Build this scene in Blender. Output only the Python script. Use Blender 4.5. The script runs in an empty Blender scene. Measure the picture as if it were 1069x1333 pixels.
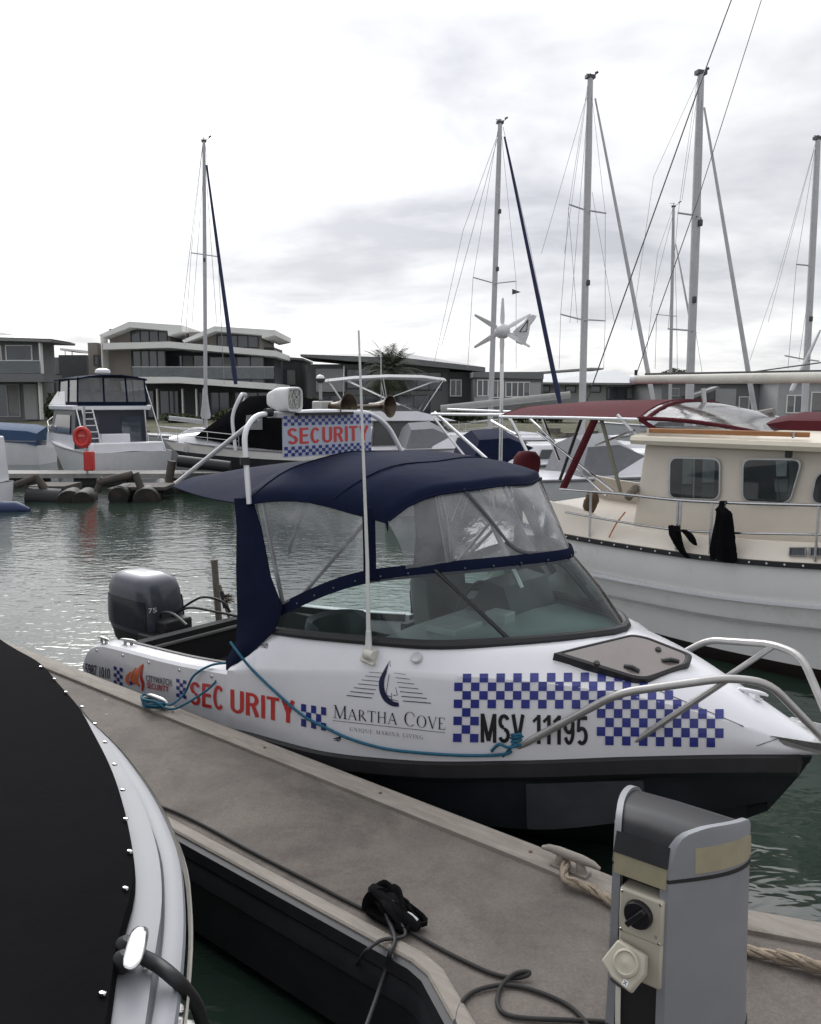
import bpy, bmesh, math, random
from mathutils import Vector, Matrix
from mathutils.bvhtree import BVHTree
import numpy as np
V = Vector
rnd = random.Random(7)
S = bpy.context.scene
COL = S.collection
# ------------------------------------------------------------------ camera
CX, CY, FP, YH, EYE = 534.5, 666.5, 1100.0, 520.0, 2.7
PIT = math.atan((CY - YH) / FP)
cam = bpy.data.cameras.new('camera')
camo = bpy.data.objects.new('camera', cam); COL.objects.link(camo)
camo.location = (0, 0, EYE); camo.rotation_euler = (math.pi / 2 - PIT, 0, 0)
cam.sensor_fit = 'HORIZONTAL'; cam.sensor_width = 36; cam.lens = 36 * FP / 1069
cam.clip_end = 2000; cam.clip_start = .05
S.camera = camo
# ------------------------------------------------------------------ sky + sun
SUN_EL, SUN_AZ = math.radians(30), math.radians(-19)      # azimuth from +Y towards +X
W = bpy.data.worlds.new('World'); S.world = W; W.use_nodes = True
nt = W.node_tree; N = nt.nodes; L = nt.links
for n_ in list(N): N.remove(n_)
def wn(t, **k):
    n_ = N.new(t)
    for a, b in k.items(): setattr(n_, a, b)
    return n_
def wmath(op, a, b=None, c=None):
    n_ = wn('ShaderNodeMath', operation=op)
    for i, x in enumerate((a, b, c)):
        if x is None: continue
        if hasattr(x, 'links'): L.new(x, n_.inputs[i])
        else: n_.inputs[i].default_value = x
    return n_.outputs[0]
out = wn('ShaderNodeOutputWorld'); bg = wn('ShaderNodeBackground'); bg.inputs[1].default_value = .1
sky = wn('ShaderNodeTexSky', sky_type='NISHITA', sun_disc=False, sun_elevation=SUN_EL, sun_rotation=SUN_AZ)
tc = wn('ShaderNodeTexCoord'); sep = wn('ShaderNodeSeparateXYZ'); L.new(tc.outputs['Generated'], sep.inputs[0])
zz = wmath('MAXIMUM', sep.outputs[2], 0.0)
den = wmath('ADD', zz, .16)
cmb = wn('ShaderNodeCombineXYZ')
L.new(wmath('DIVIDE', sep.outputs[0], den), cmb.inputs[0]); L.new(wmath('DIVIDE', sep.outputs[1], den), cmb.inputs[1])
def wnoise(scale, det, rough, off, dist=.6):
    mp = wn('ShaderNodeMapping'); mp.inputs['Location'].default_value = off; L.new(cmb.outputs[0], mp.inputs[0])
    n_ = wn('ShaderNodeTexNoise'); n_.inputs['Scale'].default_value = scale; n_.inputs['Detail'].default_value = det
    n_.inputs['Roughness'].default_value = rough; n_.inputs['Distortion'].default_value = dist; L.new(mp.outputs[0], n_.inputs[0]); return n_.outputs['Fac']
big = wnoise(.75, 5, .5, (3.1, 1.7, 0)); mid = wnoise(2.1, 7, .55, (.4, 5.2, 2.0), .25)
cl = wmath('ADD', wmath('MULTIPLY', big, .62), wmath('MULTIPLY', mid, .38))
ramp = wn('ShaderNodeValToRGB'); L.new(cl, ramp.inputs[0])
e = ramp.color_ramp.elements
e[0].position = .36; e[0].color = (.60, .615, .66, 1); e[1].position = .585; e[1].color = (1.16, 1.165, 1.17, 1)
e2 = ramp.color_ramp.elements.new(.47); e2.color = (.86, .87, .905, 1)
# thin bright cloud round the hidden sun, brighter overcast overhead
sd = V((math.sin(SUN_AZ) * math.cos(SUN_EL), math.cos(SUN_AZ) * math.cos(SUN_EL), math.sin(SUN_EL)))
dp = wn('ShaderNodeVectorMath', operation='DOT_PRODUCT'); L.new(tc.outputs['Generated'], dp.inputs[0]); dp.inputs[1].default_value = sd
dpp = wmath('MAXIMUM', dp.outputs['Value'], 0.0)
gap = wn('ShaderNodeMapRange', interpolation_type='SMOOTHSTEP'); gap.inputs[1].default_value = .38; gap.inputs[2].default_value = .50; L.new(zz, gap.inputs[0])      # unseen bright break added to the overcast above the view, brightening the water
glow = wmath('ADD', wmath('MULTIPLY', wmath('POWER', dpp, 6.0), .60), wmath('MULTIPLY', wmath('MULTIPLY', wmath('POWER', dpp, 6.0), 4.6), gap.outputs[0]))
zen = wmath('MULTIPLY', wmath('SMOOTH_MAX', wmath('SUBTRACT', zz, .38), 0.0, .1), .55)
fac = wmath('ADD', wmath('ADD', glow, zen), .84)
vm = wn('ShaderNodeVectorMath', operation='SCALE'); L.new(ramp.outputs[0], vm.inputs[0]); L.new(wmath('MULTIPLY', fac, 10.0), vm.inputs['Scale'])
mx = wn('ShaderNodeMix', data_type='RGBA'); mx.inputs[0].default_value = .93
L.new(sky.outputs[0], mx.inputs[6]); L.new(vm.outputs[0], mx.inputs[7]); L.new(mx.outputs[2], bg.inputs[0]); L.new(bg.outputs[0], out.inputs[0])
sl = bpy.data.lights.new('sun', 'SUN'); sl.energy = .9; sl.angle = math.radians(22); sl.color = (1, .97, .92)
so = bpy.data.objects.new('sun', sl); COL.objects.link(so); so.rotation_euler = (-sd).to_track_quat('-Z', 'Y').to_euler()
S.view_settings.view_transform = 'Standard'; S.view_settings.look = 'None'; S.view_settings.exposure = 0.0; S.view_settings.gamma = 1
S.cycles.use_denoising = True
S.cycles.max_bounces = 10; S.cycles.transparent_max_bounces = 16

# ------------------------------------------------------------------ picture -> world helpers
_R = V((1, 0, 0)); _F = V((0, math.cos(PIT), -math.sin(PIT))); _U = V((0, math.sin(PIT), math.cos(PIT))); EYEP = V((0, 0, EYE))
def ray(x, y): return _F + _R * ((x - CX) / FP) - _U * ((y - CY) / FP)
def az(x, y, z): r = ray(x, y); return EYEP + r * ((z - EYE) / r.z)
def ay(x, y, Y): r = ray(x, y); return EYEP + r * (Y / r.y)
def pix(P):
    v = V(P) - EYEP; d = v.dot(_F); return (CX + FP * v.dot(_R) / d, CY - FP * v.dot(_U) / d)
class Frame:
    """a local frame at O turned by ang about z; py/pz/px give the point of a sight line at a local y/z/x"""
    def __init__(s, O, deg):
        s.O = V(O); a = math.radians(deg); s.a = a
        s.u = V((math.cos(a), math.sin(a), 0)); s.n = V((-math.sin(a), math.cos(a), 0))
    def loc(s, P): v = V(P) - s.O; return V((v.dot(s.u), v.dot(s.n), v.z))
    def world(s, p): return s.O + s.u * p[0] + s.n * p[1] + V((0, 0, p[2]))
    def py(s, x, y, yl):
        r = ray(x, y); k = s.n; return s.loc(EYEP + r * ((s.O.dot(k) + yl - EYEP.dot(k)) / r.dot(k)))
    def px(s, x, y, xl):
        r = ray(x, y); k = s.u; return s.loc(EYEP + r * ((s.O.dot(k) + xl - EYEP.dot(k)) / r.dot(k)))
    def pz(s, x, y, zl): return s.loc(az(x, y, zl + s.O.z))

# ------------------------------------------------------------------ materials
MATS = {}
def mat(name, col, rough=.5, metal=0., var=.12, vscale=6., bump=0., bscale=60., spec=.5, streak=None, stain=None, coat=0., speck=0.):
    if name in MATS: return MATS[name]
    m = bpy.data.materials.new(name); m.use_nodes = True; t = m.node_tree; nd = t.nodes; b = nd['Principled BSDF']
    b.inputs['Metallic'].default_value = metal; b.inputs['Specular IOR Level'].default_value = spec; b.inputs['Coat Weight'].default_value = coat
    c = nd.new('ShaderNodeTexCoord')
    n1 = nd.new('ShaderNodeTexNoise'); n1.inputs['Scale'].default_value = vscale; n1.inputs['Detail'].default_value = 6; n1.inputs['Roughness'].default_value = .62
    src = c.outputs['Object']
    if streak:
        mp = nd.new('ShaderNodeMapping'); mp.inputs['Scale'].default_value = streak; t.links.new(src, mp.inputs[0]); src = mp.outputs[0]
    t.links.new(src, n1.inputs['Vector'])
    r = nd.new('ShaderNodeMapRange'); r.inputs[1].default_value = .28; r.inputs[2].default_value = .72; r.inputs[3].default_value = 1 - var; r.inputs[4].default_value = 1 + var
    t.links.new(n1.outputs['Fac'], r.inputs[0])
    sc = nd.new('ShaderNodeVectorMath'); sc.operation = 'SCALE'; sc.inputs[0].default_value = col[:3]; t.links.new(r.outputs[0], sc.inputs['Scale'])
    last = sc.outputs[0]
    if stain:
        scol, sscale, thr, amt = stain
        n3 = nd.new('ShaderNodeTexNoise'); n3.inputs['Scale'].default_value = sscale; n3.inputs['Detail'].default_value = 8; n3.inputs['Roughness'].default_value = .68; n3.inputs['Distortion'].default_value = .4
        t.links.new(src, n3.inputs['Vector'])
        r3 = nd.new('ShaderNodeMapRange'); r3.inputs[1].default_value = thr; r3.inputs[2].default_value = thr + .16; r3.inputs[3].default_value = 0; r3.inputs[4].default_value = amt
        t.links.new(n3.outputs['Fac'], r3.inputs[0])
        m3 = nd.new('ShaderNodeMix'); m3.data_type = 'RGBA'; m3.inputs[7].default_value = (*scol, 1); t.links.new(r3.outputs[0], m3.inputs[0]); t.links.new(last, m3.inputs[6]); last = m3.outputs[2]
    if speck:      # fine grit
        n4 = nd.new('ShaderNodeTexNoise'); n4.inputs['Scale'].default_value = 85; n4.inputs['Detail'].default_value = 4; n4.inputs['Roughness'].default_value = .8; t.links.new(src, n4.inputs['Vector'])
        r4 = nd.new('ShaderNodeMapRange'); r4.inputs[1].default_value = .3; r4.inputs[2].default_value = .7; r4.inputs[3].default_value = 1 - speck; r4.inputs[4].default_value = 1 + speck; t.links.new(n4.outputs['Fac'], r4.inputs[0])
        s4 = nd.new('ShaderNodeVectorMath'); s4.operation = 'SCALE'; t.links.new(last, s4.inputs[0]); t.links.new(r4.outputs[0], s4.inputs['Scale']); last = s4.outputs[0]
        v5 = nd.new('ShaderNodeTexVoronoi'); v5.inputs['Scale'].default_value = 3.3; v5.inputs['Randomness'].default_value = 1; t.links.new(src, v5.inputs['Vector'])
        r5 = nd.new('ShaderNodeMapRange'); r5.inputs[1].default_value = .045; r5.inputs[2].default_value = .03; r5.inputs[3].default_value = 0; r5.inputs[4].default_value = .55; t.links.new(v5.outputs['Distance'], r5.inputs[0])
        m5 = nd.new('ShaderNodeMix'); m5.data_type = 'RGBA'; m5.inputs[7].default_value = (.42, .41, .38, 1); t.links.new(r5.outputs[0], m5.inputs[0]); t.links.new(last, m5.inputs[6]); last = m5.outputs[2]
    t.links.new(last, b.inputs['Base Color'])
    r2 = nd.new('ShaderNodeMapRange'); r2.inputs[3].default_value = max(.02, rough - .09); r2.inputs[4].default_value = min(1, rough + .09); t.links.new(n1.outputs['Fac'], r2.inputs[0]); t.links.new(r2.outputs[0], b.inputs['Roughness'])
    if bump:
        n2 = nd.new('ShaderNodeTexNoise'); n2.inputs['Scale'].default_value = bscale; n2.inputs['Detail'].default_value = 5; t.links.new(src, n2.inputs['Vector'])
        bp = nd.new('ShaderNodeBump'); bp.inputs['Strength'].default_value = 1; bp.inputs['Distance'].default_value = bump; t.links.new(n2.outputs['Fac'], bp.inputs['Height']); t.links.new(bp.outputs[0], b.inputs['Normal'])
    MATS[name] = m; return m
def glass(name, tint, alpha, gloss_rough=.04, body=(.5, .5, .5), bodyamt=0., wrinkle=0., wscale=5.):
    """see-through sheet: tinted transparency, a little milky body, mirror reflection growing at grazing angles"""
    m = bpy.data.materials.new(name); m.use_nodes = True; t = m.node_tree; nd = t.nodes
    for x in list(nd): nd.remove(x)
    o = nd.new('ShaderNodeOutputMaterial'); tr = nd.new('ShaderNodeBsdfTransparent'); tr.inputs[0].default_value = (*[c * alpha for c in tint], 1)
    gl = nd.new('ShaderNodeBsdfGlossy'); gl.inputs['Roughness'].default_value = gloss_rough; gl.inputs[0].default_value = (.95, .95, .95, 1)
    df = nd.new('ShaderNodeBsdfDiffuse'); df.inputs[0].default_value = (*body, 1)
    fr = nd.new('ShaderNodeFresnel'); fr.inputs[0].default_value = 1.5
    a = nd.new('ShaderNodeMixShader'); a.inputs[0].default_value = bodyamt; t.links.new(tr.outputs[0], a.inputs[1]); t.links.new(df.outputs[0], a.inputs[2])
    b = nd.new('ShaderNodeMixShader'); t.links.new(fr.outputs[0], b.inputs[0]); t.links.new(a.outputs[0], b.inputs[1]); t.links.new(gl.outputs[0], b.inputs[2]); t.links.new(b.outputs[0], o.inputs[0])
    c = nd.new('ShaderNodeTexCoord')
    if wrinkle:
        n2 = nd.new('ShaderNodeTexNoise'); n2.inputs['Scale'].default_value = wscale; n2.inputs['Detail'].default_value = 4; n2.inputs['Distortion'].default_value = 1.2; t.links.new(c.outputs['Object'], n2.inputs['Vector'])
        bp = nd.new('ShaderNodeBump'); bp.inputs['Distance'].default_value = wrinkle; t.links.new(n2.outputs['Fac'], bp.inputs['Height'])
        for q in (gl, fr): t.links.new(bp.outputs[0], q.inputs['Normal'])
    if bodyamt:
        n3 = nd.new('ShaderNodeTexNoise'); n3.inputs['Scale'].default_value = 3.5; n3.inputs['Detail'].default_value = 7; n3.inputs['Distortion'].default_value = 1.5; t.links.new(c.outputs['Object'], n3.inputs['Vector'])
        r3 = nd.new('ShaderNodeMapRange'); r3.inputs[1].default_value = .35; r3.inputs[2].default_value = .7; r3.inputs[3].default_value = bodyamt * .75; r3.inputs[4].default_value = bodyamt * 1.4; t.links.new(n3.outputs['Fac'], r3.inputs[0]); t.links.new(r3.outputs[0], a.inputs[0])
    return m
GEL = mat('white_gelcoat', (.70, .70, .735), .22, var=.05, vscale=2.5, coat=.3, stain=((.55, .54, .52), 3.0, .6, .25))
SIL = mat('pale_grey_gelcoat', (.25, .255, .275), .5, var=.07, vscale=3, spec=.25)
CRM = mat('cream_paint', (.64, .585, .505), .35, var=.05, vscale=3, stain=((.5, .42, .32), 4, .6, .3))
BLK = mat('black_rubber', (.014, .014, .016), .55, var=.25, vscale=9)
DHULL = mat('dark_hull_paint', (.016, .018, .022), .34, var=.3, vscale=4, stain=((.06, .06, .06), 5, .62, .4))
NAVY = mat('navy_canvas', (.006, .010, .031), .88, var=.25, vscale=3, bump=.007, bscale=6, spec=.12)
CANV = mat('black_canvas', (.006, .006, .007), .95, var=.25, vscale=3, bump=.002, bscale=40, spec=.03)
MARO = mat('maroon_canvas', (.08, .012, .018), .85, spec=.2, var=.15, vscale=5, bump=.003, bscale=12)
STEEL = mat('stainless_steel', (.55, .55, .56), .22, 1., var=.1, vscale=20)
ALU = mat('brushed_aluminium', (.46, .46, .46), .38, .85, var=.12, vscale=14)
ALUW = mat('white_aluminium', (.72, .73, .75), .3, .2, var=.06)
CHROME = mat('chrome', (.75, .75, .75), .12, 1.)
CONC = mat('weathered_concrete', (.142, .123, .108), .85, var=.2, vscale=3.2, bump=.003, bscale=120, stain=((.068, .058, .05), 1.7, .47, .7), speck=.25)
EDGE = mat('worn_timber_edge', (.275, .245, .215), .8, var=.2, vscale=5, bump=.003, bscale=60, streak=(1, 6, 6), stain=((.17, .145, .12), 3, .52, .6))
FEND = mat('dark_dock_fender', (.02, .02, .024), .5, var=.3, vscale=6)
DGREY = mat('dark_grey_plastic', (.05, .05, .054), .5, var=.15)
MGREY = mat('mid_grey_panel', (.17, .17, .18), .5, var=.12)
BLUE = mat('decal_blue', (.022, .03, .2), .35, var=.12, vscale=8)
NBLU = mat('decal_navy', (.012, .016, .05), .4)
RED = mat('decal_red', (.52, .035, .035), .35, var=.08)
ORNG = mat('decal_orange', (.72, .16, .06), .4)
BLKD = mat('decal_black', (.01, .01, .012), .4)
GRYD = mat('decal_grey', (.12, .12, .13), .5)
TIMB = mat('grey_timber', (.16, .14, .115), .85, var=.3, vscale=4, bump=.004, bscale=30, streak=(1, 8, 8))
TEAK = mat('varnished_teak', (.34, .15, .055), .4, var=.2, vscale=5, streak=(1, 10, 10))

# ------------------------------------------------------------------ mesh building
INV = {}
class MB:
    def __init__(s): s.bm = bmesh.new(); s.mi = 0
    def f(s, vs):
        try:
            q = s.bm.faces.new(vs); q.material_index = s.mi; return q
        except ValueError: return None
    def poly(s, pts): return s.f([s.bm.verts.new(p) for p in pts])
    def box(s, c, d, M=None, taper=(1, 1)):
        h = [x / 2 for x in d]; M = M or Matrix()
        v = []
        for z in (-1, 1):
            k = taper if z > 0 else (1, 1)
            for a, b in ((-1, -1), (1, -1), (1, 1), (-1, 1)): v.append(s.bm.verts.new(V(c) + (M @ V((a * h[0] * k[0], b * h[1] * k[1], z * h[2])))))
        for q in ((3, 2, 1, 0), (4, 5, 6, 7), (0, 1, 5, 4), (1, 2, 6, 5), (2, 3, 7, 6), (3, 0, 4, 7)): s.f([v[i] for i in q])
        return s
    def hexa(s, b, t):
        v = [s.bm.verts.new(p) for p in list(b) + list(t)]; n = len(b)
        s.f(v[:n][::-1]); s.f(v[n:])
        for i in range(n): s.f([v[i], v[(i + 1) % n], v[n + (i + 1) % n], v[n + i]])
        return s
    def prism(s, pts, off): return s.hexa([V(p) for p in pts], [V(p) + V(off) for p in pts])
    def tube(s, pts, r, n=8, closed=False, cap=True, flat=None):
        pts = [V(p) for p in pts]; m = len(pts); rr = r if isinstance(r, (list, tuple)) else [r] * m
        rings = []; up = None
        for i, p in enumerate(pts):
            a = pts[i - 1] if (i or closed) else p; b = pts[(i + 1) % m] if (i < m - 1 or closed) else p
            t = (b - a)
            t = t.normalized() if t.length > 1e-9 else V((0, 0, 1))
            if up is None:
                up = t.cross(V((0, 0, 1)))
                if up.length < 1e-3: up = V((1, 0, 0))
            up = (up - t * up.dot(t)).normalized(); w = t.cross(up)
            kf = flat or 1
            rings.append([s.bm.verts.new(p + up * (rr[i] * math.cos(6.28318 * k / n)) + w * (rr[i] * kf * math.sin(6.28318 * k / n))) for k in range(n)])
        for i in range(m if closed else m - 1):
            A, B = rings[i], rings[(i + 1) % m]
            for k in range(n): s.f([A[k], A[(k + 1) % n], B[(k + 1) % n], B[k]])
        if cap and not closed: s.f(rings[0][::-1]); s.f(rings[-1])
        return s
    def lathe(s, prof, c=(0, 0, 0), axis=(0, 0, 1), n=16, cap=True):
        ax = V(axis).normalized(); p = ax.orthogonal().normalized(); w = ax.cross(p); rings = []
        for r, h in prof: rings.append([s.bm.verts.new(V(c) + ax * h + (p * math.cos(6.28318 * k / n) + w * math.sin(6.28318 * k / n)) * max(r, 1e-4)) for k in range(n)])
        for A, B in zip(rings, rings[1:]):
            for k in range(n): s.f([A[k], A[(k + 1) % n], B[(k + 1) % n], B[k]])
        if cap: s.f(rings[0][::-1]); s.f(rings[-1])
        return s
    def loft(s, secs, closed=False, cap0=False, cap1=False):
        rings = [[s.bm.verts.new(p) for p in q] for q in secs]
        for A, B in zip(rings, rings[1:]):
            m = len(A)
            for k in range(m if closed else m - 1): s.f([A[k], A[(k + 1) % m], B[(k + 1) % m], B[k]])
        if cap0: s.f(rings[0][::-1])
        if cap1: s.f(rings[-1])
        return s
    def sheet(s, secs, th):
        """a lofted open sheet given thickness th"""
        s.loft(secs); bmesh.ops.recalc_face_normals(s.bm, faces=s.bm.faces)
        bmesh.ops.solidify(s.bm, geom=list(s.bm.faces), thickness=th); return s
    def build(s, name, m, parent=None, smooth=40, bevel=0, recalc=True, merge=True, sub=0):
        if merge: bmesh.ops.remove_doubles(s.bm, verts=s.bm.verts, dist=1e-5)
        if recalc: bmesh.ops.recalc_face_normals(s.bm, faces=s.bm.faces)
        me = bpy.data.meshes.new(name); s.bm.to_mesh(me); s.bm.free()
        o = bpy.data.objects.new(name, me); COL.objects.link(o)
        for q in (m if isinstance(m, (list, tuple)) else [m]): me.materials.append(q)
        if parent is not None: o.parent = parent
        if smooth:
            me.shade_smooth()
            try: me.set_sharp_from_angle(angle=math.radians(smooth))
            except Exception: pass
        if bevel:
            b = o.modifiers.new('bevel', 'BEVEL'); b.width = bevel; b.segments = 2; b.limit_method = 'ANGLE'; b.angle_limit = math.radians(50)
        if sub:
            b = o.modifiers.new('sub', 'SUBSURF'); b.levels = b.render_levels = sub
        return o
def tag(o, label=None, cat=None, group=None, kind=None):
    for k, v in (('label', label), ('category', cat), ('group', group), ('kind', kind)):
        if v: o[k] = v
    return o
def thing(name, label, cat, loc=(0, 0, 0), deg=0, group=None):
    o = bpy.data.objects.new(name, None); COL.objects.link(o); o.location = loc; o.rotation_euler = (0, 0, math.radians(deg)); o.empty_display_size = .2
    return tag(o, label, cat, group)
def spline(pts, k=8, closed=False):
    """Catmull-Rom through pts"""
    pts = [V(p) for p in pts]; n = len(pts); o = []
    for i in range(n if closed else n - 1):
        g = (lambda j: pts[j % n]) if closed else (lambda j: pts[max(0, min(n - 1, j))])
        a, b, c, d = g(i - 1), g(i), g(i + 1), g(i + 2)
        for j in range(k):
            t = j / k; o.append(.5 * ((2 * b) + (c - a) * t + (2 * a - 5 * b + 4 * c - d) * t * t + (3 * b - a - 3 * c + d) * t ** 3))
    if not closed: o.append(pts[-1])
    return o
def rounded(pts, r, k=5):
    """polyline with its inner corners rounded off by about r"""
    pts = [V(p) for p in pts]; o = [pts[0]]
    for a, b, c in zip(pts, pts[1:], pts[2:]):
        e = min(r, (a - b).length * .45, (c - b).length * .45); p = b + (a - b).normalized() * e; q = b + (c - b).normalized() * e
        for j in range(k + 1):
            t = j / k; o.append(p * (1 - t) ** 2 + b * 2 * t * (1 - t) + q * t * t)
    o.append(pts[-1]); return o
def ip(tab, x):
    """smooth (monotone-ish) interpolation in a table of (x, y)"""
    if x <= tab[0][0]: return tab[0][1]
    if x >= tab[-1][0]: return tab[-1][1]
    for i in range(len(tab) - 1):
        if tab[i][0] <= x <= tab[i + 1][0]:
            x0, y0 = tab[i]; x1, y1 = tab[i + 1]; h = x1 - x0; t = (x - x0) / h
            s = (y1 - y0) / h
            sl = (y0 - tab[i - 1][1]) / (x0 - tab[i - 1][0]) if i else s
            sr = (tab[i + 2][1] - y1) / (tab[i + 2][0] - x1) if i + 2 < len(tab) else s
            m0 = 0 if sl * s <= 0 else 2 * sl * s / (sl + s); m1 = 0 if sr * s <= 0 else 2 * sr * s / (sr + s)
            return y0 * (2 * t ** 3 - 3 * t * t + 1) + m0 * h * (t ** 3 - 2 * t * t + t) + y1 * (-2 * t ** 3 + 3 * t * t) + m1 * h * (t ** 3 - t * t)
_FT = {}
def text_mesh(txt, bold=0.):
    """flat triangles of a line of lettering in the unit square: list of triangles of (u, v), and its width/height"""
    c = bpy.data.curves.new('lettering_source', 'FONT'); c.body = txt; c.offset = bold; c.resolution_u = 5
    o = bpy.data.objects.new('lettering_source', c); COL.objects.link(o)
    dg = bpy.context.evaluated_depsgraph_get(); me = bpy.data.meshes.new_from_object(o.evaluated_get(dg))
    bm = bmesh.new(); bm.from_mesh(me); bmesh.ops.triangulate(bm, faces=bm.faces)
    xs = [v.co.x for v in bm.verts]; ys = [v.co.y for v in bm.verts]; x0, x1, y0, y1 = min(xs), max(xs), min(ys), max(ys)
    tris = [[((v.co.x - x0) / (x1 - x0), (v.co.y - y0) / (y1 - y0)) for v in f.verts] for f in bm.faces]
    bm.free(); bpy.data.objects.remove(o); bpy.data.curves.remove(c); bpy.data.meshes.remove(me)
    return tris, (x1 - x0) / (y1 - y0)
# ================================================================== water
def water_mat():
    m = bpy.data.materials.new('sea_water'); m.use_nodes = True; t = m.node_tree; nd = t.nodes; b = nd['Principled BSDF']
    b.inputs['Base Color'].default_value = (.018, .032, .024, 1); b.inputs['Roughness'].default_value = .085; b.inputs['IOR'].default_value = 1.5
    c = nd.new('ShaderNodeTexCoord')
    def lay(scale, sx, sy, det, rot, dist=0.):
        mp = nd.new('ShaderNodeMapping'); mp.inputs['Scale'].default_value = (sx, sy, 1); mp.inputs['Rotation'].default_value = (0, 0, rot); t.links.new(c.outputs['Object'], mp.inputs[0])
        n_ = nd.new('ShaderNodeTexNoise'); n_.inputs['Scale'].default_value = scale; n_.inputs['Detail'].default_value = det; n_.inputs['Roughness'].default_value = .5; n_.inputs['Distortion'].default_value = dist
        t.links.new(mp.outputs[0], n_.inputs['Vector']); return n_.outputs['Fac']
    prev = None
    for sc, sx, sy, det, rot, d, amp in ((.55, .7, 1, 2,   .2, .3, .010), (2.6, .55, 1, 3, -.15, .5, .009), (7.5, .6, 1, 2, .35, .4, .0078)):
        bp = nd.new('ShaderNodeBump'); bp.inputs['Strength'].default_value = 1; bp.inputs['Distance'].default_value = amp
        t.links.new(lay(sc, sx, sy, det, rot, d), bp.inputs['Height'])
        if prev: t.links.new(prev.outputs[0], bp.inputs['Normal'])
        prev = bp
    t.links.new(prev.outputs[0], b.inputs['Normal'])
    return m
w = MB(); w.poly([(-150, -25, 0), (150, -25, 0), (150, 60, 0), (-150, 60, 0)])
tag(w.build('water', water_mat(), smooth=0), kind='structure')

# ================================================================== dock frame
_a = az(240, 932, .5); _b = az(700, 1112, .5); DU = (_b - _a).normalized(); DN = V((-DU.y, DU.x, 0)); DANG = math.degrees(math.atan2(DU.y, DU.x))
D = Frame(V((_a.x, _a.y, 0)) - DU * DU.dot(_a), DANG)           # x along the finger, y = 0 on its outer edge
DZ = .5
def dk(x, y, z=DZ): return D.pz(x, y, z)
far = [V((-9.2, 0, DZ)), V((dk(690, 1108).x, 0, DZ)), dk(797, 1152), dk(980, 1197), dk(1069, 1213)]
e_ = (far[-1] - far[-2]).normalized(); far += [far[-1] + e_ * .5]; far += [V((far[-1].x + .1, far[-1].y + 6, DZ))]
nl = dk(300, 1115); nr = dk(540, 1252)
near = [V((-9.2, nl.y, DZ)), nr, dk(562, 1271), dk(597, 1333)]
near += [near[-1] + (near[-1] - near[-2]).normalized() * .5]; near += [V((near[-1].x + .15, near[-1].y - 3, DZ))]
RX = 3.2
dockroot = thing('floating_dock', 'weathered concrete finger dock with timber edging running between the patrol boat and the covered boat', 'dock', D.O, DANG)
d = MB(); ring = far + [V((RX, far[-1].y, DZ)), V((RX, near[-1].y, DZ))] + near[::-1]
top = [d.bm.verts.new(p) for p in ring]; d.f(top[::-1])
bot = [d.bm.verts.new(p - V((0, 0, .42))) for p in ring]; d.f(bot)
for i in range(len(ring)):
    j = (i + 1) % len(ring); d.f([top[i], top[j], bot[j], bot[i]])
d.build('deck', CONC, dockroot, smooth=0)
def offs(line, k, z):
    """line shifted sideways by k"""
    o = []
    for i, p in enumerate(line):
        a = line[max(0, i - 1)]; b = line[min(len(line) - 1, i + 1)]; t = (b - a).normalized(); o.append(V((p.x - t.y * k, p.y + t.x * k, z)))
    return o
def strip(line, sgn, prof, name, m):
    """profile (offset outward, z) swept along an edge line"""
    b = MB(); secs = [offs(line, sgn * o_, z_) for o_, z_ in prof]
    b.loft([[s[i] for s in secs] for i in range(len(line))], closed=True, cap0=True, cap1=True); return b.build(name, m, dockroot, smooth=30)
strip(far[:6], 1, [(-.115, DZ - .05), (-.115, DZ + .02), (-.10, DZ + .028), (.018, DZ + .03), (.03, DZ + .022), (.03, DZ - .05)], 'edge_board', EDGE)
strip(far[:6], 1, [(.03, DZ + .016), (.05, DZ + .012), (.055, DZ - .44), (.03, DZ - .44)], 'fender_strip', FEND)
strip(near[:5], -1, [(-.05, DZ - .05), (-.05, DZ + .014), (-.04, DZ + .02), (.012, DZ + .02), (.02, DZ + .012), (.02, DZ - .05)], 'edge_board', EDGE)
strip(near[:5], -1, [(.02, DZ + .004), (.045, DZ - .005), (.05, DZ - .06), (.04, DZ - .075), (.05, DZ - .09), (.062, DZ - .16), (.05, DZ - .175), (.05, DZ - .44), (.02, DZ - .44)], 'fender_strip', FEND)  # strip carried down to the water, its black lower part standing in for shade
def cleat(parent, p, ang, s, m, name='cleat'):
    """two-horned mooring cleat at p, horns along ang"""
    c = V((math.cos(ang), math.sin(ang), 0)); p = V(p); b = MB(); z = V((0, 0, 1)); q = V((-c.y, c.x, 0))
    b.tube([p - c * .5 * s + z * .20 * s, p - c * .38 * s + z * .235 * s, p - c * .2 * s + z * .24 * s, p + c * .2 * s + z * .24 * s, p + c * .38 * s + z * .235 * s, p + c * .5 * s + z * .20 * s], [.03 * s, .055 * s, .075 * s, .075 * s, .055 * s, .03 * s], 10)
    for k in (-1, 1): b.tube([p + c * k * .2 * s, p + c * k * .15 * s + z * .23 * s], [.09 * s, .06 * s], 8)
    b.box(p + z * .02 * s, (.62 * s, .2 * s, .04 * s), Matrix.Rotation(ang, 3, 'Z'))
    return b.build(name, m, parent, bevel=.004 * s)
cl1 = D.pz(733, 1128, DZ + .08); cleat(dockroot, (cl1.x, -.07, DZ + .03), 0, .3, EDGE)
cl2 = D.pz(198, 913, DZ + .08); cleat(dockroot, (cl2.x, -.06, DZ + .03), 0, .26, ALU)
cl3 = D.pz(512, 1190, DZ + .03); cleat(dockroot, (cl3.x, cl3.y, DZ), 0, .27, ALU)
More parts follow.
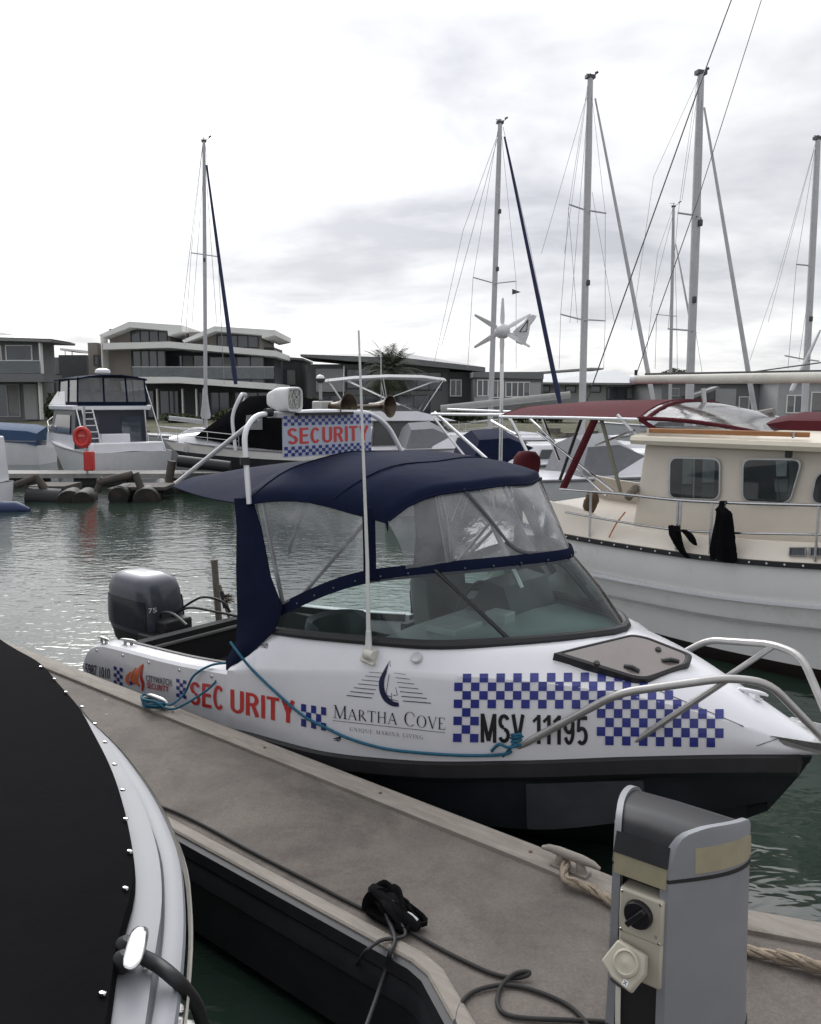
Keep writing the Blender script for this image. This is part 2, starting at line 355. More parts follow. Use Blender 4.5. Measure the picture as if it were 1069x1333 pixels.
# bolts along the outer edge board
for k in range(5): b = MB(); b.lathe([(.010, 0), (.010, .004), (.006, .006)], (-4.9 + k * .97, -.05, DZ + .029), n=8); b.build('bolt', mat('rusty_steel', (.12, .07, .045), .8), dockroot)

# ================================================================== patrol boat
B = Frame(D.world((-6.4, 0, 0)) + D.n * 1.17, DANG)
boat = thing('patrol_boat', 'white security patrol boat with navy canopy, blue chequers and red lettering along the dock', 'motorboat', B.O, DANG)
Tsb = [(0, .95), (1, 1.0), (2, 1.05), (2.7, 1.03), (3.4, .915), (4.08, .69), (4.56, .47), (5.05, .235), (5.25, .14), (5.4, .05)]
Tsz = [(0, .40), (1.5, .43), (2.16, .485), (2.68, .515), (3.4, .60), (4.08, .715), (4.56, .795), (5.25, .89), (5.4, .905)]
Tcb = [(0, .86), (2, .93), (3.1, .86), (4.07, .665), (4.55, .40), (4.98, .10), (5.15, .02)]
Tcz = [(0, .10), (2.4, .14), (3.3, .21), (4.07, .30), (4.55, .40), (4.98, .5), (5.15, .56)]
Tkz = [(0, -.2), (3.6, -.18), (4.3, 0.0), (4.8, .25), (5.15, .5)]
Tkb = [(0, .95), (1, 1.01), (2, 1.05), (2.6, 1.0), (3.4, .885), (4.08, .655), (4.56, .43), (5.05, .215), (5.25, .13), (5.4, .045)]
Tkn = [(1.9, .87), (2.2, .93), (2.6, 1.0), (3.4, 1.13), (4.08, 1.16), (4.56, 1.125), (5.05, 1.02), (5.25, .965), (5.4, .93)]
Tgz = [(-.17, .50), (-.1, .60), (.03, .675), (.2, .71), (.5, .735), (1.2, .785), (1.9, .86)]
WBASE = [(1.9, .95, .90), (2.2, .90, 1.17), (2.6, .90, 1.2), (3.04, .86, 1.245), (3.45, .775, 1.275), (3.74, .6, 1.3), (4.0, .42, 1.33), (4.19, .2, 1.345), (4.28, 0, 1.35)]
Twb = [(p[0], p[1]) for p in WBASE]; Twz = [(p[0], p[2]) for p in WBASE]
Tdc = [(4.28, 1.35), (4.4, 1.32), (4.64, 1.245), (5.05, 1.08), (5.25, 1.0), (5.4, .94)]
XS = sorted(set([round(1.9 + .05 * k, 3) for k in range(71)] + [4.28]))
def topside_pt(x, t):
    """t 0..1 strake to knuckle, 1..2 knuckle to windscreen base / deck centre line (near half, y negative)"""
    sb, sz, kb, kz = ip(Tsb, x), ip(Tsz, x), ip(Tkb, x), ip(Tkn, x)
    if t <= 1:
        bulge = .018 * math.sin(math.pi * t); return V((x, -(sb + (kb - sb) * t + bulge), sz + (kz - sz) * t))
    k = t - 1; ib, iz = (ip(Twb, x), ip(Twz, x)) if x <= 4.28 else (0., ip(Tdc, x))
    return V((x, -(kb + (ib - kb) * k), kz + (iz - kz) * k + .05 * math.sin(math.pi * k) * min(1, (kb - ib) * 2.2)))
TT = [0, .2, .4, .6, .8, .93, 1, 1.07, 1.2, 1.35, 1.5, 1.65, 1.8, 1.92, 2]
ts = MB()
for sg in (1, -1):
    ts.loft([[V((p.x, p.y * sg, p.z)) for p in (topside_pt(x, t) for t in TT)] for x in XS])
    xs = [-.17, -.15, -.1, -.04, .03, .1, .2, .35, .5] + [.5 + .2 * k for k in range(1, 8)]
    ts.loft([[V((x, sg * -(ip(Tsb, x)), ip(Tsz, x))), V((x, sg * -(ip(Tsb, x) + .012), (ip(Tsz, x) + ip(Tgz, x)) / 2)), V((x, sg * -ip(Tkb, x), ip(Tgz, x) - .02)), V((x, sg * -(ip(Tkb, x) - .02), ip(Tgz, x))),
              V((x, sg * -(ip(Tkb, x) - .15), ip(Tgz, x) + .005)), V((x, sg * -(ip(Tkb, x) - .16), .32))] for x in xs])
    a = [V((1.9, sg * -ip(Tsb, 1.9), ip(Tsz, 1.9))), V((1.9, sg * -ip(Tkb, 1.9), ip(Tgz, 1.9))), V((1.9, sg * -(ip(Tkb, 1.9) - .16), .86))]
top_o = ts.build('topside', GEL, boat, smooth=28)
bm_ = bmesh.new(); bm_.from_mesh(top_o.data); BVH = BVHTree.FromBMesh(bm_)
# dark hull below the strake
hb = MB(); hx = [-.15] + [.12 * k for k in range(43)] + [5.15]
for sg in (1, -1):
    hb.loft([[V((x, sg * -(ip(Tsb, x) - .012), ip(Tsz, x) - .02)), V((x, sg * -(ip(Tsb, x) * .35 + ip(Tcb, x) * .65), ip(Tcz, x) + .10)), V((x, sg * -ip(Tcb, x), ip(Tcz, x))), V((x, sg * -max(ip(Tcb, x) - .07, .0), ip(Tcz, x) - .015)), V((x, 0, ip(Tkz, x)))] for x in hx])
hb.loft([[V((5.15, -ip(Tsb, 5.15) + .012, ip(Tsz, 5.15) - .02)), V((5.15, -.02, .56)), V((5.15, 0, .5))], [V((5.36, -.02, .87)), V((5.3, -.01, .75)), V((5.26, 0, .68))], [V((5.15, ip(Tsb, 5.15) - .012, ip(Tsz, 5.15) - .02)), V((5.15, .02, .56)), V((5.15, 0, .5))]])
hb.poly([(-.15, -.938, .38), (-.15, -.86, .1), (-.15, 0, -.2), (-.15, .86, .1), (-.15, .938, .38)])
hb.build('hull_bottom', DHULL, boat, smooth=14)
# worn reinforcing plate on each bow quarter
for sg in (1, -1):
    g = MB(); g.loft([[V((x, sg * -(ip(Tsb, x) - .004 + .006), ip(Tsz, x) - .13)), V((x, sg * -(ip(Tsb, x) * .35 + ip(Tcb, x) * .65 + .007), ip(Tcz, x) + .10)), V((x, sg * -(ip(Tcb, x) + .006), ip(Tcz, x) + .004))] for x in [4.06 + .03 * k for k in range(20)]])
    g.build('bow_plate', mat('scuffed_plate', (.048, .052, .058), .42, var=.3, vscale=3, stain=((.09, .09, .09), 4, .6, .4)), boat, smooth=30)
rk = MB()
for sg in (1, -1):
    xs = [-.16, -.08] + [.02 + .1 * k for k in range(54)]
    rk.loft([[V((x, sg * -(ip(Tsb, x) + .0), ip(Tsz, x) + .006)), V((x, sg * -(ip(Tsb, x) + .035), ip(Tsz, x) - .004)), V((x, sg * -(ip(Tsb, x) + .04), ip(Tsz, x) - .08)), V((x, sg * -(ip(Tsb, x) + .0), ip(Tsz, x) - .115)), V((x, sg * -(ip(Tsb, x) - .06), ip(Tsz, x) - .06))] for x in xs], closed=True, cap0=True, cap1=True)
rk.build('rub_strake', BLK, boat, smooth=40)
# cockpit: floor, liners, aft deck, bulkhead
cp = MB(); cp.box((1.4, 0, .30), (2.7, 1.66, .04)); cp.box((.16, 0, .45), (.10, 1.6, .40)); cp.box((2.0, -.8, .6), (.06, .2, .5)); cp.box((2.0, .8, .6), (.06, .2, .5))
for sg in (1, -1): cp.box((.95, sg * .815, .50), (1.6, .02, .36))
cp.build('cockpit_liner', mat('dark_carpet', (.028, .028, .03), .9, bump=.003, bscale=90), boat, smooth=0)
ad = MB(); ad.box((.10, .0, .585), (.26, 1.5, .03)); ad.build('aft_deck', mat('pale_grey_panel', (.25, .25, .24), .6, stain=((.2, .2, .19), 6, .5, .5)), boat, smooth=0, bevel=.008)
gw = MB()
for sg in (1, -1): gw.loft([[V((x, sg * -(ip(Tkb, x) - .14), ip(Tgz, x) + .012)), V((x, sg * -(ip(Tkb, x) - .17), ip(Tgz, x) + .012)), V((x, sg * -(ip(Tkb, x) - .17), ip(Tgz, x) - .05)), V((x, sg * -(ip(Tkb, x) - .14), ip(Tgz, x) - .05))] for x in [.25 + .1 * k for k in range(17)]], closed=True, cap0=True, cap1=True)
gw.build('gunwale_trim', BLK, boat)
for px_, py_ in ((158, 856), (195, 863), (238, 870), (283, 877), (120, 848)):
    p = B.py(px_, py_, -1.0)
    x = p.x; sc_ = MB(); sc_.lathe([(.012, 0), (.010, .006), (.004, .008)], (x, -ip(Tkb, x) - .004, ip(Tgz, x) - .05), (0, -1, 0), n=8); sc_.build('screw', STEEL, top_o)
bk = MB(); bk.poly([(3.0, -.84, .3), (3.0, .84, .3), (3.0, .84, 1.2), (3.0, .45, 1.22), (3.0, .35, .5), (3.0, -.35, .5), (3.0, -.45, 1.22), (3.0, -.84, 1.2)]); bk.build('bulkhead', MGREY, boat, smooth=0)
# dashboard under the glass
ds = MB(); DG = mat('dash_grey_green', (.22, .27, .27), .5, var=.1)
ds.loft([[V((x, -max(ip(Twb, x) - .03, .0), ip(Twz, x) - .03)), V((x, -max(ip(Twb, x) - .03, .0) * .5, ip(Twz, x) - .005)), V((x, max(ip(Twb, x) - .03, .0) * .5, ip(Twz, x) - .005)), V((x, max(ip(Twb, x) - .03, 0), ip(Twz, x) - .03))] for x in [3.0 + .1 * k for k in range(12)] + [4.18]])
ds.build('dashboard', DG, boat)
bi = MB(); bi.loft([[(3.45, .12, 1.24), (3.45, .68, 1.24)], [(3.36, .12, 1.45), (3.36, .68, 1.45)], [(3.2, .14, 1.48), (3.2, .66, 1.48)], [(3.02, .16, 1.22), (3.02, .64, 1.22)]]); bi.poly([(3.45, .12, 1.24), (3.36, .12, 1.45), (3.2, .14, 1.48), (3.02, .16, 1.22)]); bi.build('instrument_binnacle', DGREY, boat)
b = MB(); b.box((3.30, -.35, 1.275), (.24, .3, .05)); b.box((3.45, -.05, 1.30), (.16, .12, .08)); b.build('dash_tray', mat('tray_grey', (.3, .33, .33), .5), boat, bevel=.01)
# steering wheel
st = MB(); c0 = V((2.93, .38, 1.22)); ring = [c0 + V((.06 * math.sin(a) * .9, .19 * math.cos(a), .17 * math.sin(a))) for a in [6.2832 * k / 24 for k in range(24)]]; st.tube(ring, .016, 8, closed=True)
for k in range(3): st.tube([c0, ring[k * 8 + 2]], .01, 6)
st.lathe([(.035, -.02), (.035, .03)], c0, (-1, 0, .3)); st.build('steering_wheel', BLK, boat)
# seats: rounded-back bucket seats
def seat(c, m1, name):
    s_ = MB(); cx_, cy_, cz_ = c; secs = []
    for k in range(13):
        a = math.pi * (.5 + k / 12); secs.append([V((cx_ + .2 * math.cos(a) * 1.0 + dx, cy_ + .24 * math.sin(a), cz_ + h)) for dx, h in ((.02, 0), (-.02, .2), (-.04, .36), (-.02, .42), (.03, .40), (.05, .2), (.08, 0))])
    s_.loft(secs, closed=True, cap0=True, cap1=True); s_.lathe([(.21, 0), (.23, .03), (.23, .09), (.19, .12)], (cx_ + .03, cy_, cz_ - .02), n=20)
    o = s_.build(name, m1, boat, smooth=50)
    p_ = MB(); p_.lathe([(.16, .0), (.05, .03), (.05, cz_ - .34)], (cx_ + .03, cy_, .32), n=12); p_.build('pedestal', DGREY, o)
seat((2.45, -.5, .80), mat('seat_vinyl_grey', (.10, .11, .115), .5), 'seat')
seat((2.62, .42, .98), mat('seat_vinyl_green_grey', (.085, .11, .11), .5), 'seat')
# ------------------------------------------------ windscreen
WTOP = [(2.30, -.92, 1.33), (2.72, -.90, 1.53), (3.02, -.83, 1.635), (3.36, -.63, 1.69), (3.70, -.34, 1.73), (3.90, 0, 1.75)]
WBOT = [(2.22, -.905, 1.175), (2.6, -.905, 1.21), (3.04, -.865, 1.25), (3.45, -.78, 1.28), (3.74, -.605, 1.305), (4.0, -.425, 1.335), (4.19, -.205, 1.35), (4.28, 0, 1.355)]
def full(h): return [V(p) for p in h] + [V((p[0], -p[1], p[2])) for p in h[::-1][1:]]
def resamp(pts, n):
    pts = spline(pts, 10); Ls = [0]
    for a, b in zip(pts, pts[1:]): Ls.append(Ls[-1] + (b - a).length)
    o = []
    for k in range(n):
        t = Ls[-1] * k / (n - 1); i = 0
        while i < len(Ls) - 2 and Ls[i + 1] < t: i += 1
        o.append(pts[i].lerp(pts[i + 1], (t - Ls[i]) / max(1e-9, Ls[i + 1] - Ls[i])))
    return o
wt, wb_ = resamp(full(WTOP), 49), resamp(full(WBOT), 49)
wsn = MB(); wsn.loft([[a, a.lerp(b, .5) + V((.012, 0, .012)), b] for a, b in zip(wb_, wt)])
wsn.build('windscreen', glass('tinted_windscreen_glass', (.84, .97, .94), .97, .02, (.4, .52, .5), .025), boat)
g = MB(); g.tube(wb_, .03, 8, flat=1.0); g.build('windscreen_gasket', BLK, boat)
for a, b_ in ((17, 14), (31, 34)): g = MB(); g.tube([wb_[a], wt[b_]], .013, 6); g.build('windscreen_post', BLK, boat)
# navy band buttoned along the top of the glass
g = MB(); g.loft([[p + V((.012, 0, -.035)), p + V((.02, 0, .0)), p + V((.0, 0, .045)), p + V((-.02, 0, 0.0))] for p in wt], closed=True, cap0=True, cap1=True)
band = g.build('canvas_band', NAVY, boat)
for k in range(2, 47, 2): g = MB(); p = wt[k]; g.lathe([(.006, 0), (.005, .005)], p + V((.02, -.012 if p.y < 0 else .012, .0)), (1, -.6 if p.y < 0 else .6, .2), n=8); g.build('press_stud', mat('dull_stud', (.12, .12, .13), .4, .8), band)
# ------------------------------------------------ canopy
def can_sec(x):
    w_ = ip([(1.9, .93), (2.1, .96), (2.6, .92), (3.02, .84), (3.14, .82)], x); ze = ip([(1.9, 2.02), (2.15, 2.09), (2.6, 2.12), (3.0, 2.06), (3.14, 2.03)], x); zc = ip([(1.9, 2.28), (2.15, 2.32), (2.5, 2.335), (2.9, 2.28), (3.14, 2.21)], x)
    o = []
    for k in range(21):
        y = -1 + k / 10; o.append(V((x + .34 * max(0, min(1, (x - 2.3) / .8)) * (1 - y * y) + .05 * (1 - y * y), y * w_, ze + (zc - ze) * (1 - abs(y) ** ip([(1.9, 2.4), (2.5, 3.0), (3.14, 5.5)], x)) + .006 * math.sin(9 * y + x * 7))))
    return o
cs = [can_sec(x) for x in [1.9, 1.97, 2.05, 2.12, 2.2, 2.32, 2.45, 2.6, 2.75, 2.9, 3.02, 3.1, 3.14]]
cs.append([p + V((.015, 0, -.045)) for p in cs[-1]])
can = MB(); can.sheet([[s[0] + V((0, -.005, -.06))] + s + [s[-1] + V((0, .005, -.06))] for s in cs], .012)
canopy = can.build('canopy', NAVY, boat, smooth=60)
for sx in (2.12, 2.78): g = MB(); g.tube([p + V((0, 0, .004)) for p in can_sec(sx)], .0055, 5, flat=.7); g.build('canopy_seam', NAVY, canopy)
g = MB(); g.tube([p + V((.006, 0, .004)) for p in cs[-1]], .009, 6); g.build('canopy_hem', NAVY, canopy)
aw = MB(); secs = []
for i in range(11):
    t = i / 10; x = 1.94 - 1.56 * t; w_ = .93 - .55 * t; zc = 2.27 - .22 * t + .012 * math.sin(math.pi * t); ze = 2.01 - .03 * t - .02 * math.sin(math.pi * t)
    secs.append([V((x, w_ * y, ze + (zc - ze) * (1 - abs(y) ** 2.4))) for y in [-1 + k / 7 for k in range(15)]])
aw.sheet(secs, .01); aw.build('rear_awning', NAVY, boat, smooth=60)
# aft side curtains
for sg in (1, -1):
    cu = MB(); q = [(2.08, 2.06, 1.90, 2.04), (2.16, 1.86, 1.91, 1.85), (2.27, 1.55, 1.92, 1.55), (2.36, 1.36, 1.90, 1.25), (2.26, 1.18, 1.87, 1.05), (1.99, .93, 1.83, .92), (1.87, .855, 1.83, .85)]
    secs = []
    for x1, z1, x0, z0 in q:
        yy = -.955 - (.05 if z1 < 1.1 else 0.012 * math.sin(z1 * 9)); yy = yy if z1 > 1.3 else yy
        secs.append([V((x0 + (x1 - x0) * t, sg * (yy - .012 * math.sin(3.1 * t)), z0 + (z1 - z0) * t)) for t in (0, .25, .5, .75, 1)])
    cu.sheet(secs, .008); cu.build('side_curtain', NAVY, boat, smooth=60)
# clear vinyl panels
VIN = glass('clear_vinyl', (.93, .95, .96), .80, .08, (.6, .62, .65), .26, .004, 4.)
for sg in (1, -1):
    vn = MB(); tp = [V((2.12 + (3.0 - 2.12) * t, -.945 + .125 * t ** 1.5, 2.075 - .03 * t)) for t in [k / 12 for k in range(13)]]
    bt = [V((2.33 + (3.02 - 2.33) * t, -.925 + .09 * t, 1.37 + .265 * (1 - (1 - t) ** 1.5))) for t in [k / 12 for k in range(13)]]
    vn.loft([[V((p.x, sg * p.y, p.z)) for p in [a.lerp(b_, j / 6) + V((0, -.02 * math.sin(3.14 * j / 6), 0)) for j in range(7)]] for a, b_ in zip(bt, tp)])
    vn.build('clear_side_panel', VIN, boat)
fv = MB(); ft = [p + V((-.01, 0, -.03)) for p in resamp(cs[-2], 25)]; fb = resamp(wt[12:37], 25)
fv.loft([[a.lerp(b_, j / 6) + V((.03, 0, .012)) * math.sin(3.14 * j / 6) for j in range(7)] for a, b_ in zip(fb, ft)])
fvo = fv.build('clear_front_panel', VIN, boat)
# navy corner strip between front and side panels, zip seams
for sg in (1, -1):
    g = MB(); pp = [(3.03, -.835, 1.63), (3.035, -.84, 1.75), (3.03, -.84, 1.95), (3.02, -.83, 2.06)]
    g.loft([[V((x - .05, sg * (y - .012), z)), V((x + .005, sg * (y - .02), z)), V((x + .03, sg * (y + .015), z)), V((x - .04, sg * (y + .02), z))] for x, y, z in pp], closed=True, cap0=True, cap1=True); g.build('corner_strip', NAVY, boat)
def onfront(u_, v_):      # a point on the front vinyl: u 0..1 near to far, v 0..1 bottom to top
    i = u_ * 24; k = int(min(23, i)); a = fb[k].lerp(fb[k + 1], i - k); b_ = ft[k].lerp(ft[k + 1], i - k); return a.lerp(b_, v_) + V((.03, 0, .012)) * math.sin(3.14 * v_) + V((.008, -.003, .003))
g = MB(); g.tube(rounded([onfront(*q) for q in ((.27, .98), (.29, .6), (.33, .10), (.45, .07), (.62, .08), (.78, .1), (.80, .5), (.79, .98))], .12), .016, 6, flat=.5); g.build('zip_seam', mat('vinyl_border', (.05, .05, .06), .5), fvo)
# frame tubes inside the canopy
fr = MB()
for sg in (1, -1):
    fr.tube([(2.32, sg * -.90, 1.33), (2.14, sg * -.92, 2.07)], .014, 8); fr.tube([(2.42, sg * -.88, 1.40), (2.98, sg * -.80, 1.98)], .013, 8)
    fr.tube([(2.36, sg * -.89, 1.72), (2.52, sg * -.88, 2.05)], .013, 8)
fr.tube([(3.0, -.78, 1.98), (3.06, -.6, 2.12), (3.1, 0, 2.18), (3.06, .6, 2.12), (3.0, .78, 1.98)], .013, 8)
fr.tube([(3.45, .2, 1.45), (3.1, .1, 2.18)], .02, 8); fr.tube([(3.3, .55, 1.66), (3.1, .45, 2.14)], .013, 8)
fr.build('canopy_frame', ALU, boat)
rc = MB(); rc.tube([(3.12, .66, 2.08), (3.22, .66, 1.9), (3.32, .63, 1.74)], [.05, .04, .03], 8); rc.build('rolled_curtain', BLK, boat)
# ------------------------------------------------ tubular hoop with sign, lamp, horns
HW = .97
hp = MB()
P_ = lambda x, y, yl: B.py(x, y, yl)
leg0 = P_(329, 640, -HW); leg1 = P_(316, 565, -HW)
hoop = rounded([V((2.08, -HW, 2.02)), V((leg1.x, -HW + .01, 2.49)), V((2.0, -HW + .14, 2.60)), V((1.98, -.2, 2.615)), V((2.0, .30, 2.60)), V((2.04, .47, 2.50)), V((2.1, .60, 2.24))], .12)
hp.tube(hoop, .0185, 10)
br = P_(255, 620, .0)
hp.tube([V((1.99, -HW + .16, 2.575)), V((.78, -.62, 2.05))], .017, 8)
hp.build('hoop_tube', ALUW, boat)
g = MB(); g.lathe([(.032, -.025), (.032, .025)], V((2.045, -HW, 2.3)), (0, 0, 1), n=10); g.lathe([(.03, -.02), (.03, .03)], (1.995, -.72, 2.612), (0, 1, 0), n=10); g.build('hoop_clamp', BLK, boat)
g = MB(); g.box((2.0, -.25, 2.60), (.18, .55, .02)); g.build('mounting_shelf', BLK, boat)
SGX = 2.04
sgn = MB(); s0, s1 = B.px(368, 540, SGX), B.px(482, 541, SGX); SY0, SY1, SZ0, SZ1 = s0.y, s1.y, B.px(372, 596, SGX).z, s0.z
sgn.box((SGX, (SY0 + SY1) / 2, (SZ0 + SZ1) / 2), (.016, SY1 - SY0, SZ1 - SZ0)); sign = sgn.build('sign_board', mat('reflective_grey_sheet', (.42, .46, .55), .4, var=.06), boat, smooth=0)
def onsign(u_, v_): return V((SGX + .0105, SY0 + (SY1 - SY0) * u_, SZ0 + (SZ1 - SZ0) * v_))
for r0, v0 in ((0, .745), (1, .03)):
    ck = MB()
    for i in range(27):
        for j in range(3):
            if (i + j) % 2 == 0: ck.poly([onsign((i + a) / 27, v0 + (j + b_) * .0755) for a, b_ in ((0, 0), (1, 0), (1, 1), (0, 1))])
    ck.build('checker_pattern', BLUE, sign, smooth=0, merge=False)

# ------------------------------------------------ bold condensed lettering drawn as strokes
def _st(x0, y0, x1, y1, wd, k=2):
    d_ = V((x1 - x0, y1 - y0, 0)).normalized(); n_ = (-d_.y * wd / 2, d_.x * wd / 2)
    P = [(x0 + (x1 - x0) * t / k, y0 + (y1 - y0) * t / k) for t in range(k + 1)]
    return [[(a[0] + n_[0], a[1] + n_[1]), (b_[0] + n_[0], b_[1] + n_[1]), (b_[0] - n_[0], b_[1] - n_[1]), (a[0] - n_[0], a[1] - n_[1])] for a, b_ in zip(P, P[1:])]
def _ar(cx_, cy_, rx, ry, a0, a1, wx, wy, n=16):
    o = []
    for k in range(n):
        q = []
        for kk in (k, k + 1): a = math.radians(a0 + (a1 - a0) * kk / n); q.append(((cx_ + rx * math.cos(a), cy_ + ry * math.sin(a)), (cx_ + (rx - wx) * math.cos(a), cy_ + (ry - wy) * math.sin(a))))
        o.append([q[0][0], q[1][0], q[1][1], q[0][1]])
    return o
BW, BH = .168, .135
def _v(x, y0, y1): return _st(x + BW / 2, y0, x + BW / 2, y1, BW)
def _h(x0, x1, y): return _st(x0, y + BH / 2, x1, y + BH / 2, BH)
SANS = {
 'S': (.56, _ar(.28, .735, .27, .265, 20, 270, BW, BH) + _ar(.28, .27, .28, .27, 90, -160, BW, BH) ),
 'E': (.50, _v(0, 0, 1) + _h(BW, .49, 1 - BH) + _h(BW, .46, .45) + _h(BW, .5, 0)),
 'C': (.58, _ar(.29, .5, .29, .5, 42, 318, BW, BH, 22)),
 'U': (.58, _v(0, .28, 1) + _v(.58 - BW, .28, 1) + _ar(.29, .28, .29, .28, 180, 360, BW, BH)),
 'R': (.58, _v(0, 0, 1) + _h(BW, .30, 1 - BH) + _h(BW, .30, .43) + _ar(.28, .715, .27, .285, 90, -90, BW, BH) + _st(.32, .46, .5, 0.0, BW)),
 'I': (.15, _v(0, 0, 1)),
 'T': (.54, _h(0, .54, 1 - BH) + _v(.27 - BW / 2, 0, 1 - BH)),
 'Y': (.60, _st(.08, 1, .30, .42, BW) + _st(.52, 1, .30, .42, BW) + _v(.30 - BW / 2, 0, .45)),
 'M': (.74, _v(0, 0, 1) + _v(.74 - BW, 0, 1) + _st(.10, .96, .37, .06, BW) + _st(.64, .96, .37, .06, BW)),
 'V': (.60, _st(.07, 1, .30, .04, BW) + _st(.53, 1, .30, .04, BW)),
 '1': (.40, _v(.20, 0, 1) + _st(.02, .76, .25, .93, .11)),
 '9': (.54, _ar(.27, .68, .27, .32, 0, 360, BW, BH, 24) + _ar(.27, .45, .27, .45, 30, -150, BW, BH, 14)),
 '5': (.54, _h(.07, .51, 1 - BH) + _st(.12, .95, .09, .45, BW * .85) + _ar(.26, .32, .28, .32, 130, -138, BW, BH, 20)),
 '8': (.54, _ar(.27, .75, .25, .25, 0, 360, BW, BH, 20) + _ar(.27, .28, .27, .28, 0, 360, BW, BH, 20)),
 '7': (.52, _h(0, .52, 1 - BH) + _st(.44, .9, .17, 0, BW)),
 '0': (.54, _ar(.27, .5, .27, .5, 0, 360, BW, BH, 26)),
 ' ': (.24, [])}
def sans(txt, gap=.085):
    x = 0; o = []
    for ch in txt:
        wd, ps = SANS[ch]; o += [[(x + a, b_) for a, b_ in p] for p in ps]; x += wd + gap
    x -= gap; return [[(a / x, b_) for a, b_ in p] for p in o]
def flat_text(txt, fn, u0, u1, v0, v1, name, m, parent, bold=.01):
    tr, _ = text_mesh(txt, bold); b = MB()
    for t in tr: b.poly([fn(u0 + (u1 - u0) * p[0], v0 + (v1 - v0) * p[1]) for p in t])
    return b.build(name, m, parent, smooth=0, recalc=False)
g = MB()
for i, pl in enumerate(sans('SECURITY', .10)): g.poly([onsign(.035 + .93 * a, .31 + .38 * b_) + V((4e-6 * i, 0, 0)) for a, b_ in pl])
g.build('lettering', RED, sign, smooth=0, merge=False)
# spot lamp
lx, ly, lz = 2.02, B.px(374, 520, 2.02).y, B.px(374, 520, 2.02).z
def rbox(c, d, e, n=24, ax=0):
    """superellipse ring helper in the y-z plane"""
    return [V((c[0], c[1] + d[0] / 2 * math.copysign(abs(math.cos(a)) ** e, math.cos(a)), c[2] + d[1] / 2 * math.copysign(abs(math.sin(a)) ** e, math.sin(a)))) for a in [6.2832 * k / n for k in range(n)]]
lm = MB(); LW, LH = .15, .17
lm.loft([rbox((lx + dx, ly, lz), (LW * k, LH * k), .45) for dx, k in ((-.17, .5), (-.15, .62), (-.05, .95), (.05, 1), (.07, 1.0), (.078, .96), (.078, .82), (.06, .78))], closed=True, cap0=True)
lamp = lm.build('spot_lamp', mat('lamp_white_plastic', (.66, .66, .66), .35), boat, smooth=45)
g = MB(); g.loft([rbox((lx + dx, ly, lz), (LW * k, LH * k), .5) for dx, k in ((.055, .8), (.02, .7), (-.03, .5), (-.06, .2))], closed=True, cap1=True); g.build('reflector', mat('lamp_reflector', (.8, .8, .77), .3, .35, bump=.004, bscale=25), lamp)
g = MB(); g.lathe([(.03, -.05), (.035, .02), (.01, .04)], (lx, ly + .01, lz - .01), (1, 0, 0), n=12); g.build('bulb', mat('bulb_glass_amber', (.6, .55, .4), .2), lamp)
g = MB(); g.loft([rbox((lx + dx, ly, lz), (LW * .8, LH * .8), .5) for dx in (.066, .068)], closed=True, cap0=True, cap1=True); g.build('lens', glass('lamp_lens', (1, 1, 1), .92, .03, (.7, .7, .7), .04, .003, 40), lamp)
g = MB(); g.box((lx - .03, ly, lz - LH / 2 - .02), (.12, .22, .04)); g.tube([(lx - .03, ly, lz - LH / 2), (lx - .03, ly, 2.60)], .02, 8); g.build('lamp_bracket', mat('lamp_bracket_grey', (.4, .4, .42), .4), lamp, bevel=.005)
# horns
hl = B.px(452, 530, 2.0); hr = B.px(508, 529, 2.0)
hm = MB(); AX = V((1, .12, 0)).normalized()
def horn(c, s, m, name, body=True):
    g = MB(); g.lathe([(.022 * s, -.2), (.024 * s, -.14), (.03 * s, -.09), (.045 * s, -.045), (.062 * s, -.015), (.075 * s, 0), (.07 * s, .002), (.05 * s, -.03), (.02 * s, -.1)], c, AX, n=20); o = g.build(name, m, boat)
    if body: q = MB(); q.box(V(c) + AX * -.22 + V((0, -.03, -.01)), (.1, .14, .11)); q.build('horn_motor', mat('horn_housing', (.45, .44, .42), .5), o, bevel=.01)
    return o
BRASS = mat('tarnished_brass', (.075, .052, .034), .42, .4, var=.3)
horn(hl + V((0, .02, 0)), 1.45, BRASS, 'horn'); horn(V((2.0, hr.y, hr.z)), 1.2, BRASS, 'horn', False)
g = MB(); g.tube([hl + V((-.1, .05, 0)), V((1.95, hr.y - .02, hr.z))], .016, 8); g.tube([V((1.98, hl.y + .06, 2.6)), V((1.98, hl.y + .06, hl.z))], .018, 8); g.build('horn_trumpet_tube', BRASS, boat)
# ================================================================== decals on the patrol boat's side
LO = B.loc(EYEP)
def hit(x, y, lift=.004):
    r = ray(x, y); dr = V((r.dot(B.u), r.dot(B.n), r.z)).normalized()
    p, nrm, i, dist = BVH.ray_cast(LO, dr)
    if p is None: return None
    if nrm.dot(dr) > 0: nrm = -nrm
    return p + nrm * lift
def quadmap(q):
    (x0, y0), (x1, y1), (x2, y2), (x3, y3) = q              # TL TR BR BL in photograph pixels
    def fn(u_, v_): return ((x3 * (1 - u_) + x2 * u_) * (1 - v_) + (x0 * (1 - u_) + x1 * u_) * v_, (y3 * (1 - u_) + y2 * u_) * (1 - v_) + (y0 * (1 - u_) + y1 * u_) * v_)
    return fn
def decal(polys, q, name, m, lift=.004, parent=None):
    fn = quadmap(q) if q else (lambda a, b_: (a, b_)); b = MB()
    for i, pl in enumerate(polys):
        ps = [hit(*fn(*p), lift + 4e-6 * i) for p in pl]
        if None in ps: continue
        b.poly(ps)
    return b.build(name, m, parent or top_o, smooth=0, merge=False)
